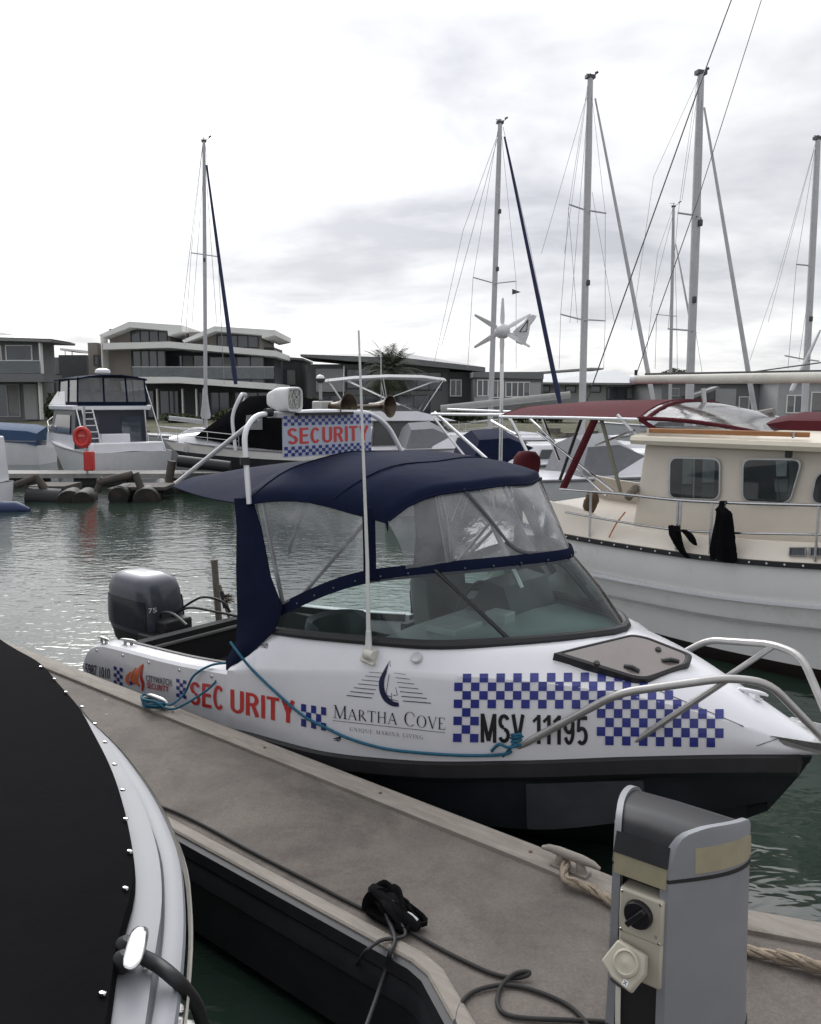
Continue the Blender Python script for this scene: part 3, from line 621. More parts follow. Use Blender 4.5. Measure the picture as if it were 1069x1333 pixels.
def htext(txt, q, m, bold=.01, name='lettering'):
    # heavier than the built-in face: the same glyphs laid three times, shifted sideways, each a hair higher
    tr = text_mesh(txt, 0.)[0]; fn = quadmap(q); b = MB(); n_ = len(txt); k = bold * 3.2 / n_
    for i, sx in enumerate((0, -1, -.5, .5, 1)):
        for t in tr:
            ps = [hit(*fn(min(1, max(0, p[0] * (1 - 2 * k) + k + sx * k)), p[1]), .0035 + .0004 * i) for p in t]
            if None not in ps: b.poly(ps)
    return b.build(name, m, top_o, smooth=0, merge=False)
def cells(nx, ny, test):
    return [[((i + a) / nx, 1 - (j + b_) / ny) for a, b_ in ((0, 1), (.5, 1), (1, 1), (1, .5), (1, 0), (.5, 0), (0, 0), (0, .5))] for i in range(nx) for j in range(ny) if test(i, j)]
htext('5987 1010', [(111.5, 863), (143.5, 870.3), (143.5, 883.6), (111.5, 877.5)], NBLU, .006)
decal(cells(3, 5, lambda i, j: (i + j) % 2 == 0), [(148.5, 867), (160, 869.5), (160, 893), (148.5, 889.5)], 'checker_pattern', BLUE)
htext('CITYWATCH', [(190.5, 878.5), (223.5, 884.6), (223.5, 893), (190.5, 886.6)], GRYD, .014)
htext('SECURITY', [(191.5, 888), (220, 893.2), (220, 900.6), (191.5, 895.2)], RED, .014)
decal(cells(3, 5, lambda i, j: (i + j) % 2 == 0), [(230, 883.3), (243, 886), (243, 910), (230, 906.5)], 'checker_pattern', BLUE)
decal(sans('SEC'), [(247.5, 886.8), (292.5, 893.4), (292.5, 925.5), (247.5, 916)], 'lettering', RED)
decal(sans('URITY'), [(300.5, 897), (384.5, 912.6), (384.5, 942.4), (300.5, 927)], 'lettering', RED)
decal(cells(5, 3, lambda i, j: (i + j) % 2 == 0), [(392.5, 916), (425, 921), (425, 951.5), (392.5, 945)], 'checker_pattern', BLUE)
# flame emblem: three curling tongues
def curl(pts, wd):
    c = spline([V((x, y, 0)) for x, y in pts], 6); o = []
    for i in range(len(c) - 1):
        def off(j):
            t = (c[min(len(c) - 1, j + 1)] - c[max(0, j - 1)]).normalized(); k = wd * math.sin(math.pi * min(.98, max(.03, .15 + .8 * j / (len(c) - 1)))); return V((-t.y, t.x, 0)) * k
        a, b_ = c[i], c[i + 1]; oa, ob = off(i), off(i + 1); o.append([((a + oa).x, (a + oa).y), ((b_ + ob).x, (b_ + ob).y), ((b_ - ob).x, (b_ - ob).y), ((a - oa).x, (a - oa).y)])
    return o
decal(curl([(170, 891), (166, 887), (166.5, 880), (171, 874)], 1.9) + curl([(176, 890), (171.5, 883), (173.5, 875.5), (178, 869)], 2.1) + curl([(182, 893), (177.5, 884), (180.5, 873), (186, 865)], 2.6), None, 'flame_emblem', ORNG)
decal(curl([(186, 899), (186.5, 890), (184, 880), (187, 864)], 2.0), None, 'flame_emblem', RED)
decal([[(171.5 + 2.6 * math.cos(a), 888.5 + 2.8 * math.sin(a)) for a in [6.283 * k / 10 for k in range(10)]]], None, 'flame_emblem', BLUE)
# big chequer band and registration
GQ = [(592, 877.5), (942, 874.5), (942, 972.8), (590, 965.6)]; NX = 32
def chk(i, j):
    if (i + j) % 2 == 0: return False
    x, y = quadmap(GQ)((i + .5) / NX, 1 - (j + .5) / 8)
    topl = 874 if x < 795 else (874 + (x - 795) * .13 if x < 830 else (878.5 + (x - 830) * .42))
    if y - 5 < topl: return False
    if j < 4: return True
    return i < 3 or x > 772
decal(cells(NX, 8, chk), GQ, 'checker_pattern', BLUE)
decal(sans('MSV 11195', .075), [(626, 928.6), (765.5, 932.2), (765.5, 970.2), (626, 966.2)], 'lettering', BLKD)
# serif lettering drawn as strokes
def arc(cx_, cy_, rx, ry, a0, a1, w0, w1, n=14):
    o = []
    for k in range(n):
        s = []
        for kk in (k, k + 1):
            a = math.radians(a0 + (a1 - a0) * kk / n); wd = w0 + (w1 - w0) * abs(math.cos(a)); s.append(((cx_ + rx * math.cos(a), cy_ + ry * math.sin(a)), (cx_ + (rx - wd) * math.cos(a), cy_ + (ry - wd * .55) * math.sin(a))))
        o.append([s[0][0], s[1][0], s[1][1], s[0][1]])
    return o
def stroke(x0, y0, x1, y1, wd):
    d_ = V((x1 - x0, y1 - y0, 0)).normalized(); n_ = (-d_.y * wd / 2, d_.x * wd / 2); k = 3
    P = [(x0 + (x1 - x0) * t / k, y0 + (y1 - y0) * t / k) for t in range(k + 1)]
    return [[(a[0] + n_[0], a[1] + n_[1]), (b_[0] + n_[0], b_[1] + n_[1]), (b_[0] - n_[0], b_[1] - n_[1]), (a[0] - n_[0], a[1] - n_[1])] for a, b_ in zip(P, P[1:])]
TK, TN, SR = .12, .045, .035
def ser(x, y, wd=.28): return stroke(x - wd / 2, y, x + wd / 2, y, SR)
GL = {
 'M': (1.12, stroke(.14, 0, .16, 1, TN) + stroke(.16, 1, .55, 0, TK) + stroke(.55, 0, .95, 1, TN) + stroke(.95, 1, .97, 0, TK) + ser(.14, .02) + ser(.97, .02, .3) + ser(.1, .98, .2) + ser(1.0, .98, .2)),
 'A': (.92, stroke(.08, 0, .44, 1, TN) + stroke(.44, 1, .82, 0, TK) + stroke(.2, .35, .68, .35, TN) + ser(.08, .02, .24) + ser(.82, .02, .26)),
 'R': (.86, stroke(.17, 0, .17, 1, TK) + arc(.3, .74, .32, .26, 90, -90, .04, .12) + stroke(.15, .98, .32, .98, TN) + stroke(.17, .5, .32, .5, TN) + stroke(.36, .48, .8, .02, TK) + ser(.17, .02) + ser(.82, .02, .16)),
 'T': (.86, stroke(.43, 0, .43, 1, TK) + stroke(.03, .97, .83, .97, .05) + stroke(.05, .97, .03, .8, TN) + stroke(.81, .97, .83, .8, TN) + ser(.43, .02)),
 'H': (1.02, stroke(.18, 0, .18, 1, TK) + stroke(.82, 0, .82, 1, TK) + stroke(.18, .51, .82, .51, TN) + ser(.18, .02) + ser(.82, .02) + ser(.18, .98) + ser(.82, .98)),
 'C': (.96, arc(.52, .5, .48, .52, 48, 312, .04, .13, 18) + stroke(.84, .88, .85, .66, TN)),
 'O': (1.06, arc(.52, .5, .49, .52, 0, 360, .04, .14, 24)),
 'V': (.92, stroke(.1, 1, .48, 0, TK) + stroke(.48, 0, .83, 1, TN) + ser(.1, .98, .26) + ser(.83, .98, .22)),
 'E': (.78, stroke(.17, 0, .17, 1, TK) + stroke(.1, .98, .66, .98, TN) + stroke(.1, .02, .7, .02, TN) + stroke(.17, .51, .52, .51, TN) + stroke(.66, .98, .67, .8, TN) + stroke(.7, .02, .72, .22, TN) + ser(.17, .02)),
 'U': (.98, stroke(.18, .35, .18, 1, TK) + stroke(.8, .35, .8, 1, TN) + arc(.49, .36, .34, .36, 180, 360, .05, .1) + ser(.18, .98) + ser(.8, .98)),
 'N': (1.0, stroke(.16, 0, .16, 1, TN) + stroke(.16, 1, .84, 0, TK) + stroke(.84, 0, .84, 1, TN) + ser(.16, .02) + ser(.84, .98)),
 'I': (.4, stroke(.2, 0, .2, 1, TK) + ser(.2, .02) + ser(.2, .98)),
 'Q': (1.06, arc(.52, .5, .49, .52, 0, 360, .04, .14, 24) + stroke(.55, .05, .95, -.18, TK)),
 'L': (.74, stroke(.17, 0, .17, 1, TK) + stroke(.1, .02, .66, .02, TN) + stroke(.66, .02, .69, .24, TN) + ser(.17, .02) + ser(.17, .98)),
 'G': (1.0, arc(.52, .5, .48, .52, 48, 340, .04, .13, 18) + stroke(.86, 0.1, .86, .45, TK) + ser(.82, .46)),
 ' ': (.5, [])}
def serif(txt, gap=.06, caps=()):
    x = 0; o = []
    for i, ch in enumerate(txt):
        wd, ps = GL[ch]; k = 1.22 if i in caps else 1.0
        for p in ps: o.append([(x + a * k, b_ * k) for a, b_ in p])
        x += wd * k + gap
    x -= gap; return [[(a / x, b_) for a, b_ in p] for p in o]
decal(serif('MARTHA COVE', .10, (0, 7)), [(434.5, 920.6), (580.5, 934.5), (580.5, 950), (434.5, 934.3)], 'lettering', NBLU)
decal(serif('UNIQUE MARINA LIVING', .24), [(455.5, 946.3), (551.5, 957), (551.5, 962.2), (455.5, 951.3)], 'lettering', GRYD)
def ln(x0, y0, x1, y1, h, k=4):
    return [[(x0 + (x1 - x0) * t / k, y0 + (y1 - y0) * t / k - h / 2), (x0 + (x1 - x0) * (t + 1) / k, y0 + (y1 - y0) * (t + 1) / k - h / 2), (x0 + (x1 - x0) * (t + 1) / k, y0 + (y1 - y0) * (t + 1) / k + h / 2), (x0 + (x1 - x0) * t / k, y0 + (y1 - y0) * t / k + h / 2)] for t in range(k)]
decal(ln(433.7, 937.8, 580, 953.6, .7, 8), None, 'rule_line', GRYD)
zx = lambda x: 400 + x / 2.97; zy = lambda y: 820 + y / 2.97
sp = []
for i in range(7):
    t = i / 6; sp += ln(zx(240 - 86 * t), zy(163 + 90 * t), zx(298 - 46 * t), zy(167 + 96 * t), .55 + .55 * t); sp += ln(zx(338 + 33 * t), zy(166 + 108 * t), zx(382 + 98 * t), zy(172 + 111 * t), .55 + .55 * t)
decal(sp, None, 'sun_ray_emblem', NBLU)
co = spline([V((x, y, 0)) for x, y in ((318, 122), (297, 158), (280, 195), (281, 238), (300, 275), (330, 294), (356, 296))], 5); ci = spline([V((x, y, 0)) for x, y in ((318, 122), (309, 160), (299, 198), (301, 232), (314, 258), (335, 276), (354, 280))], 5)
sb_ = [[(zx(a.x), zy(a.y)), (zx(b_.x), zy(b_.y)), (zx(c_.x), zy(c_.y)), (zx(d_.x), zy(d_.y))] for a, b_, c_, d_ in zip(co, co[1:], ci[1:], ci)]
for x0, y0, x1, y1 in ((321, 120, 328, 268), (321, 132, 350, 250), (318, 170, 306, 250), (306, 252, 326, 258), (332, 252, 350, 252), (305, 264, 352, 274), (311, 274, 348, 282)):
    a, b_, c_, d_ = zx(x0), zy(y0), zx(x1), zy(y1); hx, hy = (.35, 0) if abs(y1 - y0) > abs(x1 - x0) else (0, .4)
    sb_ += [[(a - hx, b_ - hy), (c_ - hx, d_ - hy), (c_ + hx, d_ + hy), (a + hx, b_ + hy)]]
decal(sb_, None, 'sailboat_emblem', NBLU)
for fx, fy in ((338, 841), (433, 962)):
    decal([[(fx, fy), (fx + 6, fy - 2.4), (fx + 7.5, fy)], [(fx + 1, fy + 2.2), (fx + 8, fy), (fx + 10, fy + 3.6), (fx + 5, fy + 1.8)], [(fx + 6, fy - 2.2), (fx + 11, fy - 4), (fx + 11, fy + 2.5), (fx + 8.5, fy - .5)]], None, 'arrow_emblem', GRYD if fx < 400 else NBLU)
# far side chequer, mirrored so the band also runs down the other bow
fs = MB()
for i in range(26):
    for j in range(3):
        if (i + j) % 2: continue
        x0 = 3.6 + i * .062; ps = []
        for a, b_ in ((0, 0), (.5, 0), (1, 0), (1, 1), (.5, 1), (0, 1)):
            t = .93 - (j + b_) * .13; p = topside_pt(x0 + a * .062, t); ps.append(V((p.x, -p.y + .005, p.z + .002)))
        fs.poly(ps)
fs.build('checker_pattern', BLUE, top_o, smooth=0, merge=False)
# deck edge seam and cap
decal(ln(852, 897, 968, 946, 1.0, 14), None, 'deck_seam', BLKD)
decal(ln(985, 971, 1012, 962, .9, 6), None, 'deck_seam', BLKD)
cap = hit(543, 857); b = MB(); b.lathe([(.035, 0), (.035, .012), (.028, .02), (.012, .014)], cap, (.15, -.8, .6), n=16); b.build('filler_cap', mat('cap_grey', (.5, .5, .52), .3), boat)
for sg in (1, -1):      # raised plate edge where the cabin side overlaps the cockpit side
    g = MB(); g.loft([[V((x, sg * (topside_pt(1.92, t).y - dy), topside_pt(1.92, t).z)) for x, dy in ((1.905, -.004), (1.905, .0026), (1.98, .002), (2.06, -.002))] for t in [k / 10 for k in range(11)]]); g.build('plate_edge', GEL, top_o)
# ------------------------------------------------ fore hatch laid on the deck
hq = [(720, 861), (750, 849), (822, 833.5), (842, 838), (900, 863), (898, 872), (843, 892), (826, 892)]
def hpt(x, y, l): return hit(x, y, l)
hp_ = [hpt(x, y, .0) for x, y in hq]
hp_ = [hpt(x, y, .0) + V((0, 0, .022)) for x, y in hq]
cen = sum(hp_, V()) / len(hp_); nrm = V((0, 0, 0))
for a, b_ in zip(hp_, hp_[1:] + hp_[:1]): nrm += (a - cen).cross(b_ - cen)
nrm = nrm.normalized(); nrm = nrm if nrm.z > 0 else -nrm
flat_ = [p - nrm * nrm.dot(p - cen) for p in hp_]
ring = rounded(flat_ + [flat_[0]], .03, 3)[:-1]
g = MB(); inner = [cen + (p - cen) * .88 for p in ring]
g.loft([[p - nrm * .08 for p in ring], [p + nrm * .02 for p in ring], [p * .35 + q * .65 + nrm * .026 for p, q in zip(ring, inner)], [q + nrm * .018 for q in inner]], closed=True); hatch = g.build('fore_hatch', BLK, boat, smooth=50)
g = MB(); g.hexa([q + nrm * .012 for q in inner], [q + nrm * .021 for q in inner]); g.build('tinted_pane', mat('smoked_acrylic', (.19, .16, .155), .12, var=.08, spec=.7), hatch, smooth=0)
def onh(x, y): r = ray(x, y); d_ = V((r.dot(B.u), r.dot(B.n), r.z)); p0 = cen + nrm * .022; return LO + d_ * ((p0 - LO).dot(nrm) / d_.dot(nrm))
for a, b_ in (((813, 867), (832, 874)), ((862, 860), (883, 861))):
    g = MB(); g.tube([onh(*a), onh(*a).lerp(onh(*b_), .5) + nrm * .012, onh(*b_)], .016, 8, flat=.8); g.build('hatch_handle', BLK, hatch)
for q in ((777, 864), (857, 846)): g = MB(); g.lathe([(.018, 0), (.016, .01)], onh(*q), nrm, n=10); g.build('hatch_knob', BLK, hatch)
# ------------------------------------------------ bow rails, anchor plate
RAIL = mat('dull_alloy_tube', (.42, .41, .40), .36, .6, var=.12, vscale=10)
for sg in (1, -1):
    g = MB()
    q0 = V((4.0, -.70, .775)); q1 = V((4.56, -.63, 1.20)); q2 = V((5.02, -.38, 1.315)); q3 = V((5.2, -.29, 1.305)); q4 = V((5.41, -.10, 1.02)); q5 = V((5.46, -.07, .95))
    g.tube([V((p.x, p.y * sg, p.z)) for p in rounded([q0, q1, q2, q3, q4, q5], .1)], .0215, 10); rail = g.build('bow_rail', RAIL, boat)
    g = MB(); t0 = V((4.52, -.455, .83)); t1 = V((5.03, -.375, 1.31)); g.tube([V((p.x, p.y * sg, p.z)) for p in (t0, t1)], .017, 8); g.build('rail_strut', RAIL, rail)
ap = MB(); ap.hexa([(5.1, -.16, .955), (5.56, -.115, .93), (5.56, .115, .93), (5.1, .16, .955)], [(5.1, -.16, .975), (5.56, -.115, .945), (5.56, .115, .945), (5.1, .16, .975)])
for sg in (1, -1): ap.hexa([(5.16, sg * .15, .97), (5.56, sg * .115, .94), (5.56, sg * .105, .94), (5.16, sg * .14, .97)], [(5.2, sg * .17, .99), (5.5, sg * .13, 1.0), (5.5, sg * .12, 1.0), (5.2, sg * .16, .99)])
ap.lathe([(.03, -.1), (.03, .1)], (5.53, 0, .965), (0, 1, 0), n=12)
ap.build('anchor_plate', ALU, boat, smooth=0)
g = MB(); c = hit(968, 907, .0) or V((5.0, 0, 1.08)); cleat(boat, (5.02, .05, 1.085), 0, .17, GEL, 'bow_cleat')
# ------------------------------------------------ whip aerial
g = MB(); p0 = hit(483, 854, .0); tip = B.py(467, 430, p0.y)
ANT = mat('aerial_white', (.62, .62, .60), .4, var=.08)
g.tube([p0 + V((0, -.02, .09)), p0.lerp(tip, .3), tip], [.014, .011, .006], 8); aer = g.build('whip_aerial', ANT, boat)
g = MB(); g.tube([p0 + V((.0, -.02, .02)), p0 + V((0, -.02, .16))], [.024, .016], 10); g.build('ferrule', ANT, aer)
g = MB(); g.box(p0 + V((0, -.008, .0)), (.10, .05, .09), Matrix.Rotation(-.5, 3, 'X')); g.lathe([(.032, -.035), (.032, .035)], p0 + V((.02, -.035, .02)), (1, 0, 0), n=10); g.tube([p0 + V((-.04, -.03, -.02)), p0 + V((.06, -.05, -.03))], .012, 6); g.build('aerial_mount', mat('mount_ivory', (.55, .53, .48), .5), aer, bevel=.006)
# ------------------------------------------------ outboard motor
MC = V((-.58, -.06, -.075))
def cow(z, lx, wy, dx, e=.45):
    lx *= 1.12; wy *= 1.12; z = z if z < .8 else .8 + (z - .8) * 1.12
    return [MC + V((dx + lx / 2 * math.copysign(abs(math.cos(a)) ** e, math.cos(a)), wy / 2 * math.copysign(abs(math.sin(a)) ** e, math.sin(a)), z)) for a in [6.28318 * k / 28 for k in range(28)]]
g = MB(); g.loft([cow(*q) for q in ((.60, .62, .39, .0), (.64, .65, .415, 0), (.75, .655, .42, -.005), (.87, .645, .415, -.008), (.98, .62, .40, -.015), (1.05, .565, .37, -.022), (1.09, .48, .31, -.03), (1.115, .34, .22, -.04), (1.12, .12, .08, -.05))], closed=True, cap1=True)
motor = g.build('outboard_motor', mat('gunmetal_paint', (.055, .062, .08), .42, .2, var=.08, coat=.4), boat, smooth=60)
g = MB(); g.loft([cow(*q) for q in ((.46, .5, .34, .02), (.52, .58, .38, .01), (.585, .605, .385, 0), (.612, .63, .40, 0))], closed=True, cap0=True, cap1=True); g.build('lower_cowling', BLK, motor, smooth=60)
g = MB(); g.loft([cow(*q) for q in ((-.35, .2, .1, .0), (-.1, .24, .14, .02), (.3, .30, .2, .03), (.47, .36, .24, .02))], closed=True, cap0=True); g.build('drive_leg', BLK, motor, smooth=60)
def side_panel(z0, z1, a0, a1, name, m, lift=.008):
    rows = [(.60, .62, .39, .0), (.64, .65, .415, 0), (.75, .655, .42, -.005), (.87, .645, .415, -.008), (.98, .62, .40, -.015), (1.05, .565, .37, -.022)]
    g = MB(); secs = []
    for i in range(9):
        z = z0 + (z1 - z0) * i / 8; lx_, wy, dx = [ip([(r[0], r[k]) for r in rows], z) for k in (1, 2, 3)]
        secs.append([MC + V((dx + (lx_ * .56 + lift) * math.copysign(abs(math.cos(a)) ** .45, math.cos(a)), (wy * .56 + lift) * math.copysign(abs(math.sin(a)) ** .45, math.sin(a)), z)) for a in [math.radians(a0 + (a1 - a0) * k / 14) for k in range(15)]])
    g.loft(secs); return g.build(name, m, motor, smooth=60)
DK = mat('cowl_dark_panel', (.03, .033, .042), .2, var=.1)
side_panel(.665, .93, -100, -45, 'cowl_panel', DK); side_panel(.665, .93, 100, 45, 'cowl_panel', DK); side_panel(.665, .93, -160, -100, 'cowl_panel', DK)
side_panel(.705, .712, -158, -62, 'cowl_stripe', ALU, .007)
side_panel(.97, 1.03, -172, -140, 'air_intake', BLK, .006)
def oncowl(u_, v_):
    z = .835 + .045 * v_; a = math.radians(-36 + 24 * u_); lx_, wy, dx = .652, .419, -.007
    return MC + V((dx + (lx_ * .56 + .006) * abs(math.cos(a)) ** .45, -(wy * .56 + .006) * abs(math.sin(a)) ** .45, z))
flat_text('75', oncowl, 0, 1, 0, 1, 'lettering', mat('decal_pale_grey', (.6, .6, .62), .4), motor, .02)
g = MB(); g.box((-.12, -.05, .42), (.5, .5, .3)); g.box((-.18, -.05, .62), (.22, .3, .14)); g.build('engine_bracket', BLK, boat, bevel=.02)
for q in ([(-.3, -.1, .66), (-.1, -.2, .78), (.1, -.22, .8), (.4, -.3, .77)], [(-.28, .02, .68), (-.05, .1, .84), (.12, .12, .9), (.25, .2, .86), (.3, .25, .76)], [(-.3, -.02, .64), (0, .0, .80), (.3, .1, .79), (.5, .2, .76)]):
    g = MB(); g.tube(spline(q, 8), .012, 6); g.build('control_cable', BLK, boat)
cleat(boat, (.14, -.93, .705), 0, .17, ALU, 'stern_cleat'); cleat(boat, (.42, -.88, .73), .3, .17, ALU, 'stern_cleat')
pz0, pz1 = B.py(287, 835, .55), B.py(279, 731, .55)
g = MB(); g.tube([V((pz0.x, .55, .35)), V((pz1.x, .55, pz1.z))], .032, 10); g.lathe([(.036, 0), (.036, .02)], V((pz1.x, .55, pz1.z)), n=10); g.build('tow_post', TIMB, boat)
g = MB(); a, b_ = B.py(286, 762, .45), B.py(306, 832, .45); g.tube([a, b_], .014, 8)
brush = g.build('deck_brush', TIMB, None); brush.location = B.O; brush.rotation_euler = (0, 0, math.radians(DANG)); tag(brush, 'old wooden deck brush leaning on the post behind the outboard engine', 'brush')
g = MB(); g.tube([a.lerp(b_, .12), a.lerp(b_, .42)], [.02, .03], 8); g.build('dark_grip', BLK, brush)
g = MB()
for k in range(60):
    c = a.lerp(b_, .24 + .1 * rnd.random()) + V((.02, 0, .02)); g.tube([c, c + V((rnd.uniform(.02, .1), rnd.uniform(-.04, .04), rnd.uniform(-.04, .05)))], .004, 3)
g.build('bristles', TIMB, brush)

# ================================================================== ropes on the dock
def rope(name, pts, r, m, label, cat, k=8, n=8, group=None):
    g = MB(); g.tube(spline(pts, k), r, n); return tag(g.build(name, m, None, smooth=60), label, cat, group)
TEAL = mat('teal_rope_fibre', (.012, .10, .17), .8, var=.25, vscale=60, bump=.002, bscale=200)
CORD = mat('black_cord', (.022, .020, .02), .75, var=.2, bump=.001, bscale=200)
bw = lambda x, y, yl: B.world(B.py(x, y, yl))
c2 = D.world((cl2.x, -.06, DZ + .03))
def coil(c, r0, turns, h, jit, seed):
    q = random.Random(seed); o = []
    for k in range(int(turns * 9)):
        a = 6.283 * k / 9; o.append(V((c.x, c.y, c.z)) + D.u * (r0[0] * math.cos(a) * q.uniform(.8, 1.15)) + D.n * (r0[1] * math.sin(a) * q.uniform(.8, 1.15)) + V((0, 0, h * k / (turns * 9) + q.uniform(-jit, jit))))
    return o
up = V((0, 0, 1))
line1 = coil(c2 + V((-.03, 0, 0)), (.11, .05), 4, .06, .008, 3) + [c2 + D.u * .2 + up * .03, bw(270, 898, -1.1), bw(290, 876, -1.0), bw(303, 868, -.97), bw(318, 862, -.9)]
rope('mooring_rope', line1, .0085, TEAL, 'teal mooring rope wound round the dock cleat nearest the outboard engine', 'rope')
line2 = [c2 + D.u * .05 + up * .06, c2 + D.u * .16 + up * .05, bw(240, 903, -1.1), bw(252, 880, -1.07), bw(275, 866, -1.03), bw(300, 863, -.95)]
rope('mooring_rope', line2, .0085, TEAL, 'teal rope arching over the red letters from dock cleat to cockpit edge', 'rope')
hb_ = [B.world(hit(x, y, .014)) for x, y in ((330, 872), (360, 900), (395, 930), (425, 946), (455, 960), (500, 973), (550, 979), (600, 982), (640, 982), (660, 980))]
line3 = [bw(300, 836, -1.03), bw(312, 852, -1.06)] + hb_ + [bw(666, 978, -.74)]
rope('mooring_rope', line3, .009, TEAL, 'long teal rope lying along the white hull side up to the bow rail foot', 'rope')
kp = B.world((4.0, -.70, .80)); kn = coil(kp, (.035, .03), 4, .06, .01, 5)
rope('rope_knot', [bw(640, 978, -.78), bw(650, 969, -.78), bw(662, 973, -.76)] + kn + [bw(655, 985, -.74)], .009, TEAL, 'teal rope knot tied round the foot of the bow rail', 'knot')
# thick old three-strand rope along the outer edge of the dock
OLD = mat('old_rope_fibre', (.27, .22, .165), .9, var=.3, vscale=25, bump=.004, bscale=90)
def laid_rope(name, pts, r, label):
    c = spline(pts, 10); g = MB(); L_ = 0
    rootn = thing(name, label, 'rope', c[0])
    tot = [0]
    for a, b_ in zip(c, c[1:]): tot.append(tot[-1] + (b_ - a).length)
    n_ = int(tot[-1] / (r * .35)); cc = []; i = 0
    for k in range(n_ + 1):
        s_ = tot[-1] * k / n_
        while i < len(tot) - 2 and tot[i + 1] < s_: i += 1
        cc.append(c[i].lerp(c[i + 1], (s_ - tot[i]) / max(1e-9, tot[i + 1] - tot[i])))
    for s3 in range(3):
        g = MB(); o = []
        for k, p in enumerate(cc):
            t = (cc[min(len(cc) - 1, k + 1)] - cc[max(0, k - 1)]).normalized(); a_ = t.cross(up).normalized(); b_ = t.cross(a_); an = 2.094 * s3 + k * .35 / 2.2
            o.append(p + a_ * (r * .52 * math.cos(an)) + b_ * (r * .52 * math.sin(an)) - c[0])
        g.tube(o, r * .56, 6); g.build('strand', OLD, rootn, smooth=60)
    return rootn
dw = lambda x, y, z: az(x, y, z)
laid_rope('old_mooring_rope', [D.world((cl1.x - .04, -.03, DZ + .06)), dw(735, 1144, DZ + .05), dw(752, 1150, DZ + .04), dw(775, 1160, DZ + .035), dw(800, 1176, DZ + .03), dw(850, 1199, DZ + .025), dw(910, 1222, DZ + .025), dw(975, 1237, DZ + .025)], .021, 'thick tan old rope running from the dock edge cleat behind the grey pedestal')
laid_rope('old_mooring_rope', [dw(970, 1236, DZ + .03), dw(1000, 1243, DZ + .03), dw(1030, 1251, DZ + .03), dw(1075, 1262, DZ + .03), dw(1130, 1275, DZ + .03)], .021, 'thick tan old rope with a splice lying right of the grey pedestal')
laid_rope('old_mooring_rope', [dw(1012, 1242, DZ + .05), dw(1035, 1247, DZ + .055), dw(1062, 1256, DZ + .055), dw(1100, 1266, DZ + .05)], .019, 'spliced end of tan rope doubled on top of the rope beside the pedestal')
rope('thin_cord', [dw(170, 1040, DZ + .012), dw(215, 1052, DZ + .012), dw(260, 1072, DZ + .012), dw(330, 1110, DZ + .012), dw(400, 1146, DZ + .012), dw(470, 1182, DZ + .012), dw(505, 1195, DZ + .02)], .008, CORD, 'thin dark cord lying along the dock from the covered boat to the black bundle', 'cord')
rope('power_cable', [dw(530, 1210, DZ + .015), dw(560, 1228, DZ + .012), dw(600, 1249, DZ + .012), dw(640, 1267, DZ + .012), dw(668, 1273, DZ + .012), dw(686, 1270, DZ + .022), dw(688, 1265, DZ + .03), dw(670, 1268, DZ + .03), dw(652, 1285, DZ + .016), dw(648, 1308, DZ + .012), dw(660, 1321, DZ + .012), dw(690, 1326, DZ + .012), dw(740, 1328, DZ + .012), dw(790, 1331, DZ + .012), dw(840, 1342, DZ + .012)], .0085, CORD, 'dark cable looping back on itself on the concrete before the grey pedestal', 'cable')
rope('power_cable', [dw(592, 1345, DZ + .012), dw(596, 1315, DZ + .012), dw(612, 1294, DZ + .012), dw(640, 1284, DZ + .014), dw(668, 1283, DZ + .012), dw(700, 1291, DZ + .012), dw(735, 1306, DZ + .012), dw(758, 1325, DZ + .012), dw(770, 1345, DZ + .012)], .0085, CORD, 'dark cable in a wide arch across the dock corner at the bottom edge', 'cable')
# black bundle of webbing wrapped on the inner cleat
c3 = D.world((cl3.x, cl3.y, DZ))
bundle = thing('webbing_bundle', 'black webbing bundle wrapped round the cleat on the inner dock edge', 'rope bundle', c3, DANG)
g = MB()
for k in range(9):
    q = random.Random(40 + k); pts = [V((q.uniform(-.15, -.09), q.uniform(-.05, .05), .03)), V((q.uniform(-.1, -.03), q.uniform(-.06, .06), q.uniform(.08, .13))), V((q.uniform(.0, .06), q.uniform(-.06, .06), q.uniform(.07, .14))), V((q.uniform(.09, .15), q.uniform(-.05, .05), .03)), V((q.uniform(-.02, .06), q.uniform(-.09, -.04), .03))]
    g = MB(); g.tube(spline(pts, 6, closed=True), .021, 6, closed=True, flat=.45); g.build('webbing_loop', mat('black_webbing', (.007, .007, .008), .9, spec=.1), bundle)
rope('black_line', [c3 + D.n * -.03 + up * .08, dw(528, 1216, DZ + .03), dw(497, 1224, DZ + .035), dw(478, 1237, DZ + .03), dw(466, 1252, DZ - .08), dw(455, 1272, DZ - .3)], .008, BLK, 'shorter black line hanging over the inner dock edge left of the bundle', 'line')
rope('black_line', [c3 + D.n * -.05 + up * .06, dw(514, 1222, DZ + .03), dw(508, 1240, DZ + .02), dw(502, 1262, DZ - .06), dw(490, 1300, DZ - .12), dw(474, 1345, DZ - .12)], .010, BLK, 'longer black line dropping from the bundle down to the dark water', 'line')
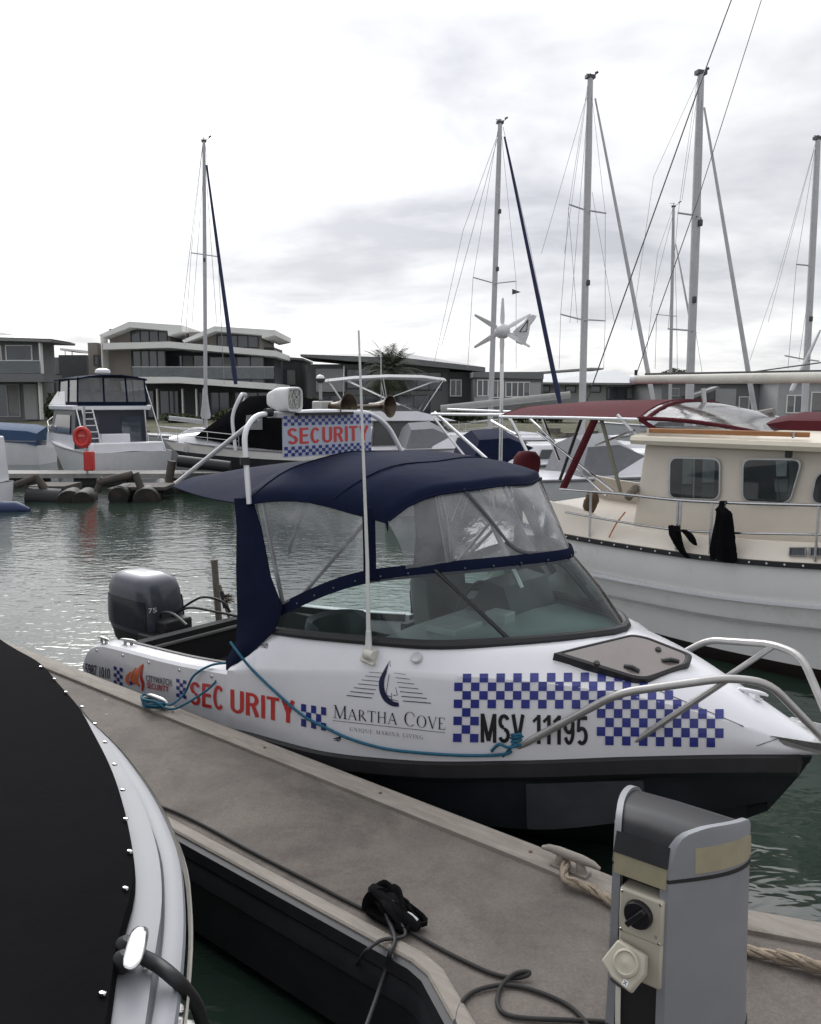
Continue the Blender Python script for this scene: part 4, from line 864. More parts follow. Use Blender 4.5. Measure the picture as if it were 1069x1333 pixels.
# ================================================================== power pedestal
pn = ay(872, 1147, 2.42); ZT = pn.z
PF = Frame(V((0, 0, 0)), 0)
fa = V((-math.cos(math.radians(38)), math.sin(math.radians(38)), 0)); pb = V((fa.y, -fa.x, 0)); pb = V((math.sin(math.radians(38)), math.cos(math.radians(38)), 0))
FW, DEP = .19, .33
org = V((pn.x, pn.y, 0)) + fa * FW / 2 + pb * DEP / 2; org.z = DZ
PD = math.degrees(math.atan2(-fa.y, -fa.x))       # local x = towards the right shell, local y = away from the socket face
P = thing('power_pedestal', 'grey marina power pedestal with black cap and two beige sockets', 'power pedestal', org, PD)
PW = mat('pedestal_grey_paint', (.235, .242, .262), .45, .15, var=.06, vscale=5, stain=((.16, .15, .15), 4, .6, .3)); PWT = ZT - DZ
TOPZ = PWT + .205
FLR = [.17]
def shx(y):      # half width of the pedestal outline at depth y
    t = min(1, max(0, (y + DEP / 2) / DEP)); return FW / 2 + FLR[0] * math.sin(t * 1.75) * (1 - .12 * t ** 6)
def capz(y, lift=0): t = (y + DEP / 2) / DEP; return PWT + lift + ip([(0, .03), (.04, .095), (.14, .14), (.35, .155), (.7, .145), (.92, .12), (1.0, .08)], t)
ys = [-DEP / 2 + DEP * k / 20 for k in range(21)]
for sg in (1, -1):
    FLR[0] = .17 if sg > 0 else .075
    g = MB(); secs = []
    for y in ys:
        x = shx(y) * sg; xi = x - .028 * sg; zt = PWT + .004 * 0 - .012 + .045 * 0
        secs.append([V((x * 1.06, y, 0)), V((x * 1.0, y, PWT * .55)), V((x * .97, y, PWT - .012)), V((xi * .97, y, PWT - .012)), V((xi, y, PWT * .55)), V((xi * 1.06, y, 0))])
    g.loft(secs, closed=True, cap0=True, cap1=True); sh = g.build('side_shell', PW, P, smooth=35)
    # cap cheek with a light window
    g = MB(); secs = []
    for y in ys:
        x = shx(y) * sg * .97; xi = x - .022 * sg; zt = capz(y); secs.append([V((x, y, PWT + .0)), V((x, y, min(zt, PWT + .035))), V((x * .985, y, zt - .012)), V((x * .965, y, zt)), V((xi * .97, y, zt)), V((xi, y, PWT))])
    g.loft(secs, closed=True, cap0=True, cap1=True); ch = g.build('cap_cheek', PW, P, smooth=35)
    g = MB(); secs = []
    for k in range(13):
        y = -.10 + .23 * k / 12; x = shx(y) * sg * .97 + .003 * sg; zt = min(capz(y) - .05, PWT + .095); secs.append([V((x, y, PWT + .012)), V((x * .99, y, zt)), V((x * .97, y, zt)), V((x * .97, y, PWT + .012))])
    LENS = mat('cream_light_lens', (.31, .28, .19), .45, var=.12, vscale=12)
    g.loft(secs, closed=True, cap0=True, cap1=True); g.build('light_lens', LENS, ch, smooth=0)
    g = MB(); g.loft([[V((shx(y) * sg * .985, y, PWT - .012)), V((shx(y) * sg * .985, y, PWT)), V((shx(y) * sg * .8, y, PWT)), V((shx(y) * sg * .8, y, PWT - .012))] for y in ys], closed=True, cap0=True, cap1=True); g.build('joint_gasket', BLK, sh, smooth=0)
    g = MB(); g.loft([[V((shx(y) * sg * 1.055, y, .16)), V((shx(y) * sg * 1.055, y, .165)), V((shx(y) * sg * .9, y, .165)), V((shx(y) * sg * .9, y, .16))] for y in ys], closed=True, cap0=True, cap1=True); g.build('joint_gasket', BLK, sh, smooth=0)
g = MB(); CAPB = mat('black_cap_plastic', (.012, .012, .0145), .35, var=.25, vscale=8, spec=.3, stain=((.045, .043, .04), 9, .58, .3))
FLR[0] = .075; SHL = {y: shx(y) for y in ys}; FLR[0] = .17
g.loft([[V((-SHL[y] * .9, y * .99, capz(y, -.012) - .02)), V((-SHL[y] * .9, y * .99, capz(y, -.012))), V((0, y * .99, capz(y, -.008))), V((shx(y) * .9, y * .99, capz(y, -.012))), V((shx(y) * .9, y * .99, capz(y, -.012) - .02))] for y in ys], closed=False); 
for t0, t1 in ((PWT + .01, PWT + .075),): g.box((0, ys[0] + .012, (t0 + t1) / 2 + .022), (FW * .92, .022, t1 - t0), Matrix.Rotation(-.35, 3, 'X'))
g.build('cap_top', CAPB, P, smooth=35)
g = MB(); g.box((0, ys[0] + .004, PWT + .002), (FW * .9, .02, .07)); g.build('light_lens', LENS, P)
g = MB(); g.box((0, ys[0] + .06, PWT / 2 - .01), (FW * .8, .03, PWT - .02)); g.box((0, .03, PWT / 2), (FW * .8, .28, PWT - .03)); g.build('inner_panel', BLK, P, smooth=0)
BEI = mat('aged_beige_plastic', (.41, .38, .31), .5, var=.08, vscale=10)
sy = ys[0] + .02
g = MB(); g.box((.012, sy, PWT - .145), (.145, .07, .15)); sw = g.build('switch_box', BEI, P, bevel=.008)
g = MB(); g.lathe([(.046, .0), (.046, .012), (.042, .02), (.03, .02)], (.012 - .004, sy - .035, PWT - .135), (0, -1, 0), n=24); kb = g.build('rotary_knob', CAPB, sw)
g = MB(); g.box((.012 - .004, sy - .062, PWT - .135), (.018, .02, .085), Matrix.Rotation(.7, 3, 'Y')); g.build('knob_grip', CAPB, kb, bevel=.004)
flat_text('0', lambda a, b_: V((.06 + .008 * a, sy - .0355, PWT - .198 + .012 * b_)), 0, 1, 0, 1, 'lettering', GRYD, sw)
g = MB(); g.box((.012, sy + .004, PWT - .292), (.145, .07, .155)); sk = g.build('socket_box', BEI, P, bevel=.008)
Mt = Matrix.Rotation(math.radians(-32), 3, 'X') @ Matrix.Rotation(math.radians(12), 3, 'Y')
fc = V((-.012, sy - .085, PWT - .285))
g = MB(); ho = [(-.07, -.035), (-.05, .052), (.05, .06), (.072, .01), (.055, -.065), (-.02, -.06)]
g.hexa([fc + Mt @ V((x, .014, z)) for x, z in ho], [fc + Mt @ V((x * .93, -.014, z * .93)) for x, z in ho]); fl = g.build('socket_flap', BEI, sk, bevel=.006)
g = MB(); g.lathe([(.043, .0), (.041, .012), (.034, .016), (.03, .010), (.014, .012), (.006, .016)], fc + Mt @ V((.008, -.012, .006)), Mt @ V((0, -1, 0)), n=24); g.build('flap_dome', BEI, fl)
g = MB(); g.box(fc + Mt @ V((-.0, .03, -.045)), (.05, .06, .05), Mt); g.build('plug', DGREY, sk, bevel=.008)
g = MB(); g.box(fc + Mt @ V((.03, -.0155, -.045)), (.018, .002, .018), Mt); lb = g.build('label_sticker', mat('sticker_white', (.75, .75, .75), .5), fl)
for sx, sz in ((-.05, -.08), (.075, -.08), (-.05, -.21), (.075, -.21)):
    q = MB(); q.lathe([(.005, 0), (.004, .002)], (sx, sy - .0352, PWT + sz), (0, -1, 0), n=8); q.build('screw', STEEL, sw)
flat_text('X', lambda a, b_: fc + Mt @ V((.024 + .012 * a, -.0172, -.051 + .012 * b_)), 0, 1, 0, 1, 'lettering', BLKD, lb)
PFr = Frame(org, PD); plug = PFr.world(fc + Mt @ V((0, .03, -.07)))
g = MB(); g.tube(spline([plug - V((0, 0, DZ * 0)), plug + V((.002, 0, -.12)), plug + V((.012, .01, -.35)), plug + V((.03, .02, -.6)), V((plug.x + .02, plug.y - .05, DZ + .02))], 8), .0085, 8)
tag(g.build('hanging_lead', mat('white_cord', (.55, .53, .48), .5), None), 'off-white lead hanging down from the lower beige socket', 'cable')

# ================================================================== covered boat in the near berth
ZG = 1.2
edge_px = [(115, 930), (150, 963), (180, 1000), (205, 1038), (225, 1080), (236, 1115), (240, 1150), (241.5, 1195), (239, 1240), (234, 1290), (228, 1333), (214, 1400)]
edge = [D.pz(x, y, ZG) for x, y in edge_px]
d0 = (edge[0] - edge[1]).normalized(); tail = [V((q.x, q.y - .07, ZG - .03)) for q in (D.pz(0, 832, ZG) + V((-3.5, -.02, 0)), D.pz(0, 832, ZG) + V((-2, 0.1, 0)), D.pz(0, 832, ZG), D.pz(30, 850, ZG), D.pz(60, 874, ZG))] + [D.pz(92, 906, ZG)]
EL = resamp(tail + edge, 90)
NBT = Frame(D.O, DANG); nb = thing('covered_boat', 'pale grey boat under a studded black canvas cover in the near berth', 'boat', D.O, DANG)
def edge_off(k, z):
    o = []
    for i, p in enumerate(EL):
        t = (EL[min(89, i + 1)] - EL[max(0, i - 1)]).normalized(); n_ = V((t.y, -t.x, 0)); o.append(p + n_ * k + V((0, 0, z)))
    return o
cov_px = [(0, 832), (50, 862), (75, 889), (102, 920), (122, 955), (140, 990), (153, 1023), (162, 1056), (170, 1100), (173, 1140), (168, 1172), (158, 1205), (150, 1240), (143, 1290), (137, 1333), (132, 1400)]
cov = [D.pz(x, y, ZG + .06) for x, y in cov_px]
d1 = (cov[0] - cov[2]).normalized(); CL = resamp([cov[0] + d1 * 3.5, cov[0] + d1 * 1.5] + cov, 90)
cen_y = -4.6
g = MB()
def gun(i):
    p = EL[i]; q = CL[i]
    return p, q
NEARI = lambda p: min(CL, key=lambda q: abs(q.x - p.x))
secs = []
for i, p in enumerate(EL):
    t = (EL[min(89, i + 1)] - EL[max(0, i - 1)]).normalized(); n_ = V((t.y, -t.x, 0)); ins = 0
    q = min(CL, key=lambda c_: (c_ - p).length); wd = max(.07, (V((q.x, q.y, 0)) - V((p.x, p.y, 0))).length)
    a = lambda k, z: p + n_ * k * 1 + V((0, 0, z))
    secs.append([a(wd + .25, .0), a(wd + .02, .012), a(wd * .62, .012), a(wd * .44, .008), a(.075, -.014), a(.068, -.03), a(.06, -.018), a(.03, -.012), a(.006, -.02), a(0, -.04), a(.012, -.075), a(.03, -.08)])
g.loft(secs); g.build('gunwale', SIL, nb, smooth=35)
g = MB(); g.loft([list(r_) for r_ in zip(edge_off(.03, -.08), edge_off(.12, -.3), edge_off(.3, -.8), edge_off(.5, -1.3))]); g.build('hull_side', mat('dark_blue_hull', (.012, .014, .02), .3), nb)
# the hull side below, in a dark colour
g = MB(); g.loft([[s + V((0, 0, 0)) for s in (edge_off(-.015 + .0, -.04)[i], edge_off(-.02, -.055)[i], edge_off(-.006, -.07)[i])] for i in range(90)]); g.build('rub_rail', mat('rub_rail_ivory', (.5, .48, .44), .4), nb)
g = MB(); secs = []
for i, p in enumerate(CL):
    row = []
    for k in range(16):
        t = k / 15; c = V((p.x - .3 * t, p.y + (cen_y - p.y) * t, 0)); zz_ = ZG + .06 + (.20 * math.sin(min(1, t * 1.3) * 1.5708)) * 1.0 + .007 * math.sin(p.x * 7 + t * 5) * t + .012 * math.sin(t * 9 + p.x * 2.3) * t
        row.append(V((c.x, c.y, zz_)))
    row = [row[0] + V((.004, .006, -.035))] + row; secs.append(row)
g.loft(secs); cover = g.build('canvas_cover', CANV, nb, smooth=60)
for k_ in (4, 9):
    g = MB(); g.tube([secs[i][k_] + V((0, 0, .004)) for i in range(0, 90, 3)], .006, 5, flat=.5); g.build('cover_seam', CANV, cover)
for x, y in ((71, 884), (86, 901), (107, 920), (124, 942), (137, 966), (149.5, 995), (160, 1028), (164, 1066), (169, 1108), (163.5, 1156), (133.5, 1293), (53, 868)):
    p = D.pz(x, y, ZG + .07); g = MB(); g.lathe([(.009, -.004), (.009, .003), (.005, .005)], p, (0, .25, 1), n=10); g.build('snap_stud', CHROME, cover)
p = D.pz(176, 1232, ZG + .04); g = MB()
a, b_ = D.pz(184, 1206, ZG + .075), D.pz(169, 1262, ZG + .075)
g.tube([a.lerp(b_, t) for t in (0, .025, .09, .22, .5, .78, .91, .975, 1)], [.004, .013, .021, .026, .028, .026, .021, .013, .004], 16, flat=.42); ncl = g.build('deck_cleat', CHROME, nb, smooth=60)
g = MB(); m_ = a.lerp(b_, .45); g.tube([m_ - V((0, 0, .08)), m_], [.032, .024], 10); g.build('cleat_stem', CHROME, ncl)
for q in ((163, 1232), (160, 1251)): c = D.pz(*q, ZG + .05); g = MB(); g.lathe([(.004, -.03), (.02, -.026), (.028, -.008), (.026, .012), (.012, .028)], c, (.3, .1, 1), n=12); g.build('rope_eye', BLK, ncl)
rope('black_line', [D.world(p) for p in (D.pz(166, 1240, ZG + .05), D.pz(185, 1246, ZG + .045), D.pz(205, 1256, ZG + .03), D.pz(225, 1272, ZG + .02), D.pz(240, 1287, ZG - .03), D.pz(257, 1312, ZG - .15), D.pz(266, 1345, ZG - .3))], .019, BLK, 'thick black mooring line leading from the chrome cleat over the pale gunwale', 'line')
# ================================================================== far shore
GRASS = mat('shore_grass', (.075, .075, .04), .95, var=.35, vscale=1.5, bump=.03, bscale=8, stain=((.10, .085, .06), .6, .5, .7))
g = MB()
xs = [-120 + 4 * k for k in range(61)]
def shore(x, r): return 47 + 1.2 * math.sin(x * .11) + .5 * math.sin(x * .43)
secs = []
for x in xs:
    y0 = shore(x, 0); secs.append([V((x, y0 - 1, -.6)), V((x, y0, .1)), V((x, y0 + 2, .8)), V((x, y0 + 4, 1.15)), V((x, y0 + 8, 1.25)), V((x, 130, 1.5)), V((x, 420, 2.0))])
g.loft(secs); tag(g.build('ground', GRASS, smooth=0), kind='structure')
ROCK = mat('shore_rock', (.12, .11, .10), .9, var=.35, vscale=2, bump=.02, bscale=6)
g = MB(); q = random.Random(11)
for k in range(330):
    x = q.uniform(-34, 34); y = shore(x, 0) + q.uniform(-.6, 2.2); s_ = q.uniform(.25, .6); c = V((x, y, .05 + .33 * max(0, y - shore(x, 0)) + q.uniform(-.05, .1)))
    vs = [c + V((s_ * math.cos(a) * q.uniform(.6, 1.1), s_ * math.sin(a) * q.uniform(.5, 1), z)) for z in (-s_ * .4, s_ * q.uniform(.2, .5)) for a in [6.283 * i / 6 + q.uniform(-.2, .2) for i in range(6)]]
    g.hexa(vs[:6], vs[6:])
tag(g.build('shore_rocks', ROCK, smooth=20), kind='stuff')

# ================================================================== houses
RND_W = mat('white_render', (.74, .74, .72), .7, var=.06, vscale=1)
RND_B = mat('taupe_render', (.25, .225, .205), .8, var=.1, vscale=1)
RND_G = mat('grey_render', (.16, .165, .17), .8, var=.1, vscale=1)
RND_L = mat('light_grey_cladding', (.34, .35, .355), .7, var=.08, vscale=1)
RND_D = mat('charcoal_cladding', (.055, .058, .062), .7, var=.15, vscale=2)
ROOFG = mat('grey_metal_roof', (.22, .22, .22), .5, .2, var=.1, vscale=2)
ROOFL = mat('pale_metal_roof', (.42, .43, .44), .5, .2, var=.08, vscale=2)
PANE = mat('window_glass', (.05, .062, .078), .06, var=.3, vscale=.8, spec=.9)
CURT = mat('window_blind', (.22, .22, .22), .8)
BALG = glass('balcony_glass', (.75, .82, .85), .75, .03, (.3, .33, .35), .25)
class House:
    def __init__(s, name, label, Y, xc, gz=1.25, cat='house'):
        s.Y = Y; p = ay(xc, 540, Y); s.o = V((p.x, Y, gz)); s.root = thing(name, label, cat, s.o); s.gz = gz
    def rc(s, x0, y0, x1, y1, dy=0):
        a = ay(x0, y0, s.Y + dy); b_ = ay(x1, y1, s.Y + dy); return a.x - s.o.x, b_.x - s.o.x, max(b_.z, s.gz - .3) - s.gz, a.z - s.gz
    def block(s, name, m, x0, y0, x1, y1, dep=6, dy=0, parent=None):
        X0, X1, Z0, Z1 = s.rc(x0, y0, x1, y1, dy); g = MB(); g.box(((X0 + X1) / 2, dy + dep / 2, (Z0 + Z1) / 2), (X1 - X0, dep, Z1 - Z0)); return g.build(name, m, parent or s.root, smooth=0)
    def slab(s, name, m, pts, dep=6, dy=0):
        P = [ay(x, y, s.Y + dy) - s.o for x, y in pts]; g = MB(); g.prism(P, (0, dep, 0)); return g.build(name, m, s.root, smooth=0)
    def window(s, x0, y0, x1, y1, n=2, dy=0, fm=None, pm=None, t=.07, name='window'):
        X0, X1, Z0, Z1 = s.rc(x0, y0, x1, y1, dy); g = MB(); yy = dy - .02
        g.box(((X0 + X1) / 2, yy, Z1 - t / 2), (X1 - X0, .12, t)); g.box(((X0 + X1) / 2, yy, Z0 + t / 2), (X1 - X0, .12, t))
        for k in range(n + 1): x = X0 + t / 2 + (X1 - X0 - t) * k / n; g.box((x, yy, (Z0 + Z1) / 2), (t, .118, Z1 - Z0 - 2 * t - .004))
        w_ = g.build(name, fm or RND_D, s.root, smooth=0); g = MB(); g.box(((X0 + X1) / 2, yy + .012, (Z0 + Z1) / 2), (X1 - X0 - .04, .03, Z1 - Z0 - .04)); g.build('pane', pm or PANE, w_, smooth=0)
        if n > 1 and rnd.random() < .5: k = rnd.randrange(n); wx = (X1 - X0) / n; hh = (Z1 - Z0) * rnd.uniform(.35, .9); g = MB(); g.box((X0 + wx * (k + .5), yy - .012, Z1 - t - hh / 2), (wx - t * 1.6, .01, hh)); g.build('blind', CURT, w_, smooth=0)
        return w_
    def balustrade(s, x0, y0, x1, y1, dy=-1.2):
        X0, X1, Z0, Z1 = s.rc(x0, y0, x1, y1, dy); g = MB(); g.box(((X0 + X1) / 2, dy, (Z0 + Z1) / 2), (X1 - X0, .02, Z1 - Z0)); b_ = g.build('balcony_glass', BALG, s.root, smooth=0)
        g = MB(); g.box(((X0 + X1) / 2, dy, Z1 + .025), (X1 - X0, .05, .05)); g.build('rail', ALU, b_, smooth=0)
# --- hip roofed house on the left
h = House('two_storey_house', 'grey two storey house with low hip roof and glass balcony at the far left', 57, 15)
h.block('upper_wall', RND_G, -40, 443, 53, 488, 2.4, 0); h.block('lower_wall', RND_G, -40, 497, 53, 548, 2, .8)
h.slab('roof', ROOFG, [(-60, 437), (67, 442), (66, 445), (-60, 442)], 4, -1.0)
P = [ay(-60, 437, 56) - h.o, ay(66, 441, 56) - h.o]; g = MB(); g.hexa([P[0], P[1], P[1] + V((0, 3.9, 0)), P[0] + V((0, 3.9, 0))], [P[0] + V((1, 1.8, .6)), P[1] + V((-3, 1.8, .36)), P[1] + V((-3, 2.4, .36)), P[0] + V((1, 2.4, .6))]); g.build('roof_hip', ROOFG, h.root, smooth=0)
h.slab('balcony_slab', RND_G, [(-40, 486), (56, 487), (56, 497), (-40, 497)], 3, -1.5)
h.block('corner_column', RND_W, 50, 446, 54, 486, .4, -.8); h.block('corner_column', RND_W, 49, 497, 54, 546, .4, -.8)
h.block('side_panel', RND_L, 30, 500, 48, 546, .3, .4)
h.window(7, 449, 43, 470, 1, 0, RND_W); h.window(-38, 450, 3, 470, 2, 0, RND_W); h.window(-8, 500, 28, 543, 2, .8, RND_L); h.balustrade(-40, 470, 53, 486)
# --- link block with a pergola
h = House('flat_roofed_house', 'dark flat roofed house with a white pergola beside the low hip roofed house', 66, 95)
h.block('wall', RND_G, 52, 465, 80, 548, 6, .5); h.block('dark_wall', RND_D, 76, 462, 117, 548, 6, 0); h.block('fascia', RND_G, 52, 466, 78, 487, .3, .1)
h.window(56, 490, 74, 540, 2, .5); h.window(82, 505, 112, 540, 2, 0)
h.slab('pergola_roof', RND_W, [(78, 453), (117, 457), (117, 461), (95, 457), (78, 456)], 4, 1); h.block('pergola_post', RND_W, 84, 456, 85, 463, .1, 1.2); h.block('pergola_post', RND_W, 93, 457, 94, 463, .1, 1.2)
# --- big pavilion house
h = House('modern_house', 'large white banded modern house with two tilted roof pavilions', 61, 245)
h.block('pavilion_wall', RND_B, 142, 428, 221, 452, 6, 1); h.block('pavilion_wall', RND_B, 246, 432, 340, 458, 6, 1)
h.slab('pavilion_roof', RND_W, [(129, 436), (168, 418.5), (237, 423.5), (237, 431), (219, 437), (218, 430), (169, 426), (132, 440)], 8, -.5)
h.slab('pavilion_roof', RND_W, [(237, 443), (279, 424.5), (358, 429.5), (358, 436.5), (341, 440), (341, 436), (280, 431), (240, 446)], 8, -.5)
h.window(170, 430, 219, 446, 4, 1); h.window(282, 436, 337, 453, 4, 1)
h.slab('upper_band', RND_W, [(134, 446.5), (220, 444.5), (359, 456.5), (359, 464), (220, 452.5), (134, 455)], 7, -1.2)
h.slab('floor_band', RND_W, [(180, 490.5), (232, 490.5), (359, 499.5), (359, 507.5), (232, 498.5), (180, 499)], 7, -1.6)
h.block('white_pier', RND_W, 130.5, 435, 137.5, 548, 1.2, -.9); h.block('side_wall', RND_B, 114, 446, 131, 548, 6, .6); h.window(122, 462, 130, 476, 1, .6)
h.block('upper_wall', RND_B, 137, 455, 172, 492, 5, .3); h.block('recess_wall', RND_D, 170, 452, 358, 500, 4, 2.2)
h.window(172, 456, 217, 492, 4, .3); h.window(272, 464, 345, 500, 4, .8); h.window(222, 462, 268, 494, 3, 2.1)
h.balustrade(172, 478, 357, 493, -1.3)
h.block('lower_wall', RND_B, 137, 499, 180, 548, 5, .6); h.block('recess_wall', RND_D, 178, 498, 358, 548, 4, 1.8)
for x in (203, 236, 254): h.block('column', RND_W, x, 506, x + 3, 548, .3, -.6)
h.window(182, 508, 202, 544, 2, 1.7); h.window(207, 508, 234, 544, 2, 1.7); h.window(258, 510, 300, 546, 3, 1.7); h.window(305, 510, 352, 546, 3, 1.7); h.window(142, 508, 172, 540, 2, .6)
# --- dark box house
h = House('dark_house', 'charcoal box house partly behind the spot lamp', 70, 372); h.block('wall', RND_D, 352, 466, 393, 548, 7); h.slab('roof', RND_G, [(350, 463), (394, 466), (394, 469), (350, 467)], 7.4, -.2); h.window(360, 480, 386, 505, 2)
# --- long low roofed dark house behind the palm
h = House('long_house', 'long dark grey house with shallow pitched roof behind the palm tree', 67, 505)
h.block('wall', RND_G, 400, 474, 585, 548, 8, .6); h.block('pale_panel', RND_L, 411, 480, 449, 510, .3, .2); h.block('wing_wall', RND_D, 585, 484, 626, 548, 8, 0)
h.slab('roof', RND_G, [(391, 461), (455, 464), (530, 466), (632, 478), (632, 484), (530, 474), (455, 470), (391, 464)], 9, -1)
P = [ay(392, 461, 66) - h.o, ay(632, 478, 66) - h.o]; g = MB(); g.hexa([P[0], ay(530, 466, 66) - h.o, P[1], P[1] + V((0, 9, 0)), P[0] + V((0, 9, 0))], [ay(445, 461.5, 70) - h.o, ay(530, 460, 70) - h.o, ay(575, 468, 70) - h.o, ay(575, 468, 71) - h.o, ay(445, 461.5, 71) - h.o]); g.build('roof_slope', ROOFG, h.root, smooth=0)
h.window(451, 480, 500, 506, 3, .6); h.window(510, 484, 575, 508, 4, .6); h.window(586, 494, 601, 516, 2, 0, RND_W); h.window(415, 514, 445, 540, 2, .6); h.window(455, 514, 560, 542, 5, .6)
# --- parapet house
h = House('parapet_house', 'mid grey flat parapet house behind the wind turbine pole', 63, 660)
h.block('wall', RND_G, 618, 484, 706, 548, 7, 0); h.slab('parapet', RND_G, [(616, 484), (708, 487), (708, 493.5), (616, 491)], 7.4, -.25); h.window(621, 494, 636, 516, 2, 0, RND_W); h.window(640, 495, 656, 518, 2, 0, RND_W); h.window(658, 497, 690, 517, 4, 0, RND_W); h.block('pale_panel', RND_L, 690, 498, 704, 520, .2, -.1); h.block('pale_panel', RND_L, 618, 517, 640, 530, .2, -.1)
# --- pale roofed house
h = House('pale_roof_house', 'pale metal roofed grey house behind the red bimini', 68, 770)
h.block('wall', RND_L, 700, 498, 832, 548, 8, 0)
P = [ay(698, 498, 67) - h.o, ay(834, 499, 67) - h.o]; g = MB(); g.hexa([P[0], P[1], P[1] + V((0, 10, 0)), P[0] + V((0, 10, 0))], [ay(712, 487, 71) - h.o, ay(805, 481, 71) - h.o, ay(805, 481, 73) - h.o, ay(712, 487, 73) - h.o]); g.build('roof', ROOFL, h.root, smooth=0)
h.slab('eave_fascia', ROOFG, [(696, 497.5), (836, 498.5), (836, 501), (696, 500)], .3, -1.2)
h.slab('upper_roof', ROOFG, [(700, 484), (770, 478.5), (786, 479), (786, 481), (770, 481), (700, 486)], 5, 5)
for x in (702, 736, 768): h.window(x, 502, x + 14, 511, 1, 0)
h.window(790, 504, 828, 520, 3, 0); h.block('dark_wall', RND_D, 780, 522, 832, 548, .3, -.1)
# --- right hand houses
h = House('grey_townhouse', 'mid grey townhouse under the white boom at the right', 60, 915)
h.block('wall', RND_G, 862, 498, 1012, 552, 8, 0); h.block('pale_panel', RND_L, 932, 506, 957, 545, .2, -.1); h.slab('roof', RND_G, [(858, 494), (1016, 497), (1016, 500), (858, 498)], 8.6, -.4)
h.slab('porch_roof', ROOFG, [(900, 515), (935, 503), (938, 505), (902, 519)], 2, -2)
h.window(870, 505, 884, 516, 1, 0, RND_L); h.window(962, 516, 975, 534, 1, 0, RND_W, CURT); h.window(990, 515, 1016, 536, 2, 0, RND_W); h.window(905, 520, 928, 545, 2, 0)
h = House('pale_townhouse', 'pale grey townhouse at the right edge behind the masts', 57, 1060)
h.block('wall', RND_L, 1014, 496, 1110, 552, 8, 0); h.slab('roof', RND_D, [(1012, 492), (1112, 494), (1112, 498), (1012, 496)], 8.5, -.3); h.window(1024, 514, 1044, 538, 2, 0, RND_W); h.window(1056, 510, 1085, 548, 2, 0, RND_W)
# ================================================================== planting
LEAF = [mat('leaf_dark', (.022, .032, .012), .8, var=.4), mat('leaf_mid', (.045, .06, .022), .75, var=.4)]
def leafcloud(g, c, R, n, s, q):
    for k in range(n):
        d_ = V((q.gauss(0, 1), q.gauss(0, 1), q.gauss(0, 1))).normalized() * (q.random() ** .45); p = V(c) + V((d_.x * R[0], d_.y * R[1], d_.z * R[2]))
        a = V((q.uniform(-1, 1), q.uniform(-1, 1), q.uniform(-1, 1))).normalized(); b_ = a.orthogonal().normalized(); sz = s * q.uniform(.6, 1.3); g.mi = 0 if q.random() < .6 else 1
        g.poly([p - a * sz, p + b_ * sz * .45, p + a * sz, p - b_ * sz * .45])
def shrub(name, label, x0, x1, ytop, Y, n, cat='shrub', grp=None, s=.16):
    a = ay(x0, 540, Y); b_ = ay(x1, 540, Y); zt = ay((x0 + x1) / 2, ytop, Y).z; c = V(((a.x + b_.x) / 2, Y, 1.2)); root = thing(name, label, cat, c, 0, grp); q = random.Random(int(x0 * 7))
    g = MB(); W_ = (b_.x - a.x) / 2; hgt = zt - 1.2
    for k in range(7): leafcloud(g, (q.uniform(-.65, .65) * W_, q.uniform(-.3, .3), hgt * q.uniform(.35, .72)), (W_ * .45, .8, hgt * .33), n // 7, s, q)
    g.build('foliage', LEAF, root, smooth=0, merge=False, recalc=False); g = MB()
    for k in range(3): g.tube([(q.uniform(-.2, .2), 0, -.1), (q.uniform(-.5, .5) * W_, 0, hgt * .5)], [.06, .03], 5)
    g.build('stem', TIMB, root)
HG = 'clipped shrubs in front of the far houses'
shrub('shrub', 'dark shrub below the charcoal box house', 366, 400, 522, 55, 1500, grp=HG); shrub('shrub', 'dark shrub around the globe lamp post', 396, 432, 517, 55, 1700, grp=HG); shrub('shrub', 'low dark shrub under the palm tree', 436, 492, 526, 56, 1500, grp=HG)
shrub('shrub', 'shrub beneath the wind turbine behind the boats', 660, 712, 528, 55, 1500, grp=HG); shrub('shrub', 'brownish shrub behind the sports cruiser canvas', 205, 262, 537, 54, 1200, grp=HG); shrub('shrub', 'shrub right of the parapet house', 706, 750, 531, 55, 1200, grp=HG)
shrub('shrub', 'shrub between the hip roofed house and the pavilion house', 60, 84, 512, 54, 1200, grp=HG); shrub('shrub', 'low hedge before the lower windows of the pavilion house', 262, 330, 532, 54, 1700, grp=HG); shrub('shrub', 'dark hedge in front of the parapet house', 560, 640, 527, 55, 1900, grp=HG)
# distant tree top over the boom
t0 = ay(883, 540, 90); tr = thing('leafy_tree', 'small round green tree crown just above the white boom', 'tree', (t0.x, 90, 1.4)); q = random.Random(5); g = MB(); zt = ay(883, 477, 90).z - 1.4
for k in range(8): leafcloud(g, (q.uniform(-1.2, 1.2), q.uniform(-1, 1), zt - 1.3 + q.uniform(-.8, .5)), (1.0, 1, .75), 260, .22, q)
g.build('crown', LEAF, tr, smooth=0, merge=False, recalc=False); g = MB(); g.tube([(0, 0, -.2), (.1, 0, zt - 1.5)], [.2, .1], 7); g.build('trunk', TIMB, tr)
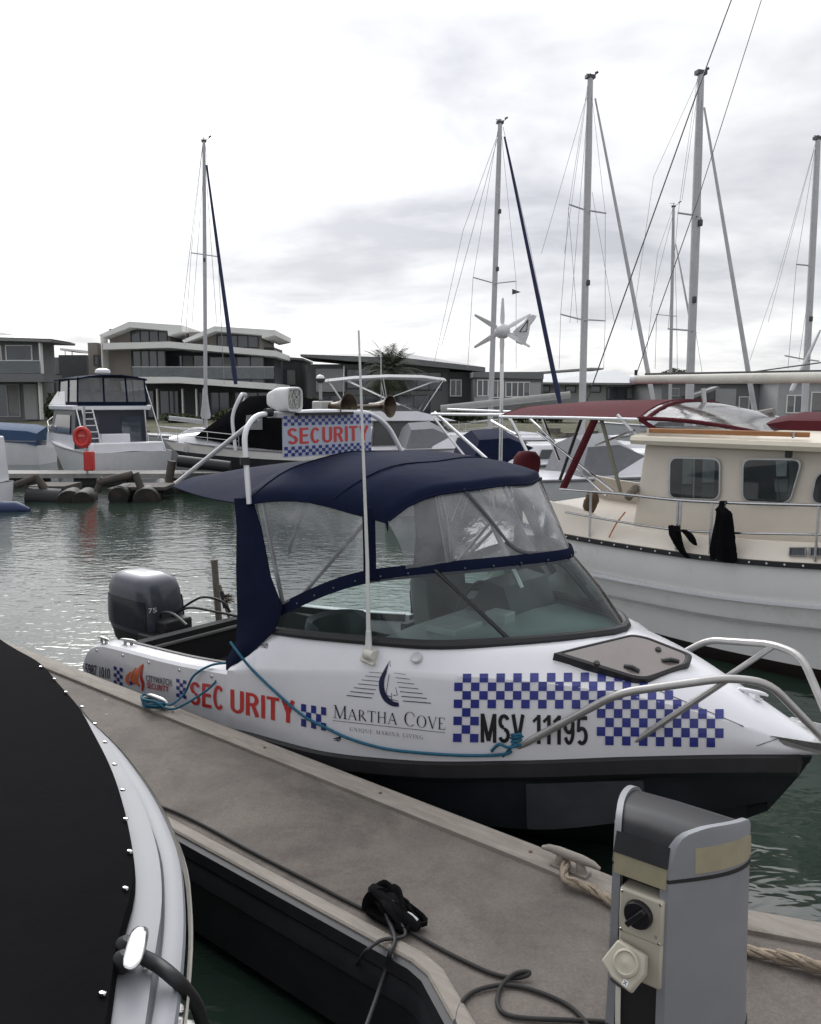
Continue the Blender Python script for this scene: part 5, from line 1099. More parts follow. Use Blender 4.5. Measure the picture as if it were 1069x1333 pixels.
# palm
pb_ = ay(508, 540, 59); pz_ = ay(508, 484, 59).z - 1.2
palm = thing('palm_tree', 'dark date palm with drooping fronds before the long grey house', 'palm tree', (pb_.x, 59, 1.2)); q = random.Random(9)
g = MB(); g.tube([(0, 0, -.2), (.05, 0, pz_ * .5), (0, 0, pz_)], [.32, .26, .3], 9); g.build('trunk', TIMB, palm)
g = MB()
for k in range(110):
    az_ = q.uniform(0, 6.283); el = q.uniform(-.75, 1.35); Lf = q.uniform(1.7, 2.5); d0 = V((math.cos(az_) * math.cos(el), math.sin(az_) * math.cos(el), math.sin(el))); pts = [V((0, 0, pz_))]; d_ = d0.copy()
    for s_ in range(8): pts.append(pts[-1] + d_ * Lf / 8); d_ = (d_ + V((0, 0, -.13))).normalized()
    sd_ = d0.cross(V((0, 0, 1))).normalized() if abs(d0.z) < .98 else V((1, 0, 0))
    for s_ in range(1, 9):
        p = pts[s_]; tdir = (pts[s_] - pts[s_ - 1]).normalized(); ll = .5 * math.sin(math.pi * (s_ / 9.5)) + .12
        for sg in (-1, 1):
            for e_ in (0, .5):
                pp = p + tdir * (e_ - .5) * Lf / 8; tip = pp + (sd_ * sg * .75 + tdir * .75 + V((0, 0, -.25))) * ll; g.mi = 0 if q.random() < .75 else 1; g.poly([pp, pp + tdir * .07, tip])
g.mi = 0; g.build('crown', LEAF, palm, smooth=0, merge=False, recalc=False)
# globe lamp post
lp = ay(418, 560, 50); zl = ay(418, 494, 50).z
gp = thing('street_lamp', 'white globe lamp on a post before the shrubs', 'street lamp', (lp.x, 50, .9)); g = MB(); g.tube([(0, 0, 0), (0, 0, zl - 1.15)], .10, 8); g.build('post', mat('grey_post', (.33, .34, .35), .5), gp)
g = MB(); g.lathe([(.15, -.2), (.27, -.05), (.27, .06)], (0, 0, zl - .9)); g.build('lamp_collar', DGREY, gp); g = MB(); g.lathe([(.25, .06), (.24, .14), (.16, .24), (.02, .28)], (0, 0, zl - .9)); g.build('lamp_globe', mat('opal_globe', (.75, .75, .73), .3), gp)
# ================================================================== trawler yacht on the right
TR = Frame(V((0, 0, 0)), -45); yl = TR.loc(V((3.0, 8.5, 0))).y; TB = 1.65; x0_ = TR.loc(V((3.0, 8.5, 0))).x - 2.75
TR = Frame(TR.u * x0_ + TR.n * (yl + TB), -45)
T = thing('trawler_yacht', 'white and cream trawler yacht with maroon bimini and long white boom', 'yacht', TR.O, -45)
TL = 9.2
def tb(x): return TB * ip([(-.3, .74), (0, .80), (.8, .92), (2, .985), (3.5, 1.0), (5.5, .93), (7.5, .62), (9.2, .03)], x)
def tz(x): return ip([(-.3, 1.25), (0, 1.20), (1.0, 1.13), (2.5, 1.12), (4.5, 1.24), (7, 1.55), (9.2, 1.95)], x)
txs = [-.3, -.15, 0, .2, .45] + [.7 + .25 * k for k in range(34)] + [9.2]
def tsec(x, sg):
    b, z = tb(x), tz(x); wl = b * ip([(-.3, .3), (0, .55), (1, .86), (3, .93), (6, .8), (9.2, .3)], x); zl = ip([(-.3, .68), (0, .55), (.5, .34), (1.2, .2), (3, .14), (9, .2)], x)
    return [V((x, -sg * b, z)), V((x, -sg * (b * 1.0), z - .1)), V((x, -sg * (b * .97 + wl * .03), z - .33)), V((x, -sg * (b * .6 + wl * .4), z * .5 + zl * .5)), V((x, -sg * (b * .2 + wl * .8), z * .2 + zl * .8)), V((x, -sg * wl, zl))]
g = MB()
for sg in (1, -1): g.loft([tsec(x, sg) for x in txs])
g.loft([[p for p in tsec(-.3, 1)], [V((-.36, 0, p.z)) for p in tsec(-.3, 1)], [p for p in tsec(-.3, -1)]])
thull = g.build('hull', mat('trawler_white_paint', (.78, .77, .76), .3, var=.05, vscale=2, stain=((.45, .44, .42), 2.5, .56, .35)), T, smooth=40)
g = MB()
for sg in (1, -1): g.loft([[tsec(x, sg)[5] + V((0, 0, -.0)), V((x, tsec(x, sg)[5].y * .95, min(tsec(x, sg)[5].z - .02, -.05) if x > .5 else tsec(x, sg)[5].z - .3)), V((x, tsec(x, sg)[5].y * .3, -.7))] for x in txs])
g.build('antifoul', mat('dark_antifoul', (.022, .014, .013), .6, var=.3), T, smooth=40)
def tstrip(dz, dep, hgt, name, m, par=None, off=.0):
    g = MB()
    for sg in (1, -1): g.loft([[V((x, -sg * (tb(x) + off), tz(x) + dz)), V((x, -sg * (tb(x) + off + dep), tz(x) + dz)), V((x, -sg * (tb(x) + off + dep), tz(x) + dz - hgt)), V((x, -sg * (tb(x) + off), tz(x) + dz - hgt))] for x in txs[:-1]], closed=True, cap0=True, cap1=True)
    return g.build(name, m, par or T)
tstrip(.0, .035, .05, 'rub_strake', BLK)
tstrip(-.62, .012, .03, 'styling_line', mat('hull_line_grey', (.3, .3, .3), .5), None, -.035); tstrip(-.40, .02, .03, 'upper_moulding', GEL, None, -.012)  # plain grey line and white moulding along the hull side
for k in range(30): x = .0 + k * .17; g = MB(); g.lathe([(.011, 0), (.008, .006)], (x, -tb(x) - .035, tz(x) - .022), (0, -1, 0), n=6); g.build('strake_bolt', GEL, T)
# bulwark and side deck
g = MB()
for sg in (1, -1): g.loft([[V((x, -sg * (tb(x) - .01), tz(x))), V((x, -sg * (tb(x) - .13), tz(x) + .33 * ip([(-.3, 1), (1, .95), (1.6, .55), (9, .5)], x))), V((x, -sg * (tb(x) - .18), tz(x) + .33 * ip([(-.3, 1), (1, .95), (1.6, .55), (9, .5)], x))), V((x, -sg * (tb(x) - .19), tz(x)))] for x in txs[:-2]], closed=True, cap0=True, cap1=True)
g.build('bulwark', CRM, T)
g = MB(); g.loft([[V((x, -tb(x) + .12, tz(x) + .02)), V((x, tb(x) - .12, tz(x) + .02))] for x in txs[:-1]]); g.build('deck', CRM, T, smooth=0)
# cabin
CYN = -TB + .40
c0 = TR.py(824, 647, CYN); c1 = TR.py(836, 578, CYN); CZ = c1.z; CXA = c0.x; CXT = c1.x
CXF = 5.6
g = MB()
g.hexa([(CXA, CYN, 1.2), (CXF + .25, CYN + .1, 1.2), (CXF + .25, -CYN - .1, 1.2), (CXA, -CYN, 1.2)], [(CXT, CYN + .06, CZ), (CXF - .5, CYN + .14, CZ), (CXF - .5, -CYN - .14, CZ), (CXT, -CYN - .06, CZ)])
cabin = g.build('cabin', CRM, T, smooth=0, bevel=.03)
def cside(x, y, out_=0.):      # point on the sloping cabin side
    p = TR.py(x, y, CYN); k = (p.z - 1.2) / (CZ - 1.2); p = TR.py(x, y, CYN + .06 * k - out_); return p
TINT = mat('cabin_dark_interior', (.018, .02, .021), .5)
TGL = glass('cabin_window_glass', (.7, .75, .74), .8, .03, (.2, .22, .22), .1)
def cwin(corners, name='cabin_window', extra=()):
    ring = rounded([cside(*c) for c in corners] + [cside(*corners[0])], .09, 5)[:-1]; mid_ = sum(ring, V()) / len(ring)
    # close the ring smoothly at the first corner too
    a = (cside(*corners[0]) + cside(*corners[1])) / 2; loop = [a] + [cside(*c) for c in corners[1:]] + [cside(*corners[0])] + [a]; ring = rounded(loop, .09, 5)[:-1]
    o_ = V((0, -.012, 0)); g = MB(); inn = [mid_ + (p - mid_) * .93 for p in ring]; g.loft([[p for p in ring], [p + o_ for p in ring], [p + o_ for p in inn], inn], closed=True); w_ = g.build(name, ALU, cabin, smooth=30)
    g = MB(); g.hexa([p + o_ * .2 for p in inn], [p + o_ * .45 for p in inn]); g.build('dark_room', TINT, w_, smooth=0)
    for sh, m_ in extra: g = MB(); g.hexa([cside(*c, .007) for c in sh], [cside(*c, .009) for c in sh]); g.build('curtain' if m_ is CURTG else 'view_through', m_, w_, smooth=0)
    g = MB(); g.poly([p + o_ * .85 for p in inn]); g.build('glass', TGL, w_, smooth=0); return w_
CURTG = mat('curtain_grey', (.12, .13, .13), .9, var=.25, vscale=20, streak=(8, 8, .4)); VIEW = mat('far_window_green_grey', (.42, .47, .48), .4, var=.25, vscale=4); VIEW2 = mat('far_window_darker', (.12, .15, .15), .4, var=.2, vscale=4)
cwin([(871, 594), (939, 596), (938, 651), (870, 649)], extra=[([(889, 597), (902, 597), (901, 630), (888, 630)], VIEW), ([(915, 598), (931, 598), (930, 628), (914, 628)], VIEW), ([(888, 633), (901, 633), (900, 647), (887, 647)], VIEW2), ([(914, 631), (930, 631), (929, 648), (913, 648)], VIEW2), ([(902.5, 595), (905, 595), (904, 650), (901.5, 650)], ALU)])
cwin([(966, 596), (1046, 597), (1029, 656), (965, 653)], extra=[([(1010, 600), (1025, 600), (1024, 620), (1011, 620)], VIEW), ([(1008, 624), (1026, 624), (1025, 640), (1009, 640)], VIEW2), ([(1027, 599), (1042, 599), (1034, 627), (1026, 652), (1024, 652), (1028, 627)], CURTG)])
cwin([(1062, 618), (1100, 600), (1120, 660), (1055, 655)])
g = MB(); ring = [cside(*c, -.0) for c in ((1027, 712), (1110, 712), (1110, 724), (1029, 724))]
for c, nm in (([(1029, 712), (1051, 712), (1051, 723), (1028, 723)], 0), ([(1054, 712), (1110, 713), (1110, 724), (1053, 723)], 0)):
    P = [TR.py(x, y, -tb(4) + .045) for x, y in c]; g = MB(); o_ = V((0, -.03, 0)); m_ = sum(P, V()) / 4; I_ = [m_ + (p - m_) * .86 for p in P]; g.loft([P, [p + o_ for p in P], [p + o_ for p in I_], I_], closed=True); w_ = g.build('portlight', ALU, T, smooth=0); g = MB(); g.poly([p + o_ * .5 for p in I_]); g.build('pane', PANE, w_, smooth=0)
# roof with thick rounded cream edge, teak grab rail
rf = [(CXT - .10, CZ, CYN - .10), (CXF - .2, CZ, CYN - .08)]
g = MB()
def rsec(x, k): w_ = -CYN + .10 - k; return [V((x, -w_, CZ)), V((x, -w_ - .02, CZ + .045)), V((x, -w_, CZ + .085)), V((x, -w_ * .8, CZ + .135)), V((x, -w_ * .4, CZ + .165)), V((x, w_ * .4, CZ + .165)), V((x, w_ * .8, CZ + .135)), V((x, w_, CZ + .085)), V((x, w_, CZ))]
g.loft([rsec(x, k) for x, k in ((CXT - .12, .06), (CXT - .09, .01), (CXT - .0, 0), (3, 0), (4.5, .02), (CXF - .3, .08), (CXF - .05, .18))], closed=True, cap0=True, cap1=True); g.build('cabin_roof', mat('cream_roof', (.62, .57, .47), .4, var=.06), T, smooth=50)
gx0, gx1 = TR.py(842, 566, CYN), TR.py(1054, 572, CYN)
g = MB(); g.box(((gx0.x + gx1.x) / 2, CYN - .0, CZ + .155), (gx1.x - gx0.x, .035, .05)); tk = g.build('teak_grab_rail', TEAK, T, bevel=.008)
for px_ in (845, 1034): c = TR.py(px_, 572, CYN); g = MB(); g.tube([V((c.x, CYN - .03, CZ + .12)), V((c.x, CYN - .03, CZ + .18))], .014, 6); g.build('rail_eye', STEEL, tk)
# guard rail with stanchions
STN = STEEL
yr = -TB + .02
def rp(x, y): p = TR.py(x, y, yr); return V((p.x, -tb(p.x) + .02, p.z))
g = MB(); g.tube(spline([rp(721, 638), rp(800, 643), rp(880, 651), rp(960, 655), rp(1069, 658), rp(1120, 660)], 6), .017, 8); g.build('top_rail', STN, T)
g = MB(); g.tube(spline([rp(729, 668), rp(800, 679), rp(880, 690), rp(960, 694), rp(1069, 696), rp(1120, 697)], 6), .012, 8); g.build('lower_rail', STN, T)
for (a, b_) in (((765, 641), (765, 703)), ((882, 652), (884, 726)), ((886, 652), (888, 700)), ((927, 654), (929, 727)), ((1066, 658), (1066, 733))):
    p, q_ = rp(*a), rp(*b_); g = MB(); g.tube([p, V((p.x, q_.y, max(q_.z, tz(p.x) + .02)))], .015, 8); g.build('stanchion', STN, T)
g = MB(); p = TR.py(1027, 590, CYN - .04); g.box(p, (.06, .05, .09)); g.build('nav_lamp', BLK, T, bevel=.008)
# aft maroon bimini
def bz_(x, y, yl_): return TR.py(x, y, yl_)
bx0, bx1 = TR.py(640, 540, -1.1), TR.py(815, 545, -1.1)
BX0, BX1, BZ = TR.py(676, 533, -.7).x, CXT - .12, 2.58
def bsec(x, zc, ze, w_): return [V((x, w_ * (-1 + k / 6), ze + (zc - ze) * (1 - abs(-1 + k / 6) ** 2.6))) for k in range(13)]
BSC = [bsec(BX0, 2.62, 2.49, 1.08), bsec(BX0 * .6 + BX1 * .4, 2.68, 2.50, 1.13), bsec(BX0 * .2 + BX1 * .8, 2.70, 2.49, 1.15), bsec(BX1, 2.70, 2.49, 1.15)]
g = MB(); g.sheet(BSC, .015); bim = g.build('bimini', MARO, T, smooth=60)
g = MB()
for i in (0, 3): g.tube([p + V((0, 0, -.012)) for p in BSC[i]], .022, 6)
g.build('canvas_hem', MARO, bim)
g = MB(); g.tube([(BX0 - .02, -1.09, 2.475), (BX0 * .5 + BX1 * .5, -1.14, 2.48), (BX1 + .02, -1.16, 2.475)], .018, 8); g.build('bimini_trim', ALUW, bim)
g = MB(); g.tube([(BX0 - .02, 1.09, 2.475), (BX1, 1.16, 2.475)], .018, 8); g.build('bimini_trim', ALUW, bim)
WSF = [V((BX1 + 1.35, 1.05 * (-1 + k / 6), CZ + .15 + .03 * (1 - abs(-1 + k / 6)))) for k in range(13)]
WST = [p.copy() for p in BSC[3]]
def wsr(t): return [a.lerp(c, t) + V((0, 0, .10 * math.sin(math.pi * t) * .35)) for a, c in zip(WST, WSF)]
g = MB(); g.loft([wsr(t / 8) for t in range(9)]); g.build('clear_windshield', glass('clear_windshield_vinyl', (.9, .92, .93), .8, .08, (.35, .35, .37), .09, .002), bim)
g = MB(); g.tube([wsr(t / 8)[0] for t in range(9)], .024, 8); g.build('windshield_border', MARO, bim); g = MB(); g.tube([wsr(t / 8)[12] for t in range(9)], .024, 8); g.build('windshield_border', MARO, bim)
g = MB(); g.tube([wsr(.08)[k] for k in range(13)], .025, 6); g.build('windshield_border', MARO, bim)
g = MB(); g.tube([WST[0], V((BX1 + .22, -1.13, CZ + .16))], .025, 8); g.build('windshield_border', MARO, bim)
g = MB(); g.tube([V((BX1 + .22, -1.13, CZ + .16)), wsr(1)[0]], .022, 8); g.build('windshield_border', MARO, bim)
sp_ = MB(); sp_.loft([[wsr(t / 8)[0] for t in range(9)], [V((BX1 + .02 + .2 * (1 - abs(1 - 0)) + (1.33) * t / 8 * 1.0, -1.13, CZ + .17)) for t in range(9)]]); sp_.build('clear_side_wing', bpy.data.materials['clear_windshield_vinyl'], bim)
# cockpit canvas leg, frame tubes, gantry aft
LG = lambda a, b_, y0, y1, r, m, nm, par=T: MB().tube([TR.py(*a, y0), TR.py(*b_, y1)], r, 8).build(nm, m, par)
LG((775, 545), (733, 636), -1.1, -1.2, .045, MARO, 'rolled_curtain'); LG((757, 545), (729, 625), .2, .0, .022, BLK, 'lashing')
LG((782, 542), (808, 640), -1.05, -1.2, .022, mat('dull_khaki_tube', (.16, .155, .11), .5), 'bimini_leg'); LG((700, 562), (800, 640), -.6, -1.2, .016, STEEL, 'bimini_brace'); LG((775, 580), (826, 560), -.9, -1.2, .014, STEEL, 'bimini_brace'); LG((750, 610), (790, 645), -.4, -.9, .014, STEEL, 'bimini_brace')
LG((804, 540), (828, 566), -1.15, -1.15, .02, ALUW, 'bimini_leg')
GX = TR.py(655, 545, .35)
LG((566, 537), (640, 603), .6, .4, .028, STEEL, 'gantry_tube'); LG((705, 540), (728, 600), -.1, -.3, .02, STEEL, 'gantry_tube'); LG((640, 548), (672, 566), .4, -.1, .02, STEEL, 'gantry_tube'); LG((662, 540), (688, 592), .3, .2, .024, STEEL, 'gantry_tube'); LG((690, 545), (722, 575), -.2, -.4, .018, STEEL, 'gantry_tube')
LG((562, 539), (745, 541), .5, -.9, .022, ALUW, 'gantry_rail'); LG((583, 533), (690, 537), .9, .5, .02, ALUW, 'gantry_rail')
LG((566, 545), (610, 600), .9, .9, .02, STEEL, 'gantry_tube')
# round maroon cover on the stern rail
c = TR.py(686, 601, -.5); g = MB(); g.lathe([(.02, .15), (.12, .135), (.18, .06), (.19, -.02), (.17, -.14), (.13, -.3)], c, n=16); g.build('maroon_cover', MARO, T, smooth=60)
# wind generator on its pole
wp0, wp1 = TR.py(654, 600, .35), TR.py(654, 440, .35)
g = MB(); g.tube([V((wp1.x, .35, 1.4)), V((wp1.x, .35, wp1.z - .08))], .03, 10); pole = g.build('turbine_pole', STEEL, T)
hc = V((wp1.x, .35, TR.py(652, 431, .35).z)); fdir = TR.loc(TR.O + V((-.18, -1, .05)).normalized()); fdir = V((fdir.x, fdir.y, .03)).normalized(); WHITE = mat('turbine_white', (.62, .62, .63), .4, var=.05)
g = MB(); g.lathe([(.003, .13), (.06, .11), (.1, .06), (.118, -.01), (.11, -.09), (.07, -.17), (.05, -.25), (.03, -.27)], hc, fdir, n=20); hub = g.build('turbine_hub', WHITE, pole, smooth=60)
ra = fdir.cross(V((0, 0, 1))).normalized(); rb = ra.cross(fdir).normalized()
for k in range(6):
    a = math.radians(90 + 60 * k); d_ = ra * math.cos(a) + rb * math.sin(a); s_ = fdir.cross(d_); g = MB()
    g.loft([[hc + d_ * r + s_ * w_ * u_ + fdir * (v_ * .012 + .03 - .035 * u_ * w_ / .06) for u_, v_ in ((-1, 0), (0, 1), (1, 0), (0, -1))] for r, w_ in ((.10, .030), (.2, .036), (.35, .026), (.47, .018), (.485, .008))], closed=True, cap0=True, cap1=True); g.build('turbine_blade', WHITE, pole, smooth=50)
bk_ = -fdir; side_ = ra if ra.x > 0 else -ra
tl = lambda x, y: TR.py(x, y, .35 + .12)
fin = [tl(668, 432), tl(672, 428), tl(682, 420), tl(688, 412), tl(694, 409.5), tl(698.5, 411), tl(696, 416), tl(690, 424), tl(688, 436), tl(684, 447), tl(679, 449), tl(672, 446)]
g = MB(); g.prism([p + V((0, .006, 0)) for p in fin], (0, -.012, 0)); fn_ = g.build('turbine_tail_fin', WHITE, pole, smooth=0)
g = MB(); a = hc - fdir * .2; g.tube([a, tl(672, 436) + V((0, .0, 0))], .03, 8); g.build('tail_boom', WHITE, fn_)
for tri in ([(677, 432), (688, 416.5), (686, 431)],):
    lp_ = [tl(*p) + V((0, -.012, 0)) for p in tri]; g = MB(); g.tube(lp_, .008, 4, closed=True); g.build('triangle_mark', RED if 0 else NBLU, fn_)
g = MB(); g.lathe([(.014, 0), (.014, .003)], tl(682, 439) + V((0, -.008, 0)), (0, -1, 0), n=10); g.build('fin_hole', mat('hole_sky_grey', (.75, .75, .76), .6), fn_)
# boom, crutch, mast (mast stands out of frame), topping lift, backstay
bm0, bm1 = TR.py(826, 494, 0), TR.py(1069, 495, 0); BMZ = (bm0.z)
g = MB(); g.tube([bm0, V((5.3, 0, bm1.z + .02))], [.05, .062], 12, flat=1.15); boomo = g.build('boom', CRM if 0 else mat('boom_ivory', (.62, .60, .54), .35), T, smooth=60)
g = MB(); g.tube([bm0 + V((.15, 0, .066)), V((5.3, 0, bm1.z + .09))], .014, 6); g.build('boom_track', DGREY, boomo)
g = MB(); g.tube([bm0 + V((-.04, 0, 0)), bm0 + V((.03, 0, .0))], .056, 12); g.build('boom_end', GEL, boomo)
g = MB(); g.tube([(5.4, 0, 1.3), (5.4, 0, 9.6)], .08, 12); g.build('mast', ALU, T)
g = MB(); cx0 = TR.py(916, 500, 0); g.tube([V((cx0.x, .0, cx0.z - .05)), V((cx0.x + .06, 0, CZ + .12))], .03, 8); g.build('boom_crutch', ALU, T)
WIRE = mat('rigging_wire', (.07, .07, .075), .5, .3)
def wire(a, b_, r, nm, par, m=WIRE): return MB().tube([a, b_], r, 5).build(nm, m, par)
wire(TR.py(829, 486, .0), TR.py(908, 262, .0), .006, 'topping_lift', T); wire(TR.py(908, 262, 0), TR.py(1004, -40, 0), .005, 'topping_lift', T)
g = MB(); p = TR.py(828, 486, 0); g.box(p, (.035, .03, .09)); g.build('pulley_block', BLK, T, bevel=.008)
wire(TR.py(736, 600, .3), TR.py(912, 108, .3), .009, 'backstay', T); wire(TR.py(912, 108, .3), TR.py(967, -40, .3), .008, 'backstay', T); wire(TR.py(915, 493, 0), TR.py(1069, 472, 0), .008, 'boom_line', T)
# maroon sail cover on the cabin top
q0 = TR.py(1000, 553, -.3); g = MB(); g.loft([[V((q0.x + .02 + i * .28, -.45, CZ + .15)), V((q0.x + i * .28, -.43, CZ + .22 + .05 * min(1, i))), V((q0.x + i * .28, 0, CZ + .30 + .06 * min(1, i))), V((q0.x + i * .28, .43, CZ + .2))] for i in range(6)], cap0=True, cap1=True); g.build('maroon_hatch_cover', MARO, T, smooth=60)
g = MB(); q1 = TR.py(1000, 548, .5); g.tube([TR.py(935, 551, .6), TR.py(980, 543, .6), TR.py(1008, 536, .6)], [.03, .07, .05], 8); g.build('folded_canvas', mat('folded_canvas_grey', (.2, .19, .18), .9), T)
# soft black fenders hung on the rail
def fend(px_, pts, label):
    root = thing('hanging_fender', label, 'fender', TR.world(rp(*pts[0])), -45, 'black fenders on the trawler rail'); o_ = rp(*pts[0]); g = MB()
    P = [rp(*p) + V((0, -.05, 0)) - o_ for p in pts]; g.tube(spline(P[:-1] + [P[-1]], 4), px_, 12, flat=.75); g.build('cloth_bag', BLK, root, smooth=60); g = MB(); g.tube([V((0, -.02, .03)), V((.01, -.05, -.06))], .02, 6); g.build('lashing', BLK, root); return root
def rr(pr): return [ip(pr, k / 24.0) for k in range(25)]
def cloth(root_pt, pts, rad, nm, root, seed, flat=.6):
    """gathered cloth: a tube whose rings are pleated and crumpled"""
    q = random.Random(seed); P = [rp(*p) + V((0, -.06, 0)) - root_pt for p in pts]; C_ = spline(P, 5); g = MB(); secs = []; ph = q.uniform(0, 6)
    for i, p in enumerate(C_):
        t = i / (len(C_) - 1); r = ip(rad, t); secs.append([p + V((math.cos(a), flat * math.sin(a), .12 * math.sin(3 * a + ph))) * r * (1 + .16 * math.sin(5 * a + ph + 2.2 * t) + .10 * math.sin(9 * a - 5 * t) + q.uniform(-.05, .05)) for a in [6.2832 * k / 26 for k in range(26)]])
    g.loft(secs, closed=True, cap0=True, cap1=True); return g.build(nm, CANV, root, smooth=35)
FG = 'black cloth fenders on the trawler rail'
o1 = rp(943, 656); f1 = thing('hanging_fender', 'tall black cloth covered fender hanging from the trawler rail right of the pair of posts', 'fender', TR.world(o1), -45, FG)
cloth(o1, [(943, 652), (943, 662), (946, 668), (946, 690), (946, 710), (947, 728)], [(0, .02), (.13, .026), (.2, .055), (.45, .08), (.8, .115), (1, .125)], 'cloth_bag', f1, 3)
g = MB(); g.tube([V((-.03, -.05, -.02)), V((.03, -.06, -.03)), V((.02, -.02, .03)), V((-.03, -.02, .02))], .012, 6, closed=True); g.build('lashing', BLK, f1)
o2 = rp(882, 686); f2 = thing('hanging_fender', 'crumpled black cloth tied at the lower trawler rail by the pair of posts', 'fender', TR.world(o2), -45, FG)
cloth(o2, [(878, 684), (884, 690), (893, 690), (900, 696), (905, 704), (909, 709)], [(0, .04), (.2, .055), (.5, .05), (.8, .035), (1, .015)], 'cloth_tail', f2, 5)
cloth(o2, [(880, 684), (882, 695), (886, 706), (892, 717), (900, 726)], [(0, .05), (.3, .06), (.6, .042), (1, .018)], 'cloth_tail', f2, 8)
g = MB(); g.tube(spline([TR.world(rp(*p)) for p in ((812, 667), (800, 682), (790, 700))], 5), .008, 6); tag(g.build('orange_line', mat('orange_line', (.5, .16, .05), .7), None), 'thin orange line tied to the trawler lower rail near its stern', 'line')
g = MB(); g.tube(spline([TR.py(817, 648, -1.3), TR.py(824, 640, -1.3), TR.py(828, 636, -1.2)], 5), .05, 8); g.build('coiled_line', TIMB, T)
for p in ((768, 657), (771, 650)): g = MB(); c = TR.py(*p, -1.35); g.lathe([(.02, .09), (.07, .06), (.085, -.02), (.05, -.09)], c, n=10); g.build('winch', mat('tarnished_bronze', (.12, .08, .05), .5, .5), T)

WH = mat('yacht_white_hull', (.60, .61, .62), .25, var=.04); GH = mat('yacht_grey_hull', (.36, .37, .38), .3, var=.05)
# ================================================================== helper for moored boats
def mkhull(root, Lh, Bm, fs, fb, m, rake=.7, m_bot=None, split=.0, wl=.82, dark=.0, deckm=None, fullness=2.2, tr_=.88):
    """hull with x = 0 at the transom and x = Lh at the stem"""
    def hb_(t): return Bm / 2 * (tr_ + (1 - tr_) * min(1, t / .35)) * (1 - max(0, (t - .4) / .6) ** fullness) if t < 1 else .02
    def sh_(t): return fs + (fb - fs) * t ** 1.8
    def pt(t, k, sg):
        z = sh_(t) * (1 - k) - .12 * k; b = hb_(t) * (1 - (1 - wl) * k ** 1.3) * (1 - .55 * k * t ** 3); x = Lh * t - rake * t ** 3 * k
        return V((x, -sg * max(b, .012), z))
    ts_ = [k / 22 for k in range(23)]; out_ = []
    def band_(k0, k1, nm, mm):
        g = MB()
        for sg in (1, -1): g.loft([[pt(t, k0 + (k1 - k0) * j / 5, sg) for j in range(6)] for t in ts_])
        g.loft([[pt(0, k0 + (k1 - k0) * j / 5, 1) for j in range(6)], [pt(0, k0 + (k1 - k0) * j / 5, -1) for j in range(6)]])
        return g.build(nm, mm, root, smooth=40)
    if m_bot: o = band_(0, split, 'hull', m); band_(split, 1, 'lower_hull', m_bot)
    else: o = band_(0, 1, 'hull', m)
    g = MB(); g.loft([[pt(t, .0, 1) + V((0, .03, -.03)), V((Lh * t, 0, sh_(t) + .03)), pt(t, 0, -1) + V((0, -.03, -.03))] for t in ts_]); g.build('deck', deckm or GEL, root)
    g = MB()
    for sg in (1, -1): g.tube([pt(t, .02, sg) + V((0, -.012 * sg, 0)) for t in ts_], .03, 6)
    g.build('rub_rail', MGREY, root)
    return hb_, sh_
def block(root, name, m, b0, b1, bevel=.03): g = MB(); g.hexa(b0, b1); return g.build(name, m, root, smooth=30, bevel=bevel)
def house_block(root, name, m, x0, x1, w0, w1, z0, z1, fs=.0, bs=.0, bevel=.04):
    """cabin block: w half widths bottom/top, fs/bs how far the top leans back from the front/back"""
    return block(root, name, m, [(x0, -w0, z0), (x1, -w0, z0), (x1, w0, z0), (x0, w0, z0)], [(x0 + bs, -w1, z1), (x1 - fs, -w1, z1), (x1 - fs, w1, z1), (x0 + bs, w1, z1)], bevel)
def pane(root, name, m, pts, th=.012):
    n_ = (V(pts[1]) - V(pts[0])).cross(V(pts[-1]) - V(pts[0])).normalized() * th; g = MB(); g.hexa([V(p) - n_ * .5 for p in pts], [V(p) + n_ * .5 for p in pts]); return g.build(name, m, root, smooth=0)
def rails(root, pts, h, r=.016, mid=True, m=STEEL, nm='guard_rail'):
    pts = [V(p) for p in pts]; g = MB(); g.tube([p + V((0, 0, h)) for p in pts], r, 6); o = g.build(nm, m, root)
    for p in pts: g = MB(); g.tube([p, p + V((0, 0, h))], r, 6); g.build('stanchion', m, o)
    if mid: g = MB(); g.tube([p + V((0, 0, h * .5)) for p in pts], r * .7, 6); g.build('mid_rail', m, o)
    return o
DKW = mat('tinted_cabin_glass', (.02, .022, .026), .08, var=.2, spec=.8)
# ---- flybridge cruiser, stern towards us
F1 = Frame(ay(174, 625, 28.5) * 1.0, 126); F1.O.z = 0
fc_ = thing('flybridge_cruiser', 'white flybridge cruiser with clear enclosed upper helm and navy top', 'motor cruiser', F1.O, 126)
mkhull(fc_, 8.2, 3.1, .95, 1.55, mat('cruiser_white', (.55, .56, .58), .3, var=.06, stain=((.4, .4, .4), 2, .6, .4)), .9)
house_block(fc_, 'saloon', mat('saloon_dark_navy', (.02, .025, .04), .4), 2.2, 6.2, 1.3, 1.2, .9, 2.35, 1.0, .0)
for sg in (-1, 1): pane(fc_, 'saloon_window', DKW, [(2.8, sg * 1.285, 1.5), (5.2, sg * 1.285, 1.5), (4.7, sg * 1.235, 2.15), (2.8, sg * 1.235, 2.15)]); pane(fc_, 'cabin_side', GEL, [(2.2, sg * 1.33, .9), (6.1, sg * 1.33, .9), (6.0, sg * 1.3, 1.45), (2.2, sg * 1.3, 1.45)], .03)
for y0, y1 in ((-1.05, -.35), (.45, 1.1)): pane(fc_, 'aft_window', PANE, [(2.18, y0, 1.1), (2.18, y1, 1.1), (2.18, y1, 2.1), (2.18, y0, 2.1)])
house_block(fc_, 'flybridge_deck', GEL, 1.9, 5.4, 1.35, 1.38, 2.33, 2.5, .1)
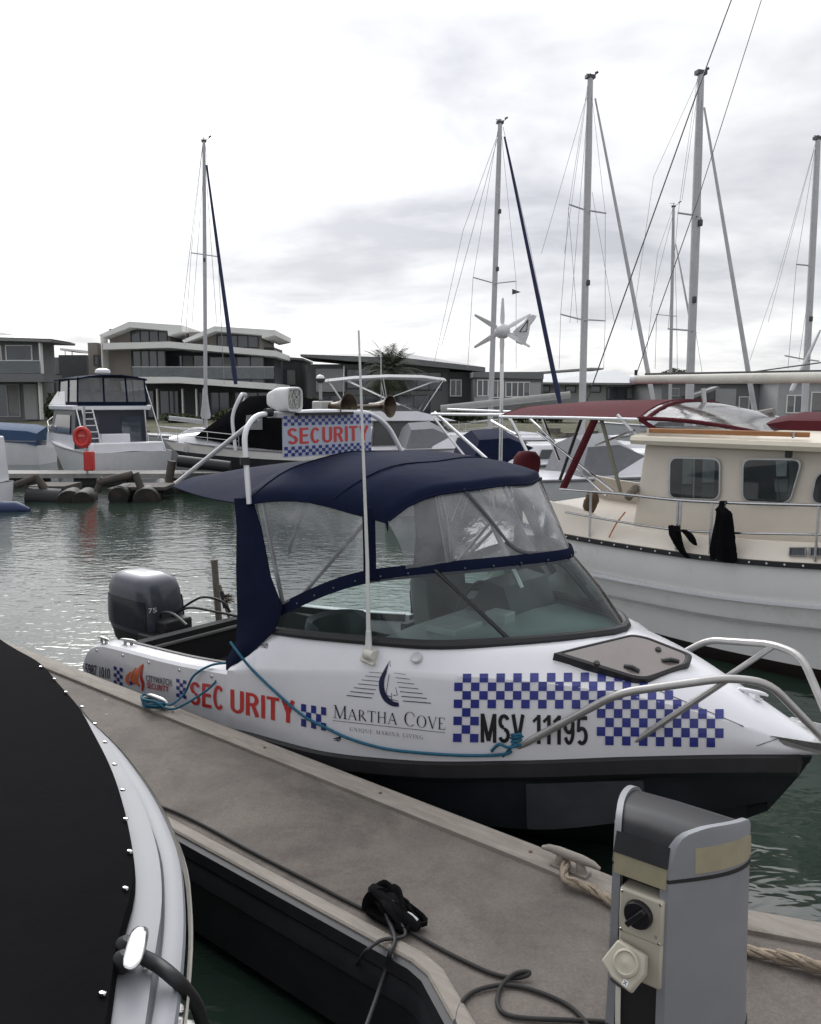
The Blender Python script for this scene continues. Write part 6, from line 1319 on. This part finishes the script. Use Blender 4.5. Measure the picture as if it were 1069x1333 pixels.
house_block(fc_, 'flybridge_coaming', GEL, 3.6, 6.1, 1.2, 1.15, 2.48, 3.0, 1.3, .1)
VIN2 = glass('clear_enclosure_vinyl', (.8, .83, .85), .62, .08, (.4, .4, .42), .2, .003)
g = MB(); e0 = [(1.9, -1.2), (4.6, -1.15), (5.0, 0), (4.6, 1.15), (1.9, 1.2)]; g.loft([[V((x, y, 2.6)) for x, y in e0], [V((x * .97 + .1, y * .95, 3.45)) for x, y in e0]], closed=True); g.build('clear_enclosure', VIN2, fc_, smooth=0)
g = MB(); g.loft([[V((x, y, 2.48)) for x, y in e0], [V((x, y, 2.62)) for x, y in e0]], closed=True); g.build('enclosure_skirt', NAVY, fc_, smooth=0)
g = MB()
for x, y in [(1.9, -1.2), (1.9, -.5), (1.9, .3), (1.9, 1.2), (3.2, -1.18), (3.2, 1.18), (4.6, -1.15), (4.6, 1.15)]: g = MB(); g.tube([(x - .01, y * 1.005, 2.6), (x * .97 + .09, y * .955, 3.46)], .03, 6); g.build('enclosure_seam', NAVY, fc_)
g = MB(); g.sheet([[V((x, y, 3.44 + .16 * (1 - (y / 1.25) ** 2) - .02 * abs(x - 3.2))) for y in (-1.22, -.8, -.3, .3, .8, 1.22)] for x in (1.8, 2.6, 3.4, 4.2, 4.9)], .05); g.build('navy_bimini', NAVY, fc_)
g = MB(); g.lathe([(.24, 0), (.27, .05), (.25, .15), (.12, .2)], (2.6, .1, 3.6), n=16); g.build('radar_dome', GEL, fc_)
for a, b_ in (((2.0, -1.2, .95), (2.0, -1.15, 2.4)), ((.6, -1.35, .95), (2.2, -1.25, 3.3)), ((.7, 1.3, .95), (2.0, 1.25, 2.5))): g = MB(); g.tube([a, b_], .025, 6); g.build('support_tube', STEEL, fc_)
g = MB(); g.tube([(1.3, .6, .95), (1.8, .75, 2.4)], .025, 6); g.tube([(1.3, 1.0, .95), (1.8, 1.1, 2.4)], .025, 6)
for k in range(6): g.tube([(1.36 + .07 * k, .62 + .02 * k, 1.15 + .22 * k), (1.36 + .07 * k, 1.0 + .015 * k, 1.15 + .22 * k)], .02, 6)
g.build('ladder', STEEL, fc_)
house_block(fc_, 'cockpit_box', GEL, .3, .9, 1.2, 1.2, .9, 1.25); house_block(fc_, 'cockpit_locker', GEL, 1.7, 2.15, .5, .5, .95, 1.5)
rails(fc_, [(3.2, -1.5, 1.03), (5.2, -1.42, 1.15), (7, -1.05, 1.3), (8.4, -.5, 1.45), (9.1, 0, 1.55), (8.4, .5, 1.45), (7, 1.05, 1.3), (5.2, 1.42, 1.15)], .55)
# ---- sports cruiser
F2 = Frame(ay(504, 612, 28.5), 186); F2.O.z = 0
sc2 = thing('sports_cruiser', 'white and black sports cruiser under black canvas, bow to the left', 'motor cruiser', F2.O, 186)
_l = 7.35
mkhull(sc2, _l, 2.6, .95, 1.42, mat('cruiser_cream_white', (.80, .79, .77), .25, var=.04), 1.5, DHULL, .24, .75, fullness=2.6)
g = MB(); g.loft([[V((x, -w_, z0)), V((x, -w_ * .62, z1)), V((x, 0, z1 + .06)), V((x, w_ * .62, z1)), V((x, w_, z0))] for x, w_, z0, z1 in ((3.0, 1.2, 1.0, 1.45), (4.6, 1.14, 1.1, 1.55), (5.8, .9, 1.2, 1.62), (6.7, .5, 1.3, 1.52), (7.15, .15, 1.36, 1.42))]); g.build('foredeck', GEL, sc2)
g = MB(); g.loft([[V((x, -w_, z0)), V((x + o_, -w_ * .92, z0 + (z1 - z0) * .6)), V((x + o_ * 1.3, -w_ * .6, z1)), V((x + o_ * 1.3, w_ * .6, z1)), V((x + o_, w_ * .92, z0 + (z1 - z0) * .6)), V((x, w_, z0))] for x, w_, z0, z1, o_ in ((.9, 1.22, 1.0, 2.2, .2), (2.0, 1.2, 1.05, 2.68, .05), (3.6, 1.18, 1.1, 2.85, 0), (4.6, 1.14, 1.2, 2.8, -.1), (6.25, .72, 1.5, 1.62, -.1))], cap0=True, cap1=True); cnv = g.build('black_canvas', CANV, sc2, smooth=60)
g = MB(); g.tube(rounded([(4.9, -1.24, 1.1), (5.0, -1.19, 2.2), (4.7, -1.05, 2.86), (4.7, 1.05, 2.86), (5.0, 1.19, 2.2), (4.9, 1.24, 1.1)], .3), .07, 8, flat=.6); g.build('targa_arch', GEL, sc2)
for sg in (-1, 1): pane(cnv, 'canvas_window', mat('milky_canvas_window', (.16, .165, .17), .3), [(4.05, sg * 1.17, 1.75), (4.6, sg * 1.15, 1.75), (4.55, sg * 1.09, 2.2), (4.05, sg * 1.11, 2.25)])
for x in (6.5, 5.5): 
    g = MB(); g.lathe([(.10, 0), (.10, .03), (.07, .03)], (x, [1.06, .72][x > 6], 1.12), (0.25, 1, 0), n=14); pt_ = g.build('porthole', STEEL, sc2); g = MB(); g.lathe([(.07, .0), (.07, .025)], (x, [1.06, .72][x > 6], 1.12), (.25, 1, 0), n=14); g.build('porthole_glass', DKW, pt_)
rails(sc2, [(4.8, 1.15, 1.2), (5.8, .9, 1.3), (6.8, .5, 1.38), (7.5, 0, 1.45), (6.8, -.5, 1.38), (5.8, -.9, 1.3), (4.8, -1.15, 1.2)], .38)
# ---- flybridge boat with pale bimini in the middle
F3 = Frame(ay(440, 600, 30.5), 4); F3.O.z = 0
bb = thing('bimini_cruiser', 'white cruiser with grey bimini top on tube frame in the middle distance', 'motor cruiser', F3.O, 4)
mkhull(bb, 6.2, 2.5, 1.0, 1.5, GEL, .9); house_block(bb, 'cabin', mat('cabin_charcoal', (.06, .062, .066), .4), 1.2, 4.6, 1.1, .95, 1.0, 1.95, 1.0, .1); house_block(bb, 'flybridge', GEL, .9, 4.2, 1.1, 1.0, 1.95, 2.3, 1.4, .1); house_block(bb, 'flybridge_screen', mat('grey_spray_hood', (.10, .105, .11), .5), 1.2, 3.0, .9, .8, 2.28, 2.5, .5)
g = MB(); g.sheet([[V((x, y, 3.35 + z + .12 * (1 - (y / 1.15) ** 2))) for y in (-1.15, -.6, 0, .6, 1.15)] for x, z in ((-.4, -.05), (.6, .06), (1.8, .12), (3.0, .1), (3.8, .0))], .04); g.build('bimini_top', mat('pale_grey_canvas', (.32, .32, .33), .8), bb)
for sg in (-1, 1):
    for a, b_ in (((.4, 2.3), (-.3, 3.36)), ((.6, 2.3), (3.6, 3.4)), ((2.6, 2.35), (.3, 3.4)), ((1.8, 2.3), (1.6, 3.45)), ((3.0, 2.3), (3.7, 3.38))): g = MB(); g.tube([(a[0], sg * 1.0, a[1]), (b_[0], sg * 1.1, b_[1])], .018, 5); g.build('bimini_leg', STEEL, bb)
for a, b_ in (((1.6, .8, 2.5), (1.6, .8, 4.6)), ((.2, .4, 2.3), (.25, .4, 3.9))): g = MB(); g.tube([a, b_], [.02, .01], 5); g.build('aerial', ALUW, bb)
rails(bb, [(3.0, -1.2, 1.2), (4.5, -.9, 1.35), (6.0, 0, 1.5), (4.5, .9, 1.35)], .5)
# ---- small cuddy boats between
def cuddy(px_, py_, Y, deg, Lc, label, hullm, glassm=DKW):
    Fc = Frame(ay(px_, py_, Y), deg); Fc.O.z = 0; r_ = thing('cuddy_boat', label, 'motorboat', Fc.O, deg); mkhull(r_, Lc, 2.1, .75, 1.1, hullm, .7)
    house_block(r_, 'cabin', GEL, Lc * .3, Lc * .72, .85, .7, .8, 1.6, .8, .1); house_block(r_, 'cabin_glass', glassm, Lc * .34, Lc * .66, .82, .74, 1.2, 1.5, .5, .05, 0); return r_
cuddy(600, 612, 25.5, 12, 4.6, 'small grey cuddy boat with dark cabin glass behind the navy canopy', GH); cuddy(540, 615, 34, 170, 5, 'small white cuddy boat beyond the sign of the patrol boat', GEL)

def buoy(px_, py_, Y, m, label):
    p = ay(px_, py_, Y); g = MB(); g.lathe([(.02, .15), (.1, .12), (.15, .02), (.13, -.1), (.04, -.16)], (0, 0, 0), n=14); o = g.build('marker_buoy', m, None); o.location = p; tag(o, label, 'buoy')
PINK = mat('pink_red_plastic', (.62, .08, .08), .5)
# ---- left edge craft
F6 = Frame(ay(-6, 640, 21.5), 176); F6.O.z = 0
lb_ = thing('cabin_launch', 'white launch with dark windows cut off by the left edge', 'motorboat', F6.O, 176); mkhull(lb_, 5, 2.0, .55, .8, GEL, .5); house_block(lb_, 'cabin', GEL, .1, 3.2, .9, .85, .55, 1.75, .5, .05)
for sg in (-1, 1): pane(lb_, 'cabin_window', DKW, [(.3, sg * .905, .75), (2.6, sg * .905, .75), (2.4, sg * .865, 1.6), (.35, sg * .865, 1.6)])
g = MB(); p = ay(-40, 655, 20.5); q_ = ay(38, 655, 20.5); g.tube([V((p.x, 20.5, .06)), V((q_.x - .3, 20.5, .06)), V((q_.x, 20.5, .02))], [.17, .17, .05], 12); tag(g.build('blue_float', mat('blue_tube_cover', (.02, .035, .10), .6), None), 'dark blue float tube lying in the water at the left edge', 'float')
F7 = Frame(ay(62, 585, 36), 178); F7.O.z = 0; bc_ = thing('covered_cruiser', 'boat under a bright blue cover behind the flybridge cruiser', 'boat', F7.O, 178); mkhull(bc_, 6, 2.2, 1.0, 1.3, GEL)
g = MB(); g.loft([[V((x, -1.05, 1.0 + dz)), V((x, -.9, 1.5 + dz)), V((x, 0, 1.75 + dz)), V((x, .9, 1.5 + dz)), V((x, 1.05, 1.0 + dz))] for x, dz in ((.0, -.2), (.4, -.1), (2.5, .02), (4.5, .0), (5.8, -.1))], cap0=True, cap1=True); g.build('blue_cover', mat('blue_boat_cover', (.022, .055, .125), .8, bump=.01, bscale=5), bc_)
# ---- far walkway, lifebuoy stand, boat lifts
wkA = ay(50, 622, 26.2); wk = thing('walkway_pontoon', 'long pale grey walkway pontoon in front of the flybridge cruiser', 'pontoon', (wkA.x, 26.4, 0)); g = MB(); g.box((6.2, .6, .33), (16.5, 1.3, .14)); g.build('deck', mat('pale_pontoon_deck', (.26, .25, .24), .8, stain=((.15, .14, .13), 1.5, .5, .6)), wk, smooth=0)
for k in range(6): g = MB(); g.box((-1 + 2.8 * k, .6, .12), (1.7, 1.0, .3)); g.build('float', BLK, wk, smooth=0, bevel=.05)
lsp = ay(112, 620, 26.3); ls = thing('lifebuoy_stand', 'red lifebuoy housing above a red extinguisher cabinet on the walkway', 'lifebuoy', (lsp.x, 26.3, .4)); REDP = mat('signal_red_plastic', (.50, .035, .03), .4, var=.1)
g = MB(); g.tube([(.0, .1, 0), (.0, .1, 2.1)], .04, 8); g.build('post', ALU, ls)
zc = ay(107, 568, 26.3).z - .4; xc = ay(107, 568, 26.3).x - lsp.x; g = MB(); g.tube([(xc + .22 * math.cos(a), 0, zc + .24 * math.sin(a) - (.05 if math.sin(a) < 0 else 0)) for a in [6.283 * k / 20 for k in range(20)]], .08, 8, closed=True); g.lathe([(.24, -.02), (.24, .03)], (xc, .02, zc), (0, -1, 0), n=20); g.build('lifebuoy_case', REDP, ls)
g = MB(); g.box((xc, -.045, zc + .02), (.2, .01, .05)); g.build('case_panel', mat('faded_red_panel', (.6, .2, .18), .5), ls, smooth=0)
xe = ay(117, 600, 26.3).x - lsp.x; ze = ay(117, 600, 26.3).z - .4; g = MB(); g.box((xe, -.05, ze), (.30, .22, .6)); g.build('extinguisher_cabinet', REDP, ls, bevel=.03)
TUBG = mat('weathered_grey_plastic', (.075, .07, .066), .75, spec=.2, var=.3, vscale=3, stain=((.11, .07, .045), 3, .5, .6)); RUST = mat('fouled_black_float', (.018, .016, .015), .6, spec=.25, var=.5, vscale=4, stain=((.085, .05, .033), 2.5, .56, .6))
def lift(px_, py_, Y, label, parts_):
    p = ay(px_, py_, Y); o_ = V((p.x, Y, 0)); r_ = thing('boat_lift', label, 'boat lift', o_, 0, 'floating boat lifts by the walkway')
    for kind, a, b_, rr_ in parts_:
        A = ay(*a, Y) - o_; Bp = ay(*b_, Y) - o_; g = MB()
        if kind == 'float': g.lathe([(rr_ * .3, -.85), (rr_ * .95, -.6), (rr_, .35), (rr_ * .93, .42), (rr_ * .4, .43)], A - V((0, 0, .10)), (Bp - A + V((0, -1.2, 0))), n=18); g.build('float', RUST, r_, smooth=40)
        elif kind == 'arm': g.tube([A, Bp], rr_, 10); g.build('arm', TUBG, r_)
        elif kind == 'plank': g.hexa([A, V((Bp.x, 0, A.z)), V((Bp.x, 1.2, A.z)), A + V((0, 1.2, 0))], [V((A.x, 0, Bp.z)), Bp, Bp + V((0, 1.2, 0)), V((A.x, 1.2, Bp.z))]); g.build('plank', TUBG, r_, smooth=0)
        elif kind == 'tank': g.tube([A, Bp], rr_, 14); g.build('tank', BLK, r_, smooth=40)
lift(175, 648, 22.6, 'boat lift with a brown float and two tilted grey arms nearest the open water', [('float', (192, 645), (205, 645), .36), ('arm', (128, 628), (172, 618), .11), ('arm', (176, 616), (184, 636), .1), ('arm', (126, 640), (134, 622), .09), ('plank', (148, 638), (214, 634), 0), ('float', (158, 640), (165, 641), .28), ('plank', (140, 640), (170, 636), 0)])
lift(75, 650, 22.6, 'boat lift with a grey plank deck over dark floats below the lifebuoy stand', [('plank', (36, 640), (84, 633), 0), ('float', (92, 648), (110, 648), .36), ('tank', (38, 648), (82, 650), .3), ('arm', (20, 632), (46, 622), .1), ('arm', (46, 620), (62, 640), .1), ('float', (110, 645), (122, 646), .27), ('arm', (34, 640), (34, 630), .05)])
lift(250, 620, 24.5, 'boat lift with a black tank under the sports cruiser', [('tank', (232, 600), (300, 608), .17), ('arm', (218, 640), (224, 600), .12), ('float', (212, 634), (230, 636), .3), ('plank', (216, 634), (330, 630), 0), ('tank', (240, 625), (330, 628), .25)])
# ================================================================== sailing yachts
MASTM = mat('mast_pale_alloy', (.40, .40, .41), .4, .4, var=.1); NAVYS = mat('furled_sail_navy', (.012, .018, .06), .8); GRYS = mat('furled_sail_grey', (.40, .40, .41), .8, var=.15, vscale=4)
def yacht(label, Y, top, base, r, spreaders=(), furl=None, stays=(), boom_=None, hull_=None, flare=None, deck_z=1.1, blk=()):
    bp = ay(*base, Y); tp = ay(*top, Y)
    deg, Lh, sx, hm = hull_; Fh = Frame(V((bp.x, Y, 0)), deg); org_ = Fh.O - Fh.u * sx; r0 = thing('sailing_yacht', label, 'sailing yacht', org_, deg, 'masted yachts in the marina'); Fy = Frame(org_, deg); lc = lambda P: Fy.loc(P)
    mkhull(r0, Lh, Lh * .29, 1.15, 1.5, hm, 1.0, wl=.7, fullness=1.9, tr_=.7)
    house_block(r0, 'coachroof', GEL, Lh * .28, Lh * .72, Lh * .085, Lh * .07, 1.15, 1.62, .8, .2); 
    for sg in (-1, 1): pane(r0, 'cabin_window', DKW, [(Lh * .36, sg * Lh * .0838, 1.28), (Lh * .62, sg * Lh * .0838, 1.28), (Lh * .58, sg * Lh * .077, 1.5), (Lh * .37, sg * Lh * .077, 1.5)])
    g = MB(); g.loft([[V((Lh * fx, -Lh * .085 * kw, 1.15)), V((Lh * (fx + .02), -Lh * .075 * kw, 1.15 + hh * .75)), V((Lh * (fx + .025), 0, 1.15 + hh)), V((Lh * (fx + .02), Lh * .075 * kw, 1.15 + hh * .75)), V((Lh * fx, Lh * .085 * kw, 1.15))] for fx, kw, hh in ((.2, 1, .8), (.27, 1, .85), (.36, .95, .38))], cap0=True, cap1=True); g.build('spray_hood', NAVY if hm is not WH else mat('spray_hood_grey', (.16, .165, .18), .8), r0)
    dn = V((tp.x - bp.x, 0, tp.z - bp.z)); foot = bp - dn * ((bp.z - deck_z) / dn.z) if bp.z > deck_z else bp
    g = MB(); g.tube([lc(foot), lc(foot.lerp(tp, .8)), lc(tp)], [r, r, r * .78], 10); m_ = g.build('mast', MASTM, r0, smooth=60)
    g = MB(); g.box(lc(tp) + V((0, 0, .02)), (r * 2.5, r * 1.6, .08)); g.build('masthead_fitting', DGREY, m_)
    kx = Y / FP; v0 = V((tp.x - 5 * kx, Y, tp.z + 4 * kx)); v1 = V((tp.x + 8 * kx, Y, tp.z + 5 * kx)); g = MB(); g.tube([lc(tp), lc(v1)], .012, 4); g.tube([lc(v1 - V((2 * kx, 0, 0))), lc(v1 + V((1.5 * kx, 0, 1.6 * kx)))], .03, 5); g.build('wind_vane', DGREY, m_); g = MB(); g.tube([lc(tp), lc(tp + V((0, 0, 5 * kx)))], .014, 4); g.tube([lc(v0), lc(tp + V((2 * kx, 0, 4 * kx)))], .01, 4); g.build('aerial', DGREY, m_)
    for a, b_ in spreaders: g = MB(); g.tube([lc(ay(*a, Y - .2)), lc(ay(*b_, Y + .2))], .02, 6); g.build('spreader', MASTM, m_)
    if furl: a, b_, r1, fm = furl; g = MB(); A = ay(*a, Y - .3); Bq = ay(*b_, Y - 1.5); g.tube([lc(A), lc(A.lerp(Bq, .3)), lc(A.lerp(Bq, .96)), lc(Bq)], [r1 * .5, r1 * .8, r1 * 1.3, r1 * .9], 8); g.build('furled_headsail', fm, r0, smooth=60)
    for a, b_ in stays: g = MB(); g.tube([lc(ay(*a, Y)), lc(ay(*b_, Y - .6))], .006 * Y / 22, 4); g.build('stay', mat('stay_wire_grey', (.25, .25, .26), .5, .2), r0)
    if boom_: a, b_, r1, fm = boom_; g = MB(); g.tube([lc(ay(*a, Y - .4)), lc(ay(*b_, Y - .2))], r1, 10); g.build('boom', fm, r0, smooth=60)
    if flare: a, b_, r1 = flare; g = MB(); A = ay(*a, Y - .05); Bq = ay(*b_, Y - .05); g.lathe([(r * 1.1, (A - Bq).length), (r1 * .7, (A - Bq).length * .45), (r1, (A - Bq).length * .1), (r1 * .8, 0)], lc(Bq), (0, 0, 1), n=10); g.build('mast_boot', GRYS, m_)
    for a in blk: g = MB(); c = lc(ay(*a, Y - .1)); g.box(c, (.08, .08, .14)); g.build('mast_light', DGREY, m_, bevel=.02)
    return r0, lc
yacht('yacht with slim mast and dark blue furled sail rising behind the sports cruiser at left', 33, (265.5, 184), (268, 548), .072, [((249, 329), (284, 334))], ((269, 215), (307, 500), .07, NAVYS), [((264, 186), (236, 420)), ((264, 190), (249, 329)), ((249, 329), (241, 450)), ((267, 186), (284, 334)), ((284, 334), (292, 500)), ((266, 210), (250, 420)), ((266, 190), (282, 420))], ((220, 544), (264, 549), .09, GRYS), (186, 9.5, 5.5, WH), ((268, 505), (268, 545), .19), blk=((266, 338),))
r_, lc = yacht('yacht with dark blue furled sail and grey boom standing behind the wind turbine', 28, (651, 160), (637, 590), .088, [((616, 361), (641, 368)), ((643, 369), (672, 366))], ((657, 178), (729, 525), .065, NAVYS), [((649, 165), (616, 361)), ((616, 361), (609, 480)), ((650, 170), (603, 300)), ((603, 300), (566, 470)), ((652, 165), (672, 366)), ((672, 366), (672, 480)), ((655, 165), (690, 320)), ((690, 320), (722, 480)), ((650, 172), (575, 450))], ((574, 532), (742, 514), .12, mat('grey_sail_cover', (.30, .30, .29), .8)), (12, 10, 5, WH), None, blk=((648, 350), (651, 275)))
g = MB(); a = ay(667, 376, 28); g.prism([lc(a), lc(a + V((.28, 0, -.1))), lc(a + V((0, 0, -.18)))], (0, .01, 0)); g.build('pennant', DGREY, r_, smooth=0)
yacht('yacht with tallest centre mast and two spreader pairs above the red bimini', 21.5, (768.5, 101), (757, 575), .088, [((730, 409), (757, 416)), ((760, 416), (788, 417.5)), ((741, 266), (764, 274)), ((767, 274), (789, 277.5))], ((775, 128), (852, 528), .045, GRYS), [((766, 105), (741, 266)), ((741, 266), (730, 409)), ((730, 409), (728, 480)), ((769, 110), (788, 277)), ((788, 277), (788, 417)), ((788, 417), (786, 480)), ((766, 110), (735, 330)), ((764, 125), (705, 330)), ((766, 130), (742, 420)), ((771, 250), (800, 420)), ((740, 270), (752, 420))], None, (14, 10.5, 5.3, GH), None, blk=((766, 368),))
yacht('yacht with thick grey mast and pale furled sail rising behind the trawler cabin', 18.5, (912.5, 96), (897, 540), .088, [((883, 277), (903, 280)), ((906, 280), (913, 284)), ((870, 428), (896, 430)), ((899, 430), (906, 433))], ((917, 140), (986, 555), .042, GRYS), [((908, 102), (883, 277)), ((908, 105), (851, 230)), ((883, 277), (870, 428)), ((910, 110), (888, 260)), ((914, 110), (912, 284)), ((912, 284), (906, 433)), ((906, 433), (915, 490)), ((851, 230), (822, 430))], None, (16, 10, 5, WH), None, blk=((904, 390), (912, 290)))
yacht('distant yacht with short thin mast between the two tall masts', 46, (877, 269), (872, 545), .085, [((854, 409), (872, 411)), ((874, 411), (881, 411.5))], ((880, 318), (903, 440), .05, GRYS), [((876, 272), (856, 330)), ((856, 330), (840, 480)), ((877, 275), (881, 411)), ((855, 409), (853, 480)), ((881, 411), (882, 480)), ((876, 280), (846, 400))], None, (170, 8, 4, WH), None)
yacht('yacht whose mast stands closest to the right edge', 23, (1065, 181), (1047, 540), .088, [((1037, 344), (1057, 346)), ((1022, 463), (1049, 468)), ((1051, 468), (1066, 470))], ((1068, 430), (1030, 510), .05, GRYS), [((1062, 186), (1010, 370)), ((1010, 370), (976, 470)), ((1062, 190), (1037, 344)), ((1037, 344), (1026, 480)), ((1060, 195), (1000, 420)), ((1058, 346), (1040, 470))], None, (18, 10, 5, WH), None, blk=((1056, 415),))
buoy(600, 586, 24, PINK, 'pink marker buoy left of the yacht mast behind the canopy'); buoy(667, 584, 24, PINK, 'pink marker buoy right of the yacht mast behind the canopy')
